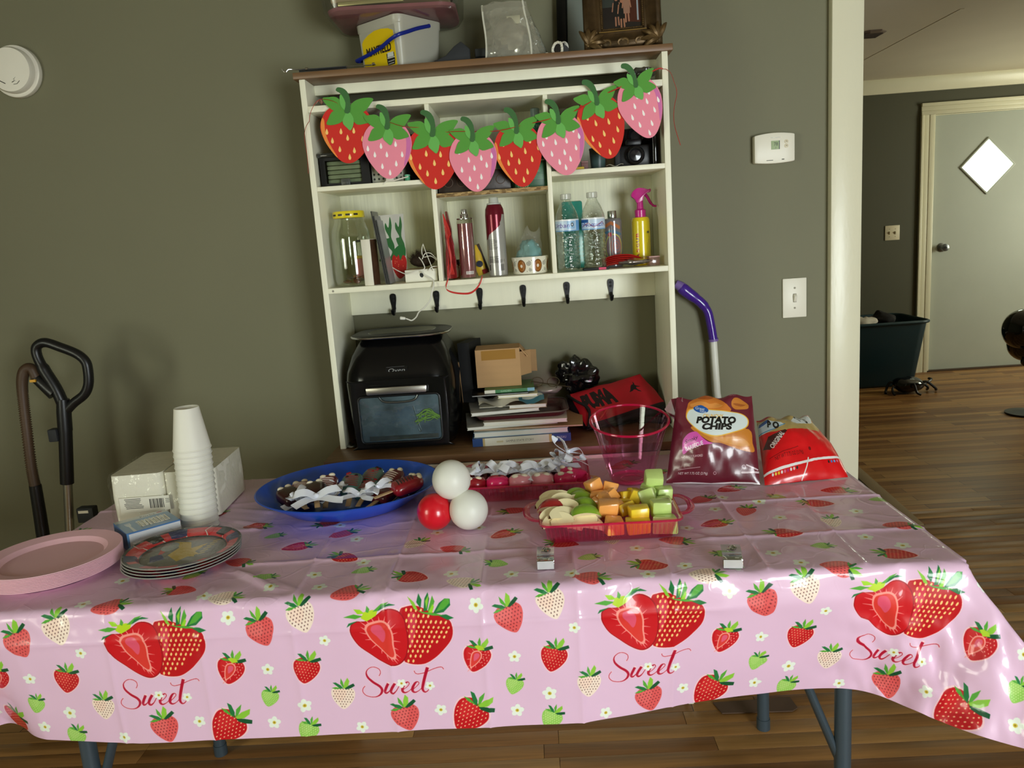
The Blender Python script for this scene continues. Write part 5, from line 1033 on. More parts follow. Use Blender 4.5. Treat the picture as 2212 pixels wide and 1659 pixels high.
# the label keeps its rounded top because the print round it is the pail's own colour
hp=[]
for t in np.linspace(0,PI,22): hp.append((-.088*math.cos(t)*1.0,-.088*math.sin(t)**.6*1.0-.004,BH-.022-.085*math.sin(t)))
hw=.0895
hpts=[(hw,.028,.112),(hw+.001,-.02,.098),(hw+.002,-.062,.083),(hw-.004,-hw+.002,.074),(hw-.03,-hw-.004,.066),(.02,-hw-.003,.054),(-.03,-hw-.002,.046),(-hw+.026,-hw-.002,.042),(-hw+.002,-hw+.004,.041),(-hw-.001,-.06,.046),(-hw,-.03,.060),(-hw,.0,.095)]
ob('handle',v_tube(spline(hpts,5),.0034,10,flat=(.8,1.4)),mat('blue_handle',srgb(22,38,128),.35),bk,smooth=True)
for x in(-hw,hw): ob('handle_pin',xf(v_lathe([(.006,0),(.006,.004),(0,.004)],12),TR(x*.955,.0 if x<0 else .028,.112 if x>0 else .097,ry=PI/2*(1 if x>0 else -1))),MILK,bk)
tt=thing('storage_tote','clear plastic tote with pink contents stacked on the milky pail','tote',(.135,-.135,ZT+BH+.001))
def rrect(w,d,r,z,n=5):
    P=[]
    for q,(sx,sy) in enumerate(((1,1),(-1,1),(-1,-1),(1,-1))):
        for k in range(n): t=PI/2*q+PI/2*k/(n-1); P.append((sx*(w/2-r)+r*math.cos(t),sy*(d/2-r)+r*math.sin(t),z))
    return P
TF=film('tote_film',(.82,.82,.78,1),rough=.12,gloss=.35,body=.14,bodycol=srgb(120,118,104))
ob('tub',stack([rrect(.29,.20,.03,0),rrect(.33,.23,.045,.004),rrect(.355,.25,.05,.022),rrect(.375,.262,.05,.17)],cap1=False),TF,tt,smooth=True)
ob('pink_cloth',rumple(stack([rrect(.30,.21,.03,.007),rrect(.33,.230,.04,.013),rrect(.335,.232,.04,.021)]),.006,18,2),mat('pink_fleece',srgb(160,98,108),.9,noise=.12,nscale=20,bump=.4,bscale=90),tt,smooth=True)
ob('paper_stack',v_lim(-.15,.15,-.104,.1,.036,.165),mat('beige_paper',srgb(186,162,128),.8,noise=.1,nscale=12),tt,bev=.004)
ob('striped_tissue',rumple(v_lim(-.13,.04,-.114,-.106,.026,.036),.004,60,5),mat('gold_foil_strip',srgb(214,204,150),.3,.5),tt,bev=.002)
ob('teal_card',v_lim(.142,.15,-.1,.08,.05,.165),mat('teal_card',srgb(46,84,90),.5),tt)
ob('lid',stack([rrect(.385,.27,.05,.170),rrect(.39,.275,.05,.176),rrect(.38,.265,.05,.184)]),TF,tt,smooth=True)
tl=thing('metal_skewer','thin steel skewer with bent tip lying along the left hutch edge','tool',(0,0,0))
sk=pxp([(609,149,-.262),(613,155,-.262),(618,158,-.262),(624,152,-.26),(640,151,-.255),(700,149.6,-.25),(812,146.5,-.245)]); zz=[ZT+.012,ZT+.006,ZT+.004,ZT+.010,ZT+.0095,ZT+.0085,ZT+.008]
ob('rod',v_tube(spline([(p[0],p[1],z) for p,z in zip(sk,zz)],6),.0016,8),STEEL,tl,smooth=True)
for q,z in((.13,ZT+.0095),(.98,ZT+.0085)): ob('ring',v_lathe([(.0016,-.004),(.0038,-.003),(.0038,.003),(.0016,.004)],12),STEEL,tl,smooth=True,loc=(sk[4][0]*(1-q)+sk[6][0]*q,-.252,z),rot=(0,PI/2,0))
bt=thing('black_tray','thin black tray under the steel skewer on the hutch top','tray',(-.05,-.235,ZT)); ob('tray',v_box(.125,.04,.0065),BLKP,bt,bev=.002); ob('lip',join(v_lim(-.0625,.0625,-.02,-.0185,.0065,.009),v_lim(-.0625,.0625,.0185,.02,.0065,.009)),CHAR,bt)
gd=thing('black_gadget','angular black gadget lying beside the milky pail','gadget',(.285,-.19,ZT),rz=.15)
ob('arm',v_prism([(-.055,0),(.03,0),(.045,.012),(.045,.038),(.022,.058),(.002,.045),(-.02,.024),(-.055,.010)],.045,'y',(0,-.022,0)),CHAR,gd,bev=.003); ob('foot',v_box(.03,.05,.014,(.058,0,0)),BLKP,gd,bev=.002)
g2=thing('grey_case','dark grey hinged case behind the clear zip pouch','case',(.372,-.14,ZT)); ob('base',v_box(.06,.05,.024),CHAR,g2,bev=.003); ob('lid',xf(v_box(.06,.05,.022),TR(0,.0,.0245)),mat('grey_case_lid',srgb(52,54,52),.5),g2,bev=.003)
# clear vinyl zip pouch
zp=thing('clear_zip_pouch','clear vinyl zip pouch with white piping standing on the hutch top','pouch',(.440,-.185,ZT),rz=-.12)
VIN=film('clear_vinyl',(.90,.90,.86,1),rough=.10,gloss=.9,bump=1.0,bscale=32,body=.34,bodycol=srgb(206,204,186))
fb=[(-.062,-.045),(.056,-.045)];
def zf(u,v):
    w=.120-.012*v; x=-.062+.004*v+w*u-.010*v; return (x+.010*math.sin(v*5)*.3,-.045+.052*v+.010*math.sin(PI*u)*math.sin(PI*v)*-1,.150*v*(1-.10*u*0)+.006*math.sin(3*u)*v)
fr=rumple(v_grid(zf,16,16),.006,32,3); ob('front_sheet',fr,VIN,zp,smooth=True,ang=180)
def zbk(u,v): 
    a=zf(u,v); return (a[0]+.026*(1-v)+.006,.045-.035*v,a[2]*(1-.02*v))
ob('back_sheet',rumple(v_grid(zbk,14,14),.006,30,8),VIN,zp,smooth=True,ang=180)
def zs(u,v):
    a,b_=Vector(zf(1,v)),Vector(zbk(1,v)); p=a.lerp(b_,u); p.x+=.02*math.sin(PI*u)*(1-v); return tuple(p)
ob('side_sheet',rumple(v_grid(zs,8,14),.005,34,6),VIN,zp,smooth=True,ang=180)
PIP=mat('white_piping',srgb(214,212,196),.35)
ob('piping',join(v_tube([zf(0,v) for v in np.linspace(0,1,14)],.0026,8),v_tube([zf(1,v) for v in np.linspace(0,1,14)],.0028,8),v_tube([zf(u,0) for u in np.linspace(0,1,10)],.0026,8)),PIP,zp,smooth=True); 
ob('zip_band',rumple(v_grid(lambda u,v:tuple(Vector(zf(u*.98,.88+.1*v))+Vector((0,-.003,0))),14,4),.002,40),film('zip_band_film',(.8,.8,.76,1),gloss=.7,body=.4,bodycol=srgb(186,184,168)),zp,smooth=True)
ob('card_slip',v_lim(-.005,.030,-.013,-.012,.092,.112),mat('cream_slip',srgb(226,222,190),.5),zp)
ob('silver_content',crumple(.045,.018,.05,4,.016,24,14,30,(-.004,-.005,.056)),mat('crinkled_silver',srgb(190,186,170),.18,.85,noise=.3,nscale=30,bump=.6,bscale=50),zp,smooth=True,ang=25)
# goggles
gg=thing('swim_goggles','white rimmed swim goggles lying before the black frame','goggles',(.557,-.215,ZT),rz=.1)
rim=[(x,-.014+.003*math.sin(3*k),z) for k,(x,z) in enumerate(spline([(-.006,.004),(-.011,.014),(-.003,.029),(.010,.030),(.014,.018),(.011,.005)],4,True))]
ob('rim',v_tube(rim,.0034,8,closed=True),PLAS,gg,smooth=True); ob('lens',(rim,[tuple(range(len(rim)))]),film('smoke_lens',(.3,.3,.3,1),gloss=.5,body=.5,bodycol=srgb(30,30,30)),gg)
ob('strap',v_tube(spline([(.011,-.012,.028),(.022,.0,.034),(.030,.012,.026),(.028,.020,.006)],6),.0035,8,flat=(1.6,.6)),PLAS,gg,smooth=True); ob('strap_end',v_tube(spline([(-.008,-.012,.008),(-.018,-.012,.003),(-.026,-.010,.007),(-.030,-.006,.003)],6),.0024,8),PLAS,gg,smooth=True)
ob('second_eyecup',xf(v_lathe([(.013,0),(.015,.006),(.013,.012),(0,.012)],20),TR(.022,.02,.016,rx=PI/2)),BLKP,gg,smooth=True)
# black frame seen at an angle, then the ornate frame
bf_=thing('black_picture_frame','tall black picture frame standing turned behind the bronze frame','picture frame',(.634,-.078,ZT+.0012),rz=-.55,rot=(-.06,0,-.62))
W_,H_=.15,.22
ob('frame',join(v_lim(-W_/2,-W_/2+.03,-.011,.011,0,H_),v_lim(W_/2-.03,W_/2,-.011,.011,0,H_),v_lim(-W_/2+.03,W_/2-.03,-.011,.011,0,.03),v_lim(-W_/2+.03,W_/2-.03,-.011,.011,H_-.03,H_)),BLKP,bf_,bev=.001); ob('picture',v_lim(-W_/2+.03,W_/2-.03,-.002,.0,.03,H_-.03),mat('pale_blue_mount',srgb(176,190,196),.3),bf_); ob('easel_leg',v_lim(-.02,.02,.011,.014,.0,.15),CHAR,bf_)
of=thing('ornate_picture_frame','bronze ornate picture frame holding a group photo on the hutch top','picture frame',(.732,-.214,ZT+.005),rot=(-.24,0,-.09))
BRZ=mat('antique_bronze',srgb(72,55,32),.42,.55,noise=.45,nscale=30,bump=.5,bscale=90)
FW,FH,fw_=.202,.26,.052
def moulding(x0,x1,z0,z1,horizontal):
    "a bar with a raised hollow profile, mitred"
    pf_=[(0,-.006),(.004,-.016),(.014,-.020),(.026,-.012),(.036,-.010),(.044,-.015),(.052,-.012),(.052,.004),(0,.004)]
    return pf_
pf_=[(0,-.006),(.004,-.016),(.014,-.020),(.026,-.012),(.036,-.010),(.044,-.015),(.052,-.012),(.052,.004),(0,.004)]
V=[];F=[]
for d,y in pf_: V+=[(-FW/2+d,y,d),(FW/2-d,y,d),(FW/2-d,y,FH-d),(-FW/2+d,y,FH-d)]
n=len(pf_)
for i in range(n):
    j_=(i+1)%n
    for k in range(4): F.append((i*4+k,i*4+(k+1)%4,j_*4+(k+1)%4,j_*4+k))
ob('moulding',(V,F),BRZ,of,smooth=True,ang=50)
orn=[]; rs=random.Random(11)
for cx,cz in((-FW/2+.024,.024),(FW/2-.024,.024),(-FW/2+.024,FH-.024),(FW/2-.024,FH-.024)):
    sx=1 if cx<0 else -1; sz=1 if cz<.1 else -1; leaf=[]
    for a in np.linspace(-.5,2.1,6):
        pts=[(cx-sx*.012+sx*math.cos(a)*t*.045,-.016-.010*math.sin(t*PI),cz-sz*.012+sz*math.sin(a)*t*.045) for t in np.linspace(0,1,6)]; leaf.append(v_tube(pts,[.004,.007,.008,.007,.005,.002],7))
    for k in range(10): a=rs.uniform(0,6.28); leaf.append(v_ell(.005,.004,.005,(cx+.02*math.cos(a),-.018,cz+.02*math.sin(a)),8,6))
    ob('corner_scroll',join(*leaf),mat('aged_gold',srgb(102,80,48),.45,.5,noise=.4,nscale=60),of,smooth=True)
for x in(-.045,0,.045): ob('scroll',join(*[v_tube([(x+s*.016*t*math.cos(t*4),-.015-.004*math.sin(t*PI),.014+.011*t*math.sin(t*4)) for t in np.linspace(0,1,12)],.0032,6) for s in(-1,1)]),mat('aged_gold',0),of,smooth=True)
bd=[]
for k in range(26): 
    bd.append(v_ell(.0022,.002,.0022,(-FW/2+fw_-.004+(FW-2*fw_+.008)*k/25,-.0155,fw_-.004),6,4))
for k in range(34):
    for s in(-1,1): bd.append(v_ell(.0022,.002,.0022,(s*(FW/2-fw_+.004),-.0155,fw_-.004+(FH-2*fw_+.008)*k/33),6,4))
o=ob('beading',join(*bd),mat('aged_gold',0),of,smooth=True); o['kind']='stuff'
ob('gilt_lip',v_lim(-FW/2+.040,FW/2-.040,-.0175,-.015,.0405,.0425),mat('bright_gilt',srgb(214,180,110),.25,.9),of)
PH=Print(98,156,(30,26,26),6); PH.rect(60,0,98,156,(70,34,24)); PH.rect(0,60,30,156,(50,56,52)); PH.rect(88,20,92,156,(150,160,170)); PH.poly([(0,0),(98,0),(98,14),(0,26)],(34,30,28))
for cx,h,c_,sk_ in((36,62,(24,26,26),(150,104,82)),(50,56,(20,24,24),(160,110,84)),(62,70,(150,112,92),(160,112,88))):
    PH.poly([(cx-8,h-30),(cx+8,h-30),(cx+9,h),(cx+5,h+12),(cx-5,h+12),(cx-9,h)],c_); PH.ell(cx,h+19,4.6,6,sk_); PH.poly(spline([(cx-5,h+18),(cx-4,h+27),(cx+4,h+27),(cx+5,h+18),(cx+2,h+23),(cx-2,h+23)],3,True),(30,20,16)); PH.line([(cx-3,h-30),(cx-3,h-52)],4,sk_); PH.line([(cx+4,h-30),(cx+5,h-50)],4,sk_); PH.line([(cx-8,h+8),(cx-11,h-14)],3,sk_); PH.line([(cx+8,h+8),(cx+11,h-14)],3,sk_)
o=ob('photo',v_lim(-.049,.049,-.006,-.004,.051,.209),printed('group_photo',PH,.15,coat=.5),of); face_uv(o,-.049,.049,.051,.209)
ob('easel_leg',v_lim(-.03,.03,.0,.004,.0,.18),CHAR,of,rot=(-.12,0,0),loc=(0,.006,.02))
# ------------------------------------------------------------------ on the hutch counter
ZC=CT+.0004
af=thing('air_fryer_oven','black air fryer oven with steel handle and glass door window','oven',(.080,-.192,ZC))
GB=mat('fryer_black',srgb(10,10,11),.2,coat=.12,noise=.03,spec=.35); 
def fring(z,w,d,r,yc=0): return [(x,y+yc,zz) for x,y,zz in rrect(w,d,r,z,7)]
body=[fring(0.006,.240,.225,.06),fring(.010,.268,.258,.07),fring(.03,.284,.276,.07),fring(.10,.296,.286,.065),fring(.190,.300,.290,.06),fring(.222,.292,.280,.06),fring(.262,.268,.252,.06,.010),fring(.292,.236,.222,.06,.018),fring(.304,.216,.206,.06,.02)]
ob('body',stack(body),GB,af,smooth=True,ang=50)
lidr=[fring(.303,.20,.19,.06,.015),fring(.308,.272,.225,.085,.01),fring(.314,.276,.229,.085,.01),fring(.316,.264,.217,.08,.01)]
ob('control_top',stack(lidr),mat('fryer_top',srgb(12,12,12),.45,spec=.3),af,smooth=True,ang=40)
ob('chrome_rim',v_tube(fring(.3105,.276,.229,.085,.01),.0028,8,closed=True),STEEL,af,smooth=True)
ob('button_panel',stack([fring(.3162,.19,.13,.05,.01),fring(.3168,.188,.128,.05,.01)]),mat('gloss_black',0),af)
dy=-.1435
dr=ob('door',v_prism(spline([(-.126,.022),(-.130,.1),(-.128,.196),(-.122,.203),(.122,.203),(.128,.196),(.130,.1),(.126,.022),(.126,.014),(-.126,.014)],2,True),.006,'y',(0,dy-.003,0)),GB,af,bev=.002)
wz0,wz1,wx=.034,.158,.108
ob('cavity',v_lim(-wx,wx,dy-.0045,dy-.003,wz0,wz1),mat('foil_cavity',srgb(140,150,156),.3,.55,noise=.5,nscale=18,bump=.9,bscale=36),dr)
fr_=[]
P0=[(x,z) for x,z in [(p[0],p[1]) for p in [(q[0],q[1]) for q in rrect(2*wx+.004,wz1-wz0+.004,.012,0)]]]
ob('window_frame',v_tube([(x,dy-.007,z+(wz0+wz1)/2) for x,z in P0],.003,8,closed=True),BLKP,dr,smooth=True)
ob('foil_tray',rumple(v_lim(-.088,.098,dy-.0065,dy-.0048,wz0+.004,wz0+.016),.0015,60),mat('crinkled_silver',0),dr)
ob('inner_handle',v_tube(spline([(-.052,dy-.007,wz1+.0),(-.042,dy-.008,wz1-.012),(-.02,dy-.009,wz1-.016),(.022,dy-.009,wz1-.016),(.044,dy-.008,wz1-.011),(.052,dy-.007,wz1)],5),.003,8),mat('dull_steel',srgb(110,112,110),.3,.9),dr,smooth=True)
rs=random.Random(8); sp_=[]
for k in range(14): sp_.append(v_tube(spline([(.106+rs.uniform(-.01,.006),dy-.0075,.094+rs.uniform(-.006,.008)),(.075+rs.uniform(-.01,.012),dy-.0085,.098+rs.uniform(-.016,.022)),(.048+rs.uniform(-.01,.02),dy-.0075,.086+rs.uniform(-.01,.02))],4),.0012,5))
ob('green_sprig',join(*sp_),mat('leaf_green_fresh',srgb(140,170,70),.5),dr,smooth=True)
ob('wire',v_tube(spline([(.038,dy-.008,.128),(.046,dy-.008,.09),(.051,dy-.008,.07),(.054,dy-.008,.06),(.050,dy-.008,.058),(.046,dy-.008,.066)],5),.0010,6),STEEL,dr,smooth=True)
ob('window_pane',v_lim(-wx,wx,dy-.0105,dy-.0095,wz0,wz1),film('oven_glass',(.86,.92,.94,1),rough=.04,gloss=.7,bump=.15,bscale=20),dr)
ob('door_handle',v_prism([(-.082,.1665),(.078,.1665),(.080,.186),(-.084,.186)],.012,'y',(0,dy-.022,0)),mat('brushed_steel',srgb(190,186,176),.28,.95,stretch=(1,1,60),noise=.15,nscale=30),dr,bev=.003)
for x in(-.07,.066): ob('handle_post',v_lim(x-.006,x+.006,dy-.011,dy-.002,.169,.182),BLKP,dr)
LG=Print(70,20,(15,15,16),8); LG.text('Oven',35,8,12,(150,152,150),wid=52,shear=.2); LG.line([(4,18),(60,19)],.7,(110,110,108))
o=ob('badge',v_lim(-.030,.030,-.1392,-.1386,.220,.237),printed('oven_badge',LG,.25),af); face_uv(o,-.030,.030,.220,.237)
for sx in(-1,1):
    for sy in(-1,1): ob('foot',v_lathe([(.012,0),(.012,.007),(0,.007)],16),BLKP,af,loc=(sx*.085,sy*.08,0))
s_=thing('spoon','steel spoon poking out left of the oven base','spoon',(-.085,-.245,ZC),rz=.4); ob('bowl',v_ell(.014,.020,.004,(0,0,.004),18,8),STEEL,s_,smooth=True); ob('handle',v_tube([(0,.018,.005),(0,.05,.007),(0,.085,.004)],[.003,.0025,.004],8,flat=(1.4,.6)),STEEL,s_,smooth=True)
# stack of books, tray and papers
zz=ZC
def slab(name,label,cat,w,d,h,x,y,rz,covers,pages='page_white',spine=None,group=None):
    global zz
    t=thing(name,label,cat,(x,y,zz+.0003),rz=rz,group=group)
    ob('pages',v_box(w-.004,d-.003,h-.002,(0,.001,.001)),MATS[pages],t); 
    for z in(0,h-.0012): ob('cover',v_box(w,d,.0012,(0,0,z)),covers,t)
    if spine: o=ob('spine',v_lim(-w/2,w/2,-d/2-.0012,-d/2+.0006,0,h),spine,t); face_uv(o,-w/2,w/2,0,h)
    zz+=h+.0006; return t
BSP=Print(270,22,(222,220,206),4); BSP.rect(0,0,28,22,(40,72,132)); BSP.rect(218,0,270,22,(44,76,138)); BSP.rect(210,0,218,22,(196,170,110)); BSP.rect(28,0,34,22,(190,170,120)); BSP.text('SAMPLE STATE STORY',130,11,6,(120,116,108),wid=76); BSP.text('NASSAU',244,12,7,(206,212,220),wid=26); BSP.rect(66,8,84,13,(206,196,160)); BSP.line([(90,1.5),(210,1.5)],2.5,(238,236,226))
blu=mat('blue_cover',srgb(52,84,140),.4)
slab('textbook','bottom textbook of the stack with blue and cream spine','book',.268,.20,.022,.398,-.222,.03,blu,'page_white',printed('textbook_spine',BSP,.4))
slab('paperback','white and pale blue paperback just above the textbook','book',.258,.20,.014,.398,-.215,.02,mat('pale_blue_cover',srgb(186,204,214),.4))
t=slab('kraft_folder','kraft brown folder sticking out right of the book stack','folder',.30,.21,.004,.425,-.20,-.05,mat('kraft_card',0))
slab('magazine','white magazine poking out at the left of the book stack','magazine',.25,.19,.008,.368,-.20,.10,mat('magazine_cover',srgb(196,196,188),.3,noise=.2,nscale=20))
slab('notebook','white ruled notebook under the maroon tray','notebook',.23,.19,.010,.415,-.21,-.02,PLAS)
tr=thing('maroon_tray','maroon rimmed metal tray lying in the paper stack','tray',(.400,-.195,zz+.0004),rz=.02)
MAR=mat('maroon_enamel_tray',srgb(78,18,30),.25,coat=.3)
ob('pan',stack([rrect(.24,.165,.03,0),rrect(.262,.187,.035,.014),rrect(.268,.193,.036,.0145),rrect(.260,.186,.034,.0135),rrect(.236,.162,.028,.0015)]),MAR,tr,smooth=True,ang=30)
ob('rolled_rim',v_tube(rrect(.267,.192,.036,.0145),.0022,8,closed=True),mat('tray_rim',srgb(130,124,120),.3,.8),tr,smooth=True); zt=zz+.002; zz+=.016
slab('spiral_notebook','white spiral notebook in the left end of the maroon tray','notebook',.19,.17,.009,.350,-.195,.12,mat('sketch_cover',srgb(206,204,196),.4,noise=.25,nscale=25))
slab('cream_paperback','small cream paperback in the maroon tray, right of the spiral notebook','book',.105,.14,.011,.425,-.20,-.04,mat('tan_cover',srgb(176,150,120),.4,noise=.2,nscale=20),'page_white') 
zz-=.006
cf=thing('crumpled_mailer','crumpled white and teal mailer across the paper stack','mailer',(.375,-.2,zz+.0055),rz=.05)
MP=Print(180,40,(214,210,196),4); MP.rect(110,0,180,40,(70,130,150)); MP.ell(60,26,24,7,(170,60,60)); MP.ell(60,26,22,6,(214,210,196)); MP.line([(10,30),(40,20),(70,34),(100,22)],1.5,(60,56,52)); MP.rect(86,26,110,34,(210,190,90)); MP.rect(120,8,176,13,(214,218,210))
o=ob('sleeve',rumple(v_grid(lambda u,v:((u-.5)*.185,-.08+.16*(v if v<.5 else 1-v)*2*.5 if 0 else -.075+.15*v,.004+.012*math.sin(PI*min(1,v*1.2+.05))+.006*math.sin(u*14+v*5)),30,14),.006,26,4),printed('mailer_print',MP,.45),cf,smooth=True); uvmap(o,lambda c,n:((c.x+.0925)/.185,(c.y+.075)/.15)); ob('underside',v_lim(-.09,.09,-.073,.073,-.001,.0),PLAS,cf)
zz+=.0235
slab('cream_booklet','cream booklet on the crumpled mailer','booklet',.112,.10,.008,.395,-.205,.03,mat('cream_cover',srgb(226,218,180),.5))
slab('black_folder','thin black folder under the green book','folder',.16,.15,.004,.345,-.18,.04,BLKP)
GBp=Print(140,9,(60,120,70),5); GBp.text('GARDEN',60,4.5,4,(190,210,180),wid=30); GBp.rect(120,0,140,9,(120,170,190)); GBp.rect(0,0,30,9,(210,206,190))
slab('green_book','thin green book directly under the small cardboard box','book',.14,.13,.009,.372,-.175,.03,mat('green_cover',srgb(70,130,76),.4),'page_white',printed('green_book_spine',GBp,.4))
# small cardboard box with open flaps
KR=mat('kraft_card',0); KB=mat('kraft_box',srgb(178,140,96),.8,noise=.05,nscale=6,bump=.2,bscale=80,stretch=(1,1,12))
cx_=lx(1081,868,-.20); zb=zz+.0004
cd=thing('cardboard_box','small kraft cardboard box with open side flap on the books','box',(cx_,-.150,zb),rz=.02)
bw_,bd_,bh_=.126,.10,.108
ob('box_walls',join(v_lim(-bw_/2,bw_/2,-bd_/2,-bd_/2+.003,0,bh_),v_lim(-bw_/2,bw_/2,bd_/2-.003,bd_/2,0,bh_),v_lim(-bw_/2,-bw_/2+.003,-bd_/2+.003,bd_/2-.003,0,bh_),v_lim(-bw_/2+.003,bw_/2,-bd_/2+.003,bd_/2-.003,0,.003),v_lim(-bw_/2+.003,bw_/2,-bd_/2+.003,bd_/2-.003,bh_-.003,bh_)),KB,cd)
ob('flap',xf(v_lim(0,.05,0,.003,-.034,.034),TR(bw_/2,-bd_/2,bh_-.046,rz=.9)),KB,cd); ob('flap',xf(v_lim(0,.05,-.003,0,-.034,.03),TR(bw_/2,bd_/2,bh_-.05,rz=-.25)),KB,cd); ob('flap',xf(v_lim(0,.035,-.04,.04,-.0015,.0015),TR(bw_/2,0,bh_,ry=.9)),KB,cd)
ob('packing_tape',rumple(v_lim(-bw_/2+.017,bw_/2-.012,-bd_/2-.0006,-bd_/2-.0001,bh_-.030,bh_-.003),.0004,60),mat('tan_tape',srgb(160,118,58),.12,coat=1.0,bump=.6,bscale=60),cd); ob('packing_tape',v_lim(-.02,.02,bd_/2+.0001,bd_/2+.0006,.02,bh_-.01),mat('tan_tape',0),cd)
bp_=thing('black_panel_box','tall thin black box standing between oven and cardboard box','box',(lx(1008,868,-.17)+.019,-.10,zb-.050),rz=.0,rot=(0,-.03,-.25)); ob('box',v_box(.036,.11,.175),mat('matte_black_card',srgb(20,20,20),.75),bp_,bev=.001); ob('edge_strip',v_lim(-.019,-.018,-.055,.055,0,.12),KB,bp_)
gl=thing('reading_glasses','folded thin rimmed reading glasses on a silver pouch beside the box','glasses',(.475,-.19,zz-.012),rz=-.25)
for s in(-1,1): ob('rim',v_tube([(s*.024+.018*math.cos(t),.004*math.sin(t),.016+.013*math.sin(t)) for t in np.linspace(0,2*PI,21)[:-1]],.0011,6,closed=True),mat('bronze_wire',srgb(90,78,60),.3,.7),gl,smooth=True)
for s in(-1,1): ob('temple',v_tube([(s*.042,.002,.018),(-s*.02+.06,-.035-.004*s,.006)],.0013,6),mat('bronze_wire',0),gl,smooth=True)
sv=thing('silver_pouch','crumpled silver pouch under the reading glasses','pouch',(.478,-.175,zz-.030)); ob('pouch',crumple(.045,.04,.012,3,.008,30,14,40,(0,0,.012)),mat('grey_satin',srgb(146,142,132),.35,.4,noise=.2),sv,smooth=True,ang=60)
# black plastic bags
o=ob('black_plastic_bag',crumple(.054,.030,.046,13,.026,56,36,36,(0,0,.05)),mat('black_bag_film',srgb(14,14,15),.18,coat=.6,bump=.4,bscale=90),smooth=True,ang=28,loc=(lx(1248,835,-.06),-.062,.864)); tag(o,'crumpled shiny black plastic bag behind the red drawstring bag','bag')
# red drawstring bag
def rp(px,py,y): p=at(px,py,'y',y); return tuple(p)
rg=thing('red_gym_bag','red gym bag with black lettering and leaping cat slumped on counter','bag',(.70,-.18,ZC))
O=np.array((.70,-.18,ZC))
cs_={'A':(1228,853,-.13),'B':(1378,809,-.06),'C':(1445,848,-.09),'D':(1440,880,-.12),'E':(1337,935,-.235),'F':(1300,885,-.22),'G':(1262,893,-.21)}
# front sheet as a bilinear patch: lower left, lower right, upper right, upper left
c00,c10,c11,c01=[np.array(rp(*q))-O for q in((1268,926,-.235),(1441,872,-.14),(1382,808,-.055),(1230,852,-.12))]
def bagf(u,v,off=0):
    p=c00*(1-u)*(1-v)+c10*u*(1-v)+c11*u*v+c01*(1-u)*v; bul=.030*(math.sin(PI*u)*math.sin(PI*v))**.6
    nrm=np.array((-.15,-.75,.62)); q=p+nrm*(bul+off); return q
GPt=Print(210,100,(196,14,38),5)
GPt.text('PUMA',62,58,42,(30,12,18),wid=84,rot=.0,bold=.08)
cat=[(138,40),(146,46),(156,58),(166,66),(172,68),(178,82),(179,72),(176,66),(180,60),(190,56),(182,54),(174,54),(172,46),(178,34),(170,38),(166,44),(160,46),(152,42)]
GPt.poly(spline([(162+(x-162)*.72,62+(y-58)*.72) for x,y in cat],3,True),(26,12,18))
GPt.rect(0,0,210,6,(24,16,18))
o=ob('front_panel',rumple(v_grid(lambda u,v:bagf(u,v),34,22),.0035,22,2),printed('gym_bag_print',GPt,.6,bump=.2,bscale=300,dist=.0005),rg,smooth=True)
uv=o.data.uv_layers.new(name='UVMap')
for p in o.data.polygons:
    for l in p.loop_indices: vi=o.data.loops[l].vertex_index; uv.data[l].uv=((vi%34)/33,(vi//34)/21)
BKF=mat('black_nylon',srgb(20,20,22),.6,noise=.1,bump=.3,bscale=60)
def bagb(u,v): p=bagf(u,v); f_=p-np.array((0,-.01,.0)); return np.array((p[0]*.98,p[1]+.055*(1-abs(2*v-1))*(.4+.6*(1-abs(2*u-1)))+.004,max(.0015,p[2]-.045*math.sin(PI*v)*1.0-.02*(1-v)*math.sin(PI*u))))
ob('back_panel',rumple(v_grid(lambda u,v:bagb(u,v),26,18),.003,24,5),BKF,rg,smooth=True)
def skirt(u,v):
    a=bagf(u,0); g=np.array((a[0]*1.0,a[1]+.015,.002)); return a*(1-v)+g*v+np.array((0,-.012*math.sin(PI*v),0))
ob('base_panel',rumple(v_grid(skirt,26,8),.003,28,3),BKF,rg,smooth=True)
def skl(u,v):
    a=bagf(0,u); g=np.array((a[0]+.006,a[1]+.03,.002)); return a*(1-v)+g*v+np.array((-.012*math.sin(PI*v),0,0))
ob('side_panel',rumple(v_grid(skl,18,8),.003,28,3),BKF,rg,smooth=True)
ob('drawcord',v_tube(spline([tuple(bagf(.02,.02)+np.array((0,-.004,.0))),tuple(bagf(.12,.35,.012)),tuple(bagf(.03,.7,.012)),tuple(bagf(-.03,.98,.0))],6),.0042,8),BKF,rg,smooth=True)
ob('zip_pull',v_tube(spline([tuple(bagf(.18,.06,.012)),tuple(bagf(.3,.2,.014)),tuple(bagf(.2,.32,.014))],6),.003,6),MATS['red_ribbon'],rg,smooth=True)
keep_in(rg,zmin=ZC+.0008,xmax=.8195,ymax=-.006)
sh=thing('black_strap','black padded strap lying right of the red gym bag','strap',(.775,-.225,ZC+.004)); ob('pad',v_tube(spline([(-.035,.02,.012),(-.01,.004,.016),(.02,-.004,.014),(.042,.0,.012)],6),[.010]*19,10,flat=(1.5,.9)),BKF,sh,smooth=True); ob('buckle',v_box(.012,.022,.008,(.034,-.002,.020)),BLKP,sh,bev=.002)
# ------------------------------------------------------------------ on the table
Z0=TZ+.0016
def tpt(px,py,z=TZ): return at(px,py,'z',z)
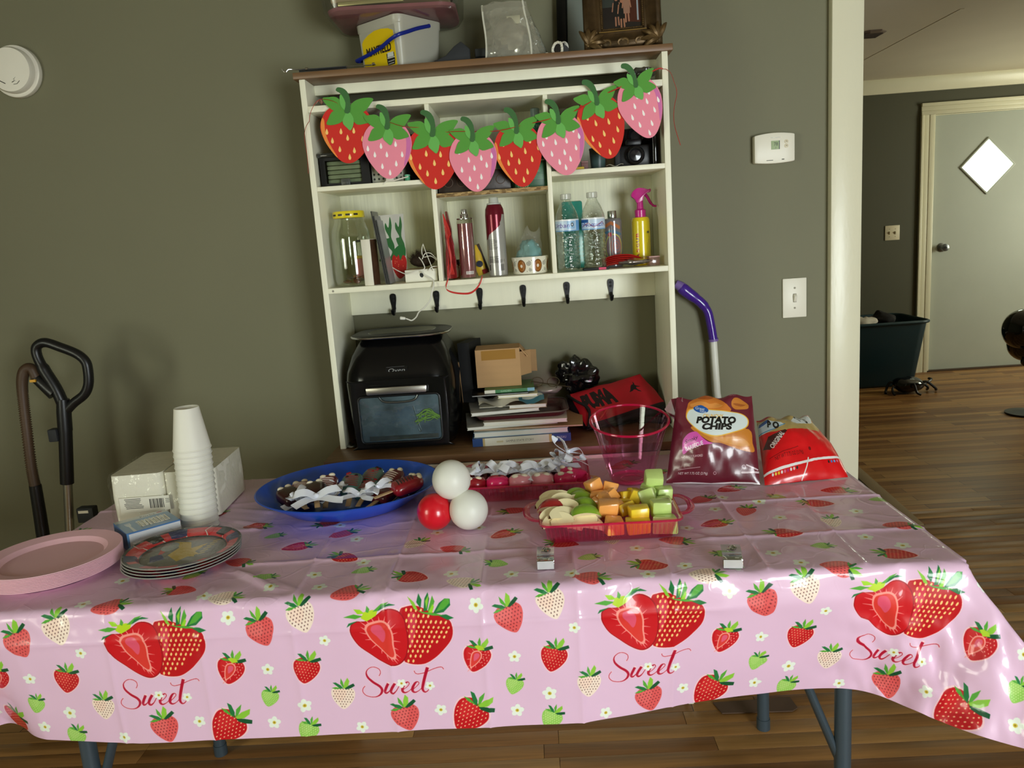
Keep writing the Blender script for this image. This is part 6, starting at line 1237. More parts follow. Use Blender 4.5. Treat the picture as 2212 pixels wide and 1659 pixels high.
# napkins
a=tpt(249,1134.5); b=tpt(477,1117); ang=math.atan2(b[1]-a[1],b[0]-a[0]); NW=.243; ND=.205; NH=.118
nc=np.array((a[0],a[1]))+np.array((math.cos(ang),math.sin(ang)))*NW/2+np.array((-math.sin(ang),math.cos(ang)))*ND/2
nk=thing('napkin_pack','large film wrapped pack of white paper napkins at the back left','napkins',(nc[0],nc[1],Z0),rz=ang)
for k in range(2): ob('napkin_stack',rumple(stack([rrect(NW/2-.004,ND-.006,.012,.001),rrect(NW/2-.003,ND-.004,.012,NH*.5),rrect(NW/2-.004,ND-.006,.014,NH-.004)]),.002,40,k),mat('napkin_white',srgb(226,222,206),.85,noise=.03,bump=.5,bscale=12,stretch=(1,1,8)),nk,smooth=True,loc=((k-.5)*NW/2,0,0))
V,F=[],[]
def wrapf(u,v):
    return None
bm=bmesh.new(); bmesh.ops.create_cube(bm,size=1); bmesh.ops.subdivide_edges(bm,edges=bm.edges[:],cuts=13,use_grid_fill=True)
V=[(v.co.x*NW,v.co.y*ND,(v.co.z+.5)*NH+.0008) for v in bm.verts]; F=[tuple(v.index for v in f.verts) for f in bm.faces]; bm.free()
ob('film_wrap',rumple(rumple((V,F),.004,30,4),.002,90,9),film('napkin_film',(.985,.985,.97,1),rough=.10,gloss=.22,bump=1.0,bscale=45),nk,smooth=True,ang=180)
NP=Print(110,34,(224,221,206),8)
for k in range(7): NP.line([(12+rs.uniform(-2,6),30-k*3.6),(50+rs.uniform(-8,4),30-k*3.6)],1.5,(70,70,66))
x=66
while x<98: q=rs.choice((.8,1.3,2)); NP.rect(x,6,x+q,28,(40,40,40)); x+=q+rs.choice((.8,1.4))
for k in range(3): NP.line([(102,26-k*4),(109,26-k*4)],1.4,(90,90,86))
o=ob('printed_label',v_lim(-.102,.012,-ND/2-.0036,-ND/2-.0033,.028,.062),printed('napkin_label',NP,.3),nk); face_uv(o,-.102,.012,.028,.062)
ob('orange_seal',v_lim(.0,.03,-.03,-.002,NH+.003,NH+.0034),mat('orange_seal',srgb(206,130,70),.4),nk)
keep_in(nk,zmin=Z0+.0003)
# stack of upside-down paper cups
CUPW=mat('paper_cup_white',srgb(226,224,212),.55,noise=.02)
cb0=tpt(433.7,1138); ct=(-.318,-.735)
cup=v_lathe([(.0402,0),(.0409,.0015),(.0404,.003),(.0395,.0035),(.0262,.092),(.0255,.0935),(.0245,.092),(.0235,.084),(0,.083)],40,cap=False)
NC=15; cm=None
for k in range(NC):
    lab='lowest inverted white cup of the stack, on the cloth' if k==0 else 'topmost inverted white paper cup of the tall stack' if k==NC-1 else 'white inverted paper cup, %s from the bottom of the tall stack'%ORD[k]
    if cm is None: o=ob('paper_cup',cup,CUPW,smooth=True,ang=35); cm=o.data
    else: o=bpy.data.objects.new('paper_cup',cm); COL.objects.link(o)
    o.location=(cb0[0]+.0005*k,cb0[1],Z0+.0128*k+.0002); o.rotation_euler=(0,.004*math.sin(k*2.1),k*.7); tag(o,lab,'cup','paper cups in the tall stack')
# box of forks
fl_,fr_2=tpt(280,1195.5),tpt(395,1162); ang=math.atan2(fr_2[1]-fl_[1],fr_2[0]-fl_[0]); FWd=math.hypot(fr_2[0]-fl_[0],fr_2[1]-fl_[1]); FHt=.041
tb1,tb2=at(276,1154,'z',Z0+FHt),at(261,1116,'z',Z0+FHt); FD=max(.06,min(.10,math.hypot(tb2[0]-tb1[0],tb2[1]-tb1[1])))
fc=np.array(fl_[:2])+np.array((math.cos(ang),math.sin(ang)))*FWd/2+np.array((-math.sin(ang),math.cos(ang)))*FD/2
fk=thing('fork_box','blue and white box of plastic forks with clear window','box',(fc[0],fc[1],Z0),rz=ang)
FP=Print(100,80,(92,138,182),5); FP.rect(0,66,100,80,(186,190,188)); FP.text('Forks',62,72,8,(40,42,48),wid=28); FP.ell(86,74,6,2.6,(176,40,48))
FP.rect(0,0,100,4,(70,120,176)); FP.poly([(14,2),(20,2),(19,34),(22,42),(22,54),(12,54),(12,42),(15,34)],(196,206,210)); [FP.rect(13.5+k*2.6,44,14.4+k*2.6,54,(110,150,190)) for k in range(3)]
FP.rect(32,14,88,52,(120,128,124)); 
for k in range(10): FP.poly([(34+k*5.2,18),(38+k*5.2,16),(38.6+k*5.2,50),(35+k*5.2,50)],(218,216,204))
o=ob('carton_top',v_lim(-FWd/2,FWd/2,-FD/2,FD/2,FHt-.002,FHt),printed('fork_box_top',FP,.3,coat=.3),fk); uvmap(o,lambda c,n:((c.x+FWd/2)/FWd,(c.y+FD/2)/FD) if n.z>.5 else (.5,.01))
FQ=Print(100,40,(222,226,230),5); FQ.rect(0,37,100,40,(70,120,180)); FQ.rect(0,0,4,40,(90,140,190)); FQ.line([(8,6),(24,26)],.5,(180,186,196)); FQ.line([(76,30),(96,10)],.5,(180,186,196)); FQ.line([(8,30),(96,32)],.4,(190,196,204))
o=ob('carton',v_lim(-FWd/2,FWd/2,-FD/2,FD/2,0,FHt-.002),[printed('fork_box_front',FQ,.5),mat('fork_box_blue',srgb(70,118,172),.4)],fk); uvmap(o,lambda c,n:((c.x+FWd/2)/FWd,c.z/FHt)); setmat(o,lambda c,n:0 if n.y<-.5 else 1)
ob('window_film',v_lim(-.18*FWd,.38*FWd,-.32*FD,.15*FD,FHt+.0001,FHt+.0006),film('clear_window_film',(.97,.98,1,1),rough=.05,gloss=.5,bump=.6,bscale=60),fk)
for k in range(8): ob('fork',v_tube([((-.14+.5*k/7)*FWd,-.3*FD,FHt+.0012),((-.14+.5*k/7+.012)*FWd,.13*FD,FHt+.0012)],.0008,5,flat=(2,.7)),PLAS,fk)
# pink plates
def plate_prof(r): return [(0,0),(r*.72,.0),(r*.79,.008),(r*.96,.0125),(r,.013),(r*.985,.0146),(r*.95,.014),(r*.782,.0098),(r*.715,.0016),(0,.0016)]
PPK=mat('pink_paper_plate',srgb(234,187,199),.6,noise=.03)
def wavy(vf,r): return [(x,y,z+(.0004*math.sin(34*math.atan2(y,x)) if math.hypot(x,y)>r*.9 else 0)) for x,y,z in vf[0]],vf[1]
pm=None; NPL=10
for k in range(NPL):
    if pm is None: o=ob('paper_plate',v_lathe(plate_prof(.126),64),PPK,smooth=True,ang=30); pm=o.data
    else: o=bpy.data.objects.new('paper_plate',pm); COL.objects.link(o)
    o.location=(-.521+.00015*k,-.955+.0001*k,Z0+.0029*k); o.rotation_euler=(0,0,k*3*2*PI/64)
    tag(o,'topmost pink paper plate of the stack' if k==NPL-1 else 'bottom pink paper plate lying on the cloth' if k==0 else 'pink paper plate, %s from the bottom of the stack'%ORD[k],'plate','pink paper plates in the stack')
# printed party plates in cellophane
DP=Print(240,240,(150,150,144),4); R_=120
DP.ell(120,120,118,118,(28,26,28),n=64); DP.ell(120,120,112,112,(204,28,38),n=64)
for k in range(12):
    t=k*PI/6+.2; DP.line([(120+88*math.cos(t),120+88*math.sin(t)),(120+100*math.cos(t+.12),120+100*math.sin(t+.12)),(120+117*math.cos(t+.05),120+117*math.sin(t+.05))],2.2,(206,202,190))
    if k%3==0: DP.poly([(120+90*math.cos(t),120+90*math.sin(t)),(120+116*math.cos(t),120+116*math.sin(t)),(120+116*math.cos(t+.36),120+116*math.sin(t+.36)),(120+90*math.cos(t+.36),120+90*math.sin(t+.36))],(30,38,92))
    if k%3==1: DP.poly([(120+92*math.cos(t),120+92*math.sin(t)),(120+117*math.cos(t),120+117*math.sin(t)),(120+117*math.cos(t+.3),120+117*math.sin(t+.3)),(120+92*math.cos(t+.3),120+92*math.sin(t+.3))],(34,32,34))
DP.ell(120,120,88,88,(40,38,40),n=64); DP.ell(120,120,85,85,(112,112,104),n=64)
DP.poly([(70,120),(110,150),(150,138),(190,160),(176,120),(140,110),(160,80),(118,96),(84,70),(92,104)],(206,172,40)); DP.poly([(60,80),(96,92),(120,74),(150,90),(130,60),(90,56)],(108,104,98)); DP.poly([(100,170),(150,176),(176,150),(140,160)],(196,40,40)); DP.poly([(90,150),(120,166),(110,186),(76,176)],(34,42,110)); DP.ell(160,160,26,18,(150,160,160))
for k in range(6): DP.line([(100+14*k,86-3*k),(108+14*k,74-3*k)],3,(220,190,60))
DPM=printed('party_plate_print',DP,.3,coat=.2); dpl=None
for k in range(4):
    if dpl is None:
        o=ob('party_plate',v_lathe(plate_prof(.112),64),DPM,smooth=True,ang=30); uvmap(o,lambda c,n:((c.x/.112+1)/2,(c.y/.112+1)/2)); dpl=o.data
    else: o=bpy.data.objects.new('party_plate',dpl); COL.objects.link(o)
    o.location=(-.270+.0007*k,-.937+.0010*k,Z0+.0054*k+.0004); o.rotation_euler=(.0,-.0,.5+.4*k)
    tag(o,['lowest','second lowest','second highest','topmost'][k]+' black, red and yellow party plate of the small stack','plate','party plates in cellophane')
t=thing('cellophane_wrap','clear cellophane wrapped around the party plates','wrapper',(-.264,-.93,Z0+.020))
ob('film',rumple(v_lathe([(0,.0175),(.05,.0175),(.095,.018),(.118,.0165),(.125,.012)],48,cap=False),.003,40,3),film('cellophane',(.99,.99,.99,1),rough=.05,gloss=.16,bump=.9,bscale=40),t,smooth=True,ang=180)
# blue platter
BLU=mat('royal_blue_plastic',srgb(18,84,208),.28,coat=.3,noise=.03)
pc=np.array((-.004,-.632))
pl=thing('blue_platter','large round royal blue plastic platter at the table back','platter',(pc[0],pc[1],Z0))
o=ob('dish',[tuple((x*1.035,y*.955,z)) for x,y,z in v_lathe([(0,0),(.135,0),(.14,.002),(.165,.020),(.204,.044),(.2065,.0465),(.203,.0475),(.162,.0245),(.137,.006),(.132,.003),(0,.003)],72)[0]] and ([(x*1.035,y*.955,z) for x,y,z in v_lathe([(0,0),(.135,0),(.14,.002),(.165,.020),(.204,.044),(.2065,.0465),(.203,.0475),(.162,.0245),(.137,.006),(.132,.003),(0,.003)],72)[0]],v_lathe([(0,0),(.135,0),(.14,.002),(.165,.020),(.204,.044),(.2065,.0465),(.203,.0475),(.162,.0245),(.137,.006),(.132,.003),(0,.003)],72)[1]),BLU,pl,smooth=True,ang=30)
def dish_floor(x,y):
    r=math.hypot((x-pc[0])/1.035,(y-pc[1])/.955); return Z0+(.0032 if r<.132 else .0032+(r-.132)*.70)
pile=Pile(dish_floor)
# dipped treats on sticks with satin bows
SAT=mat('white_satin',srgb(236,239,250),.32,noise=.03,sheen=.3); WOOD=mat('craft_stick',srgb(206,172,128),.7,noise=.06); CANDY=mat('candy_white',srgb(232,222,196),.5)
CTS={'maroon':mat('maroon_coating',srgb(104,24,28),.28,coat=.3,noise=.08),'dark':mat('cocoa_coating',srgb(58,22,20),.3,coat=.3,noise=.1),'teal':mat('teal_coating',srgb(84,124,118),.3,coat=.3,noise=.08),'pink':mat('hot_pink_coating',srgb(214,34,96),.25,coat=.4),'red':mat('deep_red_coating',srgb(146,20,34),.25,coat=.4),'green':mat('green_coating',srgb(40,92,70),.3,coat=.3),'rose':mat('pale_rose_coating',srgb(232,150,160),.3,coat=.3)}
DRZ=mat('white_drizzle',srgb(230,214,206),.4); RDZ=mat('red_drizzle',srgb(150,30,36),.4); DKZ=mat('dark_drizzle',srgb(40,18,18),.4)
def bow(parent,seed,sc_=1.0,loc=(0,-.036,.012)):
    r_=random.Random(seed); parts=[]
    def rib(pts,w):
        P=[Vector(p) for p in spline(pts,6)]; w*=1.25; V=[];F=[]
        for i,p in enumerate(P):
            d=(P[min(i+1,len(P)-1)]-P[max(i-1,0)]).normalized(); s_=d.cross(Vector((0,-.45,1))).normalized()*w/2
            V+=[tuple(p+s_),tuple(p-s_)]
            if i: F.append((2*i-2,2*i-1,2*i+1,2*i))
        return solid((V,F),.0005)
    for s in(-1,1):
        j=lambda a: a*(1.2+r_.uniform(-.2,.2))
        parts.append(rib([(0,0,.002),(s*j(.012),-.004,j(.012)),(s*j(.026),-.002,j(.010)),(s*j(.022),.006,.003),(s*.004,.002,.0)],.011))
        parts.append(rib([(0,0,.001),(s*j(.010),-.012,.005),(s*j(.020),-j(.020),j(.004)),(s*j(.030),-j(.026),j(.003))],.010))
    parts.append(v_ell(.005,.004,.005,(0,0,.003),10,6))
    o=ob('bow',join(*parts),SAT,parent,smooth=True,loc=loc); o.scale=(sc_,)*3; return o
def treat(label,ct,loc,rz,style,seed,tilt=0,L=.058,group=None,bow_=1.25):
    t=thing('dipped_treat',label,'treat',loc,group=group,rot=(tilt,0,rz)); t.scale=(1.28,)*3
    w=.021
    prof=[(-w*.92,-L*.42),(-w*.5,-L*.5),(w*.5,-L*.5),(w*.92,-L*.42),(w,0),(w*.95,L*.25),(w*.6,L*.45),(0,L*.52),(-w*.6,L*.45),(-w*.95,L*.25),(-w,0)]
    base=spline(prof,3,True); n=len(base); rings=[]
    for z,s in((0,.80),(.003,.95),(.010,1.0),(.017,.95),(.021,.75),(.0225,.4)): rings.append([(x*s,y*s,z) for x,y in base])
    body=ob('coating',stack(rings),CTS[ct],t,smooth=True,ang=50)
    if style in('stripe','red','dark'):
        dz=[]
        for k in range(6):
            y=-.016+.0055*k; dz.append(v_tube(spline([(-.0195,y+.004,.008),(-.014,y+.002,.0200),(0,y,.0226),(.014,y-.003,.0200),(.0195,y-.004,.008)],4),.0011,5))
        ob('drizzle',join(*dz),{'stripe':DRZ,'red':RDZ,'dark':DKZ}[style],t,smooth=True)
    if style in('eyes','stripe','dark'):
        for s in(-1,1): ob('candy',v_ell(.0062,.0042,.004,(s*.008,L*.36+.002*s,.0200),10,7),CANDY,t,smooth=True)
    if style=='red':
        for k in range(4): ob('candy',v_ell(.004,.0035,.003,(rs.uniform(-.012,.012),L*.25+rs.uniform(-.008,.012),.0205),8,6),RDZ if k%2 else DKZ,t,smooth=True)
    ob('stick',v_box(.0095,.040,.002,(0,-L*.5-.015,.009)),WOOD,t,bev=.0008)
    
    if bow_: bow(t,seed,bow_,(0,-L*.5-.008,.015))
    return t
TR_=[(652,1058,'maroon','stripe',.35),(708,1044,'maroon','stripe',.15),(762,1040,'teal','red',.05),(806,1027,'teal','red',-.25),(848,1031,'maroon','stripe',-.45),(886,1041,'maroon','stripe',-.7),(627,1078,'dark','eyes',.75),(684,1074,'dark','eyes',.3),(796,1054,'teal','red',-.1),(838,1062,'maroon','eyes',-.5),(884,1070,'red','dark',-1.0)]
LBL=['maroon white-striped treat, leftmost of the back row on the blue platter','maroon white-striped treat left of the teal ones on the blue platter','teal treat with red flecks, leftmost of three on the blue platter','teal treat with red flecks, rearmost on the blue platter','maroon white-striped treat just right of the rear teal treat','maroon white-striped treat at the far right of the blue platter','dark cocoa treat with two white candies, left front of the blue platter','dark cocoa treat with two white candies, second from the left front','teal treat with red flecks, frontmost of three on the blue platter','maroon treat with two white candies right of the front teal treat','deep red treat with dark drizzle, right front of the blue platter']
for i,(px,py,ct_,st_,rz_) in enumerate(TR_):
    back=py<1050
    zc=Z0+(.026 if back else .013)
    p=at(px,py+6,'z',zc+.012); d=math.hypot(p[0]-pc[0],p[1]-pc[1])
    tt_=treat(LBL[i],ct_,(p[0],p[1],zc),rz_,st_,i+3,tilt=.32 if back else .14,group='dipped treats on the blue platter',bow_=1.15 if i in(0,7) else 0); pile.put(tt_)
for k,(px,py) in enumerate(((728,1060),(776,1078),(690,1086),(818,1080),(645,1087))):
    p=at(px,py,'z',Z0+.03)
    o=bow(None,50+k,1.05,(0,0,0)); o.name='satin_bow'; o.parent=None; o.location=(p[0],p[1],Z0+.022); o.rotation_euler=(.1,0,k*.5-.6); pile.put(o,.030); tag(o,('second','fourth','third','rightmost','leftmost')[k]+' white satin bow from the left on the blue platter' if k not in(3,4) else ('rightmost','leftmost')[k-3]+' white satin bow among the sticks on the blue platter','bow','white satin bows on the blue platter')
# clear pink trays
PKF=film('pink_tray_film',(.98,.70,.79,1),rough=.07,gloss=.45,body=.05,bodycol=srgb(236,60,120))
def tray(name,label,x0,x1,y0,y1,h,rz=0,handles=False):
    cx,cy=(x0+x1)/2,(y0+y1)/2; w,d=x1-x0,y1-y0
    t=thing(name,label,'tray',(cx,cy,Z0),rz=rz)
    ob('tub',stack([rrect(w*.86,d*.80,.012,.0005),rrect(w*.88,d*.82,.014,.002),rrect(w*.965,d*.93,.016,h-.003),rrect(w,d,.018,h),rrect(w,d,.018,h+.0015),rrect(w*.958,d*.92,.016,h-.001),rrect(w*.872,d*.81,.014,.0035)],True,True),PKF,t,smooth=True,ang=30)
    ob('rim',v_tube(rrect(w,d,.018,h),.0024,8,closed=True),film('pink_rim',(.92,.42,.56,1),rough=.1,gloss=.5,body=.30,bodycol=srgb(226,40,100)),t,smooth=True)
    for s in(-1,1):
        rbs=[v_tube([(w*(-.45+.9*k/30),s*d*.452,h*.3),(w*(-.46+.92*k/30),s*d*.47,h*.85)],.0011,5) for k in range(31)]
        o=ob('ribs',join(*rbs),PKF,t,smooth=True); o['kind']='stuff'
    if handles:
        for s in(-1,1): ob('handle',v_tube(spline([(s*(w/2-.002),-d*.30,h),(s*(w/2+.014),-d*.27,h+.001),(s*(w/2+.026),-d*.12,h+.001),(s*(w/2+.027),d*.12,h+.001),(s*(w/2+.014),d*.27,h+.001),(s*(w/2-.002),d*.30,h)],5),.0046,8,flat=(1.5,.55)),MATS['pink_rim'],t,smooth=True)
    return t
tray('treat_tray','clear pink ribbed tray of bow-tied treats behind the fruit tray',.264,.560,-.708,-.522,.040,rz=-.012)
B2=[(1035,1012,'red','dark',0),(1068,1008,'dark','red',.1),(1100,1008,'red','eyes',0),(1148,1004,'red','eyes',.05),(1190,1002,'maroon','eyes',-.2),(1050,1052,'red','eyes',3.1),(1088,1052,'pink','red',3.2),(1130,1048,'rose','stripe',3.14),(1172,1046,'rose','stripe',3.05),(1214,1042,'pink','eyes',3.2),(1250,1028,'pink','eyes',2.2)]
L2=['deep red treat with dark drizzle, left end of the pink tray back row','cocoa treat with red flecks, second in the pink tray back row','deep red treat with white candies, middle of the pink tray back row','deep red treat with white candies, fourth in the pink tray back row','maroon treat with white candies, right end of the pink tray back row','deep red treat with white candies, left end of the pink tray front row','hot pink treat with red flecks, second in the pink tray front row','pale rose striped treat, left of two in the pink tray front row','pale rose striped treat, right of two in the pink tray front row','hot pink treat with white candies near the right of the front row','big hot pink treat with white candies at the right tray end']
xs=[.298,.350,.402,.454,.506]; pile2=Pile(lambda x,y:Z0+.0045)
for i,(px,py,ct_,st_,rz_) in enumerate(B2):
    if i<5: loc=(xs[i],-.582,Z0+.009); tl=.24
    elif i<10: loc=(xs[i-5]-.002,-.653,Z0+.010); tl=.26
    else: loc=(.520,-.632,Z0+.024); tl=.3
    tt_=treat(L2[i],ct_,loc,rz_*(1 if i<5 else 1),st_,i+31,tilt=tl,L=.050,group='dipped treats in the pink tray',bow_=0); pile2.put(tt_)
for k,(x,y,z_) in enumerate(((.300,-.612,.040),(.350,-.610,.043),(.398,-.606,.046),(.440,-.612,.044),(.480,-.606,.046),(.500,-.600,.056),(.515,-.585,.062))):
    o=bow(None,70+k,1.35,(0,0,0)); o.name='satin_bow'; o.parent=None; o.location=(x,y,Z0+z_); o.rotation_euler=(.15,(-.5 if k==6 else 0),k*.7-1.6); pile2.put(o,.034 if k<5 else .05); tag(o,'%s white satin bow from the left in the pink treat tray'%ORD[k] if k<5 else ('white satin bow standing up at the right end of the treat tray' if k==6 else 'white satin bow beside the upright bow in the treat tray'),'bow','white satin bows in the pink tray')
# fruit tray
tray('fruit_tray','clear pink ribbed tray with handles, filled with cut fruit',.444,.716,-.972,-.795,.041,rz=-.012,handles=True)
FLESH=mat('apple_flesh',srgb(238,226,180),.45,noise=.05,nscale=30); RSK=mat('red_apple_skin',srgb(170,40,40),.25,noise=.3,nscale=40,coat=.3); GSK=mat('green_apple_skin',srgb(134,174,50),.25,noise=.15,nscale=30,coat=.3)
def apple_slice(skin,label,group,loc,rot,sc_=1):
    t=thing('apple_slice',label,'apple slice',loc,group=group,rot=rot); R=.034; a=.42; n=14; th=np.linspace(-1.25,1.25,n)
    V=[];F=[]
    for i,tt_ in enumerate(th):
        wv=math.cos(tt_)**.6 if abs(tt_)<1.5 else 0
        for k in range(5):
            ph=-a+2*a*k/4; V.append((R*math.sin(tt_),R*math.cos(tt_)*math.sin(ph)*1.0,R*math.cos(tt_)*math.cos(ph)-.010))
    for i in range(n-1):
        for k in range(4): F.append((i*5+k,i*5+k+1,i*5+6+k,i*5+5+k))
    ob('skin',(V,F),skin,t,smooth=True)
    V2=[];F2=[]
    for i,tt_ in enumerate(th):
        for ph in(-a,a): V2.append((R*math.sin(tt_),R*math.cos(tt_)*math.sin(ph),R*math.cos(tt_)*math.cos(ph)-.010))
        core=.28*math.cos(tt_*1.1); V2.append((R*.92*math.sin(tt_),0,R*core*.55-.010))
    for i in range(n-1): F2+=[(i*3,i*3+3,i*3+5,i*3+2),(i*3+1,i*3+2,i*3+5,i*3+4)]
    ob('flesh',(V2,F2),FLESH,t,smooth=True,ang=60)
    return t
rs=random.Random(21)
bx_=lambda x,y,z:(x,y,Z0+z)
ra=[(.470,-.820,.040,-.3),(.482,-.838,.043,.2),(.462,-.862,.040,.1),(.486,-.866,.046,.3),(.466,-.888,.042,-.2),(.487,-.905,.048,.15),(.470,-.925,.040,0),(.488,-.932,.044,.25),(.474,-.944,.036,.1),(.490,-.946,.030,0)]
for i,(x,y,z,r) in enumerate(ra):
    apple_slice(RSK,'red-skinned apple slice showing its red skin at the left of the fruit tray' if i==4 else 'pale red-edged apple slice, %s from the back of the fruit tray'%ORD[i],'red apple slices in the fruit tray',bx_(x+.004,y,z+.001),((-1.25+rs.uniform(-.25,.25)) if i!=4 else .3,rs.uniform(-.25,.25),r))
ga=[(.522,-.822,.040,.1),(.530,-.842,.040,-.2),(.520,-.866,.042,.2),(.532,-.884,.040,-.3),(.520,-.908,.040,.1),(.532,-.926,.040,.0),(.524,-.942,.034,.1),(.536,-.944,.026,0)]
for i,(x,y,z,r) in enumerate(ga):
    apple_slice(GSK,'green apple slice, %s, %s from the back of the fruit tray'%('green skin up' if i in(0,1,3,5) else 'pale flesh up',ORD[i]),'green apple slices in the fruit tray',bx_(x,y,z+.001),(.35 if i in(0,1,3,5) else -1.3,rs.uniform(-.2,.2),r))
def chunk(name,label,cat_,group,m,loc,s,rot,seed,m2=None):
    r_=random.Random(seed); V,F=v_box(s[0],s[1],s[2],(0,0,-s[2]/2)); V=[(x*(1+r_.uniform(-.22,.22)),y*(1+r_.uniform(-.22,.22)),z*(1+r_.uniform(-.2,.2))) for x,y,z in V]
    o=ob(name,(V,F),m,bev=min(s)*.16,loc=loc,rot=rot,ang=25); return tag(o,label,cat_,group)
CAN=mat('cantaloupe_flesh',srgb(242,164,84),.3,noise=.10,nscale=40,coat=.4); PIN=mat('pineapple_flesh',srgb(246,206,50),.3,noise=.10,nscale=60,coat=.4); HON=mat('honeydew_flesh',srgb(190,212,126),.3,noise=.12,nscale=30,coat=.4)
for i,(x,y,z,sx,sy,sz) in enumerate(((.560,-.818,.066,.032,.022,.030),(.592,-.815,.060,.030,.026,.024),(.566,-.846,.054,.036,.024,.022),(.588,-.850,.052,.034,.024,.026),(.558,-.880,.050,.024,.026,.022),(.574,-.876,.056,.026,.024,.020),(.596,-.890,.044,.026,.024,.024),(.578,-.914,.052,.044,.034,.030),(.585,-.946,.026,.038,.026,.034),(.572,-.85,.024,.05,.05,.028))):
    chunk('cantaloupe_chunk','orange cantaloupe chunk, %s from the back of the fruit tray'%ORD[i] if i!=7 else 'biggest orange cantaloupe chunk at the front of the fruit tray','melon chunk','cantaloupe chunks in the fruit tray',CAN,bx_(x,y,z),(sx,sy,sz),(rs.uniform(-.4,.4),rs.uniform(-.4,.4),rs.uniform(-.8,.8)) if i<7 else (.1,.1,.15*i%.5),i)
for i,(x,y,z,sx,sy,sz) in enumerate(((.622,-.846,.050,.026,.022,.022),(.640,-.826,.050,.026,.022,.020),(.612,-.868,.042,.030,.018,.020),(.640,-.862,.054,.024,.022,.026),(.618,-.892,.040,.034,.022,.024),(.636,-.925,.042,.040,.030,.028),(.632,-.946,.024,.042,.024,.030))):
    chunk('pineapple_chunk','yellow pineapple chunk, %s from the back of the fruit tray'%ORD[i] if i!=5 else 'biggest yellow pineapple chunk at the front of the fruit tray','fruit chunk','pineapple chunks in the fruit tray',PIN,bx_(x,y,z),(sx,sy,sz),(rs.uniform(-.3,.3),rs.uniform(-.3,.3),rs.uniform(-.6,.6)) if i<5 else (.05,-.08,.08),i+20)
for i,(x,y,z,sx,sy,sz) in enumerate(((.682,-.820,.074,.040,.030,.034),(.670,-.836,.052,.034,.026,.030),(.698,-.845,.050,.034,.028,.030),(.664,-.868,.050,.034,.028,.040),(.694,-.875,.040,.030,.026,.028),(.682,-.918,.046,.042,.032,.036),(.684,-.944,.024,.044,.026,.034))):
    chunk('honeydew_chunk','pale green honeydew chunk, %s from the back of the fruit tray'%ORD[i] if i not in(0,5) else ('topmost pale green honeydew chunk at the back right of the fruit tray' if i==0 else 'square pale green honeydew chunk at the front right of the fruit tray'),'melon chunk','honeydew chunks in the fruit tray',HON,bx_(x,y,z),(sx,sy,sz),(rs.uniform(-.4,.4),rs.uniform(-.4,.4),rs.uniform(-.6,.6)) if i not in(5,6) else (.05,.05,-.08),i+40)
# balloons
def balloon(name,label,m,px,py,y,r):
    p=at(px,py,'y',y) if y<0 else at(px,py,'z',Z0+.001+r*1.03); t=thing(name,label,'balloon',tuple(p))
    V,F=v_ell(r,r,r*1.03,(0,0,0),36,24); ob('skin',(V,F),m,t,smooth=True)
    ob('knot',v_lathe([(.001,.006),(.004,0),(.0055,-.003),(0,-.003)],12),m,t,smooth=True,loc=(0,r*.62,-r*.76),rot=(-.6,0,0)); return t
WBL=mat('white_balloon',srgb(222,222,212),.42,noise=.02,coat=0); RBL=mat('red_balloon',srgb(206,14,34),.28,noise=.04,coat=.4)
yb=-.826
balloon('white_balloon','upper white balloon of the little cluster',WBL,975,1036,-.835,.0398)
balloon('white_balloon','lower white balloon beside the red balloon',WBL,1012.5,1101,1,.0400)
balloon('red_balloon','small red balloon at the bottom of the cluster',RBL,939.5,1105,1,.0372)
# pink edged ice bucket
ib=thing('clear_bucket','clear plastic bucket with pink rim and slanted top','bucket',(.664,-.588,Z0))
IBF=film('bucket_film',(.96,.56,.77,1),rough=.04,gloss=.55)
prof=[(.0,.0005),(.047,.0005),(.0495,.003),(.0905,.145)]
V,F=v_lathe([(0,.0008),(.047,.0008),(.0495,.003),(.060,.04),(.070,.075),(.080,.11),(.0905,.147)],48,cap=False)
sl_=lambda p:(p[0],p[1],p[2]*(1+ (p[1]/.0905)*.11*(p[2]/.147)))
V=[sl_(p) for p in V]; ob('wall',(V,F),IBF,ib,smooth=True)
ob('pink_rim',v_tube([sl_((.0915*math.cos(t),.0915*math.sin(t),.147)) for t in np.linspace(0,2*PI,61)[:-1]],.0030,8,closed=True),film('rim_pink',(.8,.15,.32,1),rough=.12,gloss=.4,body=.6,bodycol=srgb(208,24,74)),ib,smooth=True)
ob('base',v_lathe([(0,.0035),(.044,.0035),(.048,.004),(.0485,.010)],40,cap=False),film('pink_base',(.92,.35,.55,1),rough=.08,gloss=.5,body=.4,bodycol=srgb(226,60,130)),ib,smooth=True); ob('base_ring',v_tube([(.026*math.cos(t),.026*math.sin(t),.0045) for t in np.linspace(0,2*PI,33)[:-1]],.0014,6,closed=True),MATS['pink_base'],ib,smooth=True)
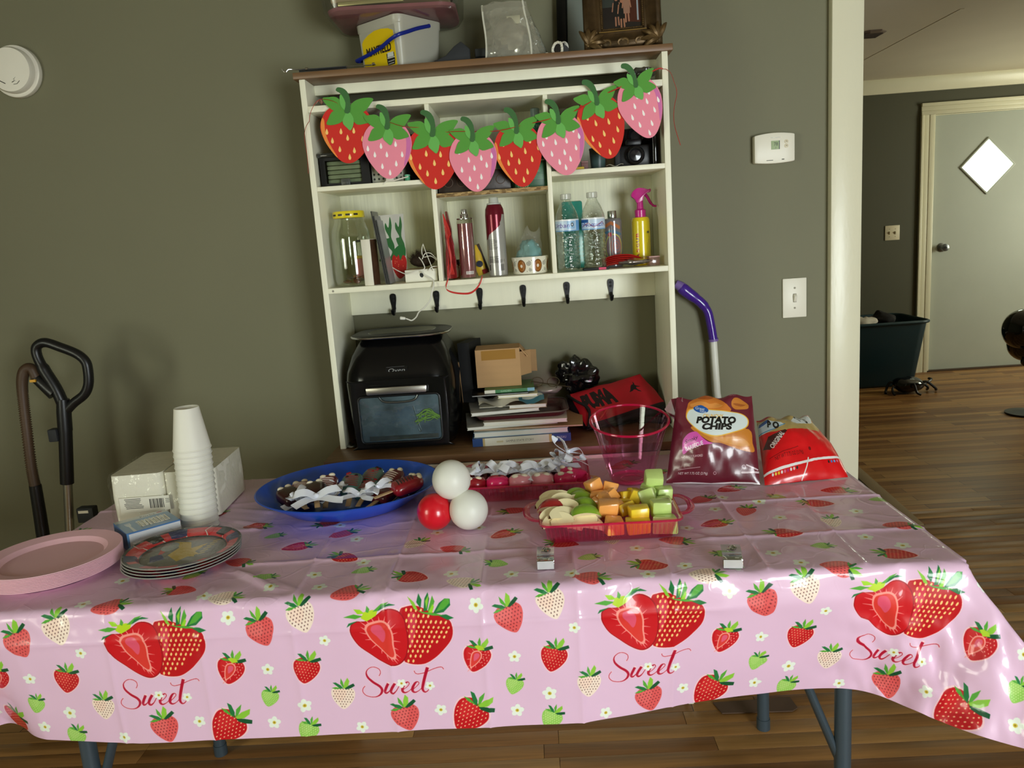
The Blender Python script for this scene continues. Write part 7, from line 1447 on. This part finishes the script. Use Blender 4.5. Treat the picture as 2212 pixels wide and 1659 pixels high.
# crisp bags
def patch_bag(name,label,corners,th,pr,matname,seed,extra=None,nu=36,nv=34,edge=.012,back=None,belly=0):
    c00,c10,c11,c01=[np.array(c) for c in corners]; ctr=(c00+c10)/2; ctr=np.array((ctr[0],ctr[1]+.02,Z0))
    t=thing(name,label,'snack bag',tuple(ctr))
    ex=c10-c00; up=(c01+c11-c00-c10)/2; nrm=np.cross(ex,up); nrm/=np.linalg.norm(nrm)
    if nrm[1]>0: nrm=-nrm
    def f(u,v,s):
        q=c00*(1-u)*(1-v)+c10*u*(1-v)+c11*u*v+c01*(1-u)*v
        e=min(1,math.sin(PI*u)**.55)*min(1,math.sin(PI*min(.999,max(.001,v)))**.5)
        wv=mnoise.noise(Vector((u*3,v*3,seed)))*.008+mnoise.noise(Vector((u*9,v*9,seed)))*.0025+.6*abs(mnoise.noise(Vector((u*14+v*6,v*5,seed+3))))*.005
        q=q+ex*(belly*u*math.sin(PI*min(1,v*1.15))); q=q+nrm*(s*th*e+wv*(.35+.65*e)); 
        q=q+np.array((0,0,.004*math.sin(u*17+seed)*(v>.9)))
        q[2]=max(q[2],Z0+.0005); return q-ctr
    o=ob('front',v_grid(lambda u,v:f(u,v,1),nu,nv),printed(matname,pr,.3,coat=.45,bump=.2,bscale=24,dist=.002),t,smooth=True)
    uv=o.data.uv_layers.new(name='UVMap')
    for p in o.data.polygons:
        for l in p.loop_indices: vi=o.data.loops[l].vertex_index; uv.data[l].uv=((vi%nu)/(nu-1),(vi//nu)/(nv-1))
    ob('back',v_grid(lambda u,v:f(u,v,-.6 if back is None else back),24,22),extra,t,smooth=True)
    return t,f
C2=lambda x,y:((x/5.027-17-104)*1.13+101,(225-y/5.027-96)*1.07+97)   # crop -> bag print units (205 wide, 190 tall)
CP_=Print(205,192,(104,26,44),7)
def poly2(pts,col,sm=4): CP_.poly(spline([C2(*p) for p in pts],sm,True) if sm else [C2(*p) for p in pts],col)
poly2([(300,300),(310,240),(360,205),(440,188),(520,190),(600,195),(690,225),(770,300),(815,360),(700,400),(400,420),(300,400)],(206,120,44)); poly2([(420,200),(470,240),(540,250),(600,205)],(170,86,30)); poly2([(330,260),(420,250),(560,290),(640,260),(720,300),(640,330),(400,320)],(222,146,70))
poly2([(820,300),(850,250),(905,240),(975,262),(1015,290),(1012,345),(940,355),(860,350)],(198,122,46)); poly2([(840,300),(900,296),(990,305),(930,325)],(160,84,30))
poly2([(370,520),(700,560),(1000,560),(1030,700),(1040,785),(930,775),(800,735),(700,700),(600,690),(480,620)],(200,124,40)); poly2([(500,600),(700,640),(900,640),(1000,720),(900,730),(720,690)],(214,146,62))
OVL=[(296,400),(310,345),(350,322),(450,328),(600,345),(780,368),(930,400),(1000,450),(1003,510),(960,555),(850,592),(700,628),(600,630),(480,585),(390,520),(320,450)]
poly2(OVL,(232,180,60)); poly2([(650+(x-650)*.965,475+(y-475)*.93) for x,y in OVL],(214,224,222))
CP_.ell(*C2(465,338),20.5,8.2,(24,84,160),rot=-.22); CP_.text('Great',*C2(455,328),6.5,(230,236,240),wid=25,rot=-.2); CP_.text('Value',*C2(490,362),5,(230,236,240),wid=18,rot=-.2)
CP_.text('CRUNCHY',*C2(610,418),9.5,(226,178,70),wid=52,rot=-.05,bold=.02)
CP_.text('POTATO',*C2(645,458),14,(14,14,14),wid=100,rot=-.03,bold=.06,shear=.1); CP_.text('CHIPS',*C2(655,528),13,(14,14,14),wid=74,rot=-.02,bold=.06,shear=.1)
poly2([(288,700),(300,640),(350,590),(420,575),(460,600),(500,640),(560,685),(610,705),(450,725),(370,760),(305,805)],(214,84,176)); CP_.text('Smoky',*C2(382,655),9,(28,20,24),wid=33,rot=.32,shear=.4); CP_.text('BARBECUE',*C2(418,722),9.5,(240,226,236),wid=43,rot=.3,bold=.02)
CP_.text('NATURALLY FLAVORED',*C2(400,828),5,(226,206,210),wid=51,rot=.06); CP_.line([C2(268,965),C2(490,940)],1.2,(190,150,160)); CP_.text('NET WT 7.75 OZ (219g)',*C2(420,1002),5.4,(232,220,222),wid=66)
CP_.ell(*C2(638,1000),3.4,3.4,(200,160,170)); CP_.ell(*C2(638,1000),2.4,2.4,(104,26,44)); CP_.ell(*C2(925,935),4.5,4.5,(220,200,206)); CP_.ell(*C2(925,935),3.4,3.4,(104,26,44)); CP_.line([C2(955,915),C2(1060,960)],3,(220,200,206)); CP_.line([C2(905,990),C2(1070,985)],4,(220,200,206)); CP_.text('CRUNCH',*C2(1000,1000),3,(104,26,44),wid=16)
CP_.line([C2(230,1108),C2(400,1098),C2(600,1106),C2(800,1090),C2(1000,1092),C2(1100,1110)],3.6,(236,230,232)); CP_.text('READY',*C2(840,205),6,(170,120,130),wid=18,rot=.0)
MR=mat('maroon_foil',srgb(104,26,44),.25,coat=.6,noise=.06,bump=.4,bscale=30)
bc=[at(1439,1044,'z',Z0),at(1642,1047,'z',Z0),at(1624,853,'y',-.585),at(1462,862,'y',-.575)]
t,f=patch_bag('barbecue_chip_bag','maroon barbecue potato chip bag standing upright by the bucket',bc,.030,CP_,'barbecue_bag_print',1.3,MR)
fp=[at(px,py,'y',y)-np.array(t.location) for px,py,y in((1436,884,-.555),(1450,862,-.56),(1474,858,-.580),(1482,905,-.588),(1466,916,-.580))]
ob('folded_corner',solid(([tuple(p) for p in fp],[(0,1,2,3,4)]),.0015),MR,t)
C3=lambda x,y:((x-1020)/5.027,(1145-y)/5.027)  # crop -> red bag units (200 wide,150 tall) in the photo's own outline
RPt=Print(205,150,(222,10,22),7)
def uvpt(x,y):
    "photo crop point -> bag print units via the bag's outline"
    v=(1145-(y-0))/ (1145-400); v=min(1,max(0,v)); xl=1100-75*v; xr=2050-430*v*1.0; return ((x-xl)/(xr-xl)*205,v*150)
P3=lambda pts,col,sm=3: RPt.poly(spline([uvpt(*p) for p in pts],sm,True) if sm else [uvpt(*p) for p in pts],col)
P3([(1010,400),(1700,400),(1700,640),(1300,650),(1010,600)],(186,160,96),0); P3([(1000,380),(1650,380),(1640,440),(1440,410),(1100,450)],(196,22,36),0)
P3([(1030,470),(1090,455),(1180,490),(1300,560),(1210,600),(1030,612)],(206,222,228)); P3([(1380,530),(1480,430),(1600,420),(1640,520),(1500,560)],(212,218,218)); RPt.line([uvpt(1030,605),uvpt(1200,598),uvpt(1310,560)],2,(60,140,190))
P3([(1045,520),(1060,470),(1110,460),(1150,480),(1090,515)],(24,84,160))
RPt.text('P O',*uvpt(1185,540),17,(14,14,14),wid=34,bold=.06,rot=-.35); RPt.text('TO',*uvpt(1470,470),17,(14,14,14),wid=26,bold=.05,rot=.6); RPt.text('S',*uvpt(1545,500),16,(14,14,14),wid=12,bold=.06,rot=.5)
P3([(1080,790),(1130,670),(1300,640),(1320,660),(1150,830)],(70,16,22),0); RPt.text('ORIGINAL',*uvpt(1215,735),12,(236,226,222),wid=48,rot=.62,bold=.03); RPt.line([uvpt(1140,915),uvpt(1430,845)],1.2,(120,8,16)); RPt.text('NET WT 7.75 OZ (219g)',*uvpt(1340,915),8,(70,8,14),wid=74,rot=.1); RPt.ell(*uvpt(1555,880),3,4,(120,8,16)); RPt.ell(*uvpt(1860,825),5,6,(90,10,14)); RPt.ell(*uvpt(1860,825),3.6,4.6,(222,10,22)); RPt.line([uvpt(1890,830),uvpt(1990,800)],3,(110,8,14))
RPt.line([uvpt(1085,1052),uvpt(1300,1025),uvpt(1550,1003),uvpt(1800,968),uvpt(1990,940)],5,(244,240,240)); RPt.line([uvpt(1548,968),uvpt(1540,1050),uvpt(1515,1140)],2.6,(236,230,228))
for k,c_ in enumerate(((240,240,240),(240,220,90),(240,210,30),(240,236,236),(226,110,150),(190,30,110),(240,230,230),(240,200,190),(40,26,26))): RPt.ell(*uvpt(1180+32*k,1072-3*k),2.4,2.8,c_)
for k,c_ in enumerate(((30,26,30),(60,130,210),(90,170,230),(226,110,150))): RPt.ell(*uvpt(1785+33*k,1010-4*k),2.4,2.8,c_)
RF=mat('red_foil_bag',srgb(216,12,24),.22,coat=.6,noise=.05,bump=.3,bscale=30)
rc=[at(1652,1049,'z',Z0),at(1832,1031,'z',Z0),at(1746,901,'y',-.510),at(1634,906,'y',-.520)]
t,f=patch_bag('original_chip_bag','red original potato chip bag reclining right of the maroon bag',rc,.036,RPt,'original_bag_print',4.1,RF,back=-.1,belly=.05)
# foil card holders
MIR=mat('mirror_foil',srgb(206,208,208),.06,1.0,noise=.02)
for (lab,p0,p1) in (('small mirrored card holder block, left of two at the table front',(1161,1235),(1199,1233)),('small mirrored card holder block, right of two at the table front',(1571,1240),(1615,1240))):
    a,b=tpt(*p0),tpt(*p1); w_=math.hypot(b[0]-a[0],b[1]-a[1]); t=thing('card_holder',lab,'holder',((a[0]+b[0])/2,max((a[1]+b[1])/2,-1.112)+.018,Z0),rz=math.atan2(b[1]-a[1],b[0]-a[0])-.03)
    ob('block',v_box(w_,.030,.017),MIR,t,bev=.0008); ob('front_face',v_lim(-w_/2+.001,w_/2-.001,-.0156,-.015,.001,.016),mat('pale_foil',srgb(222,226,228),.25,.4,noise=.05,nscale=60),t)
    ob('clear_sleeve',v_lim(-w_/2,w_/2,.006,.040,.0175,.0215),film('sleeve_film',(.9,.92,.92,1),rough=.05,gloss=.6,body=.15,bodycol=srgb(200,206,204)),t); ob('jewel',crumple(.008,.006,.003,5,.004,16,8,120,(0,.018,.0235)),MIR,t,smooth=True,ang=20)
# ------------------------------------------------------------------ things standing about the rooms
VB=mat('vacuum_black',srgb(20,20,20),.35,noise=.04); YV=-.235
vp=lambda px,py,y=YV: at(px,py,'y',y)
base=vp(150,1147); 
vc=thing('vacuum_cleaner','upright vacuum with black loop handle and ribbed brown hose','vacuum',(-.965,-.24,0))
O=np.array((-.965,-.24,0))
V_=lambda px,py,y=YV: tuple(vp(px,py,y)-O)
loop=spline([V_(134,868),V_(120,838),V_(96,800),V_(80,768),V_(80,748),V_(98,740),V_(130,750),V_(165,764),V_(184,780),V_(190,800),V_(191,830),V_(182,852),V_(160,870),V_(146,885)],6)
ob('handle_loop',v_tube(loop,[.0135+.003*(i<14) for i in range(len(loop))],12),VB,vc,smooth=True)
ob('wand_grip',v_tube([V_(136,862),V_(138,890),V_(141,930)],[.017,.0195,.0195],16),VB,vc,smooth=True)
ob('wand_tube',v_tube([V_(141,928),V_(145,1044)],.0185,16),VB,vc,smooth=True); ob('latch',v_box(.026,.03,.036),CHAR,vc,loc=tuple(np.array(V_(122,938))-np.array((0,.006,.018))),bev=.003)
ob('chrome_tube',v_tube([V_(146,1042),V_(151,1150),(V_(156,1240)[0],V_(156,1240)[1],.33)],.0125,16),mat('brushed_tube',srgb(170,168,154),.3,.9),vc,smooth=True)
ob('hose_port',v_tube([V_(118,850),V_(96,832),V_(80,818)],[.020,.017,.015],14),VB,vc,smooth=True); ob('yellow_clip',v_box(.016,.012,.007),mat('clip_yellow',srgb(206,150,30),.4),vc,loc=tuple(np.array(V_(80,823))-np.array((0,.014,0))))
hp_=spline([V_(78,816),V_(68,797),V_(54,800),V_(48,822),V_(50,860),V_(58,930),V_(68,1010),V_(76,1050)],30)
HR_=[.0135+.0022*(1 if i%2 else -1) for i in range(len(hp_))]
ob('ribbed_hose',v_tube(hp_,HR_,12),mat('hose_brown',srgb(78,58,40),.5,noise=.06),vc,smooth=True,ang=180)
ob('hose_cuff',v_tube([V_(76,1048),V_(86,1110),V_(98,1190),(V_(104,1240)[0],-.01+V_(104,1240)[1]*1.0,.30)],[.0165,.0175,.0185,.0185],14),VB,vc,smooth=True)
ob('canister',v_lathe([(.05,.06),(.075,.07),(.08,.28),(.07,.34),(.04,.36)],32),film('canister_smoke',(.3,.3,.3,1),gloss=.5,body=.6,bodycol=srgb(30,30,30)),vc,smooth=True,loc=(.01,.0,.05)); ob('motor_body',stack([rrect(.2,.19,.05,.02),rrect(.22,.2,.06,.08),rrect(.18,.17,.06,.14)]),VB,vc,smooth=True); ob('floor_head',stack([rrect(.30,.16,.03,0),rrect(.31,.17,.03,.03),rrect(.26,.12,.03,.065)]),VB,vc,smooth=True,loc=(0,-.03,0))
for s in(-1,1): ob('wheel',xf(v_lathe([(.03,-.012),(.034,-.008),(.034,.008),(.03,.012)],20),TR(s*.11,.05,.034,ry=PI/2)),VB,vc,smooth=True)
p=V_(190,1112); ob('tool_clip',v_box(.05,.03,.045),CHAR,vc,loc=(p[0],p[1],p[2]-.02),bev=.004); ob('tool_clip_label',v_lim(p[0]-.018,p[0]+.012,p[1]-.0158,p[1]-.0152,p[2]+.010,p[2]+.018),PLAS,vc)
# mop against the wall
mp=thing('spray_mop','mop with white pole and curved purple handle behind the hutch side','mop',(1.06,-.05,0))
O=np.array((1.06,-.05,0)); Mq=lambda px,py,y=-.045: tuple(at(px,py,'y',y)-O)
PUR=mat('purple_grip',srgb(66,30,140),.25,coat=.4); 
hh=spline([Mq(1470,620),Mq(1488,634),Mq(1512,652),Mq(1528,672),Mq(1535,700),Mq(1541,735)],6)
ob('grip',v_tube(hh,[.017,.0185,.0195,.020,.020,.0195,.019,.019,.0185,.018]+[.0165]*6+[.0145]*(len(hh)-16),14,flat=(1,.9)),PUR,mp,smooth=True)
ob('grip_tip',v_tube([Mq(1459,612),Mq(1466,616),Mq(1474,622)],[.0115,.014,.0165],12),mat('lilac_tip',srgb(120,96,160),.4),mp,smooth=True)
b_=Mq(1549,850); ob('pole',v_tube([Mq(1541,735),b_,(b_[0]+.11,-.03,.08)],.0108,16),mat('white_pole',srgb(222,222,210),.35),mp,smooth=True); ob('collar',v_tube([Mq(1540.6,732),Mq(1541.2,737)],.0152,16),mat('lilac_tip',0),mp,smooth=True)
ob('mop_head',v_box(.30,.09,.03,(b_[0]+.11,-.03,.0)),PUR,mp,bev=.006); ob('swivel',v_lathe([(.02,.03),(.018,.06),(.012,.10)],16),PUR,mp,smooth=True,loc=(b_[0]+.11,-.03,0))
# teal tub of clothes in the hall
tb2=thing('teal_storage_tub','dark teal storage tub of clothes beside the far door casing','tub',(2.95,3.80,0))
TUB=mat('dark_teal_plastic',srgb(14,48,56),.45,noise=.05)
ob('tub',solid(stack([rrect(.74,.40,.05,.002),rrect(.78,.43,.06,.02),rrect(.92,.54,.08,.50)],True,False),.006),TUB,tb2,smooth=True,ang=60)
ob('rim',v_tube(rrect(.935,.555,.08,.50),.012,8,closed=True),TUB,tb2,smooth=True)
for nm,c_,x,y,z,s in (('grey shirt','b4a892',-.20,-.06,.50,1),('black shirt','1c1a1a',.19,-.02,.51,2),('tan cloth','8a6e54',-.02,.12,.49,3),('white sock','b8b0a2',.02,-.13,.51,4)):
    o=ob('folded_clothes',crumple(.10,.07,.04,s,.04,36,18,11),mat('cloth_'+c_,c_,.9,noise=.15),smooth=True,ang=180,loc=(2.95+x,3.80+y,z)); tag(o,'crumpled %s lying in the dark teal tub'%nm,'clothes')
# black deflated foil spider shape by the tub
sp2=thing('black_toy','black shiny toy with curled legs on the floor before the tub','toy',(3.17,3.36,0))
ob('body',crumple(.11,.075,.055,3,.014,30,18,12,(0,0,.068)),mat('gloss_black',0),sp2,smooth=True,ang=40)
for k,(a,L_) in enumerate(((.15,.20),(-.25,.19),(-.05,.15),(2.9,.15),(3.4,.14),(-1.6,.12))):
    ob('leg',v_tube(spline([(.06*math.cos(a),.04*math.sin(a),.05),(.12*math.cos(a),.10*math.sin(a),.055+.03*(k%2)),(L_*math.cos(a+.1),L_*math.sin(a+.1),.03+.05*(k==0)),(L_*1.1*math.cos(a+.3),L_*1.1*math.sin(a+.3),.010+.07*(k==0))],5),.009,8),BLKP,sp2,smooth=True)
# black balloons at the right picture edge, on a stick
bq=at(2213,712,'y',2.55)
bl2=thing('black_balloon_stand','cluster of glossy black balloons on a stand at the right edge','balloons',(bq[0],2.55,0))
BB=mat('black_balloon',srgb(10,10,10),.08,coat=.6)
dz=bq[2]
for k,(x,y,z,r) in enumerate(((0,0,dz,.125),(.03,.03,dz-.095,.105),(.16,.02,dz+.02,.12),(.02,-.01,dz-.200,.036))):
    ob('balloon',v_ell(r,r,r*1.04,(x,y,z),32,20),BB,bl2,smooth=True)
ob('stick',v_tube([(.05,.02,.02),(.05,.02,dz-.05)],.008,10),BLKP,bl2,smooth=True); ob('base',v_lathe([(.12,0),(.12,.012),(.02,.025),(.01,.03)],32),BLKP,bl2,smooth=True,loc=(.05,.02,0))
# doormat in the opening with pale border, loose mat sheet under the table
q=[at(1852,1008,'z',.0),at(1980,1122,'z',.0)]
d=np.array(q[1])-np.array(q[0]); ang=math.atan2(d[1],d[0]); Ln=.0
rg_=thing('rug','dark patterned rug with tan border lying in the opening','rug',(q[1][0],q[1][1],.0008),rz=ang+PI)
L1=1.25; W1=.72
ob('pile',v_lim(-.02,L1-.06,.066,W1,0,.007),mat('rug_dark',srgb(58,50,42),.95,noise=.6,nscale=60,bump=.8,bscale=200),rg_)
for (x0,x1,y0,y1) in((-.08,L1,0,.064),(-.08,-.022,.066,W1),(L1-.058,L1,.066,W1),(-.08,L1,W1+.002,W1+.064)): ob('border',v_lim(x0,x1,y0,y1,0,.008),mat('rug_tan',srgb(140,118,84),.9,noise=.1,bump=.5,bscale=300),rg_,bev=.002)
a,b=at(1723,1531,'z',.002),at(1708,1512,'z',.002)
o=ob('cardboard_sheet',solid(([tuple(at(px,py,'z',.001)-np.array((a[0],a[1],.001))) for px,py in((1723,1531),(1712,1538),(1560,1543),(1540,1520),(1706,1508))],[(0,1,2,3,4)]),.003),mat('dark_card',srgb(86,64,48),.7,noise=.1),loc=(a[0],a[1],.002)); tag(o,'dark brown cardboard sheet on the floor behind the table leg','cardboard')
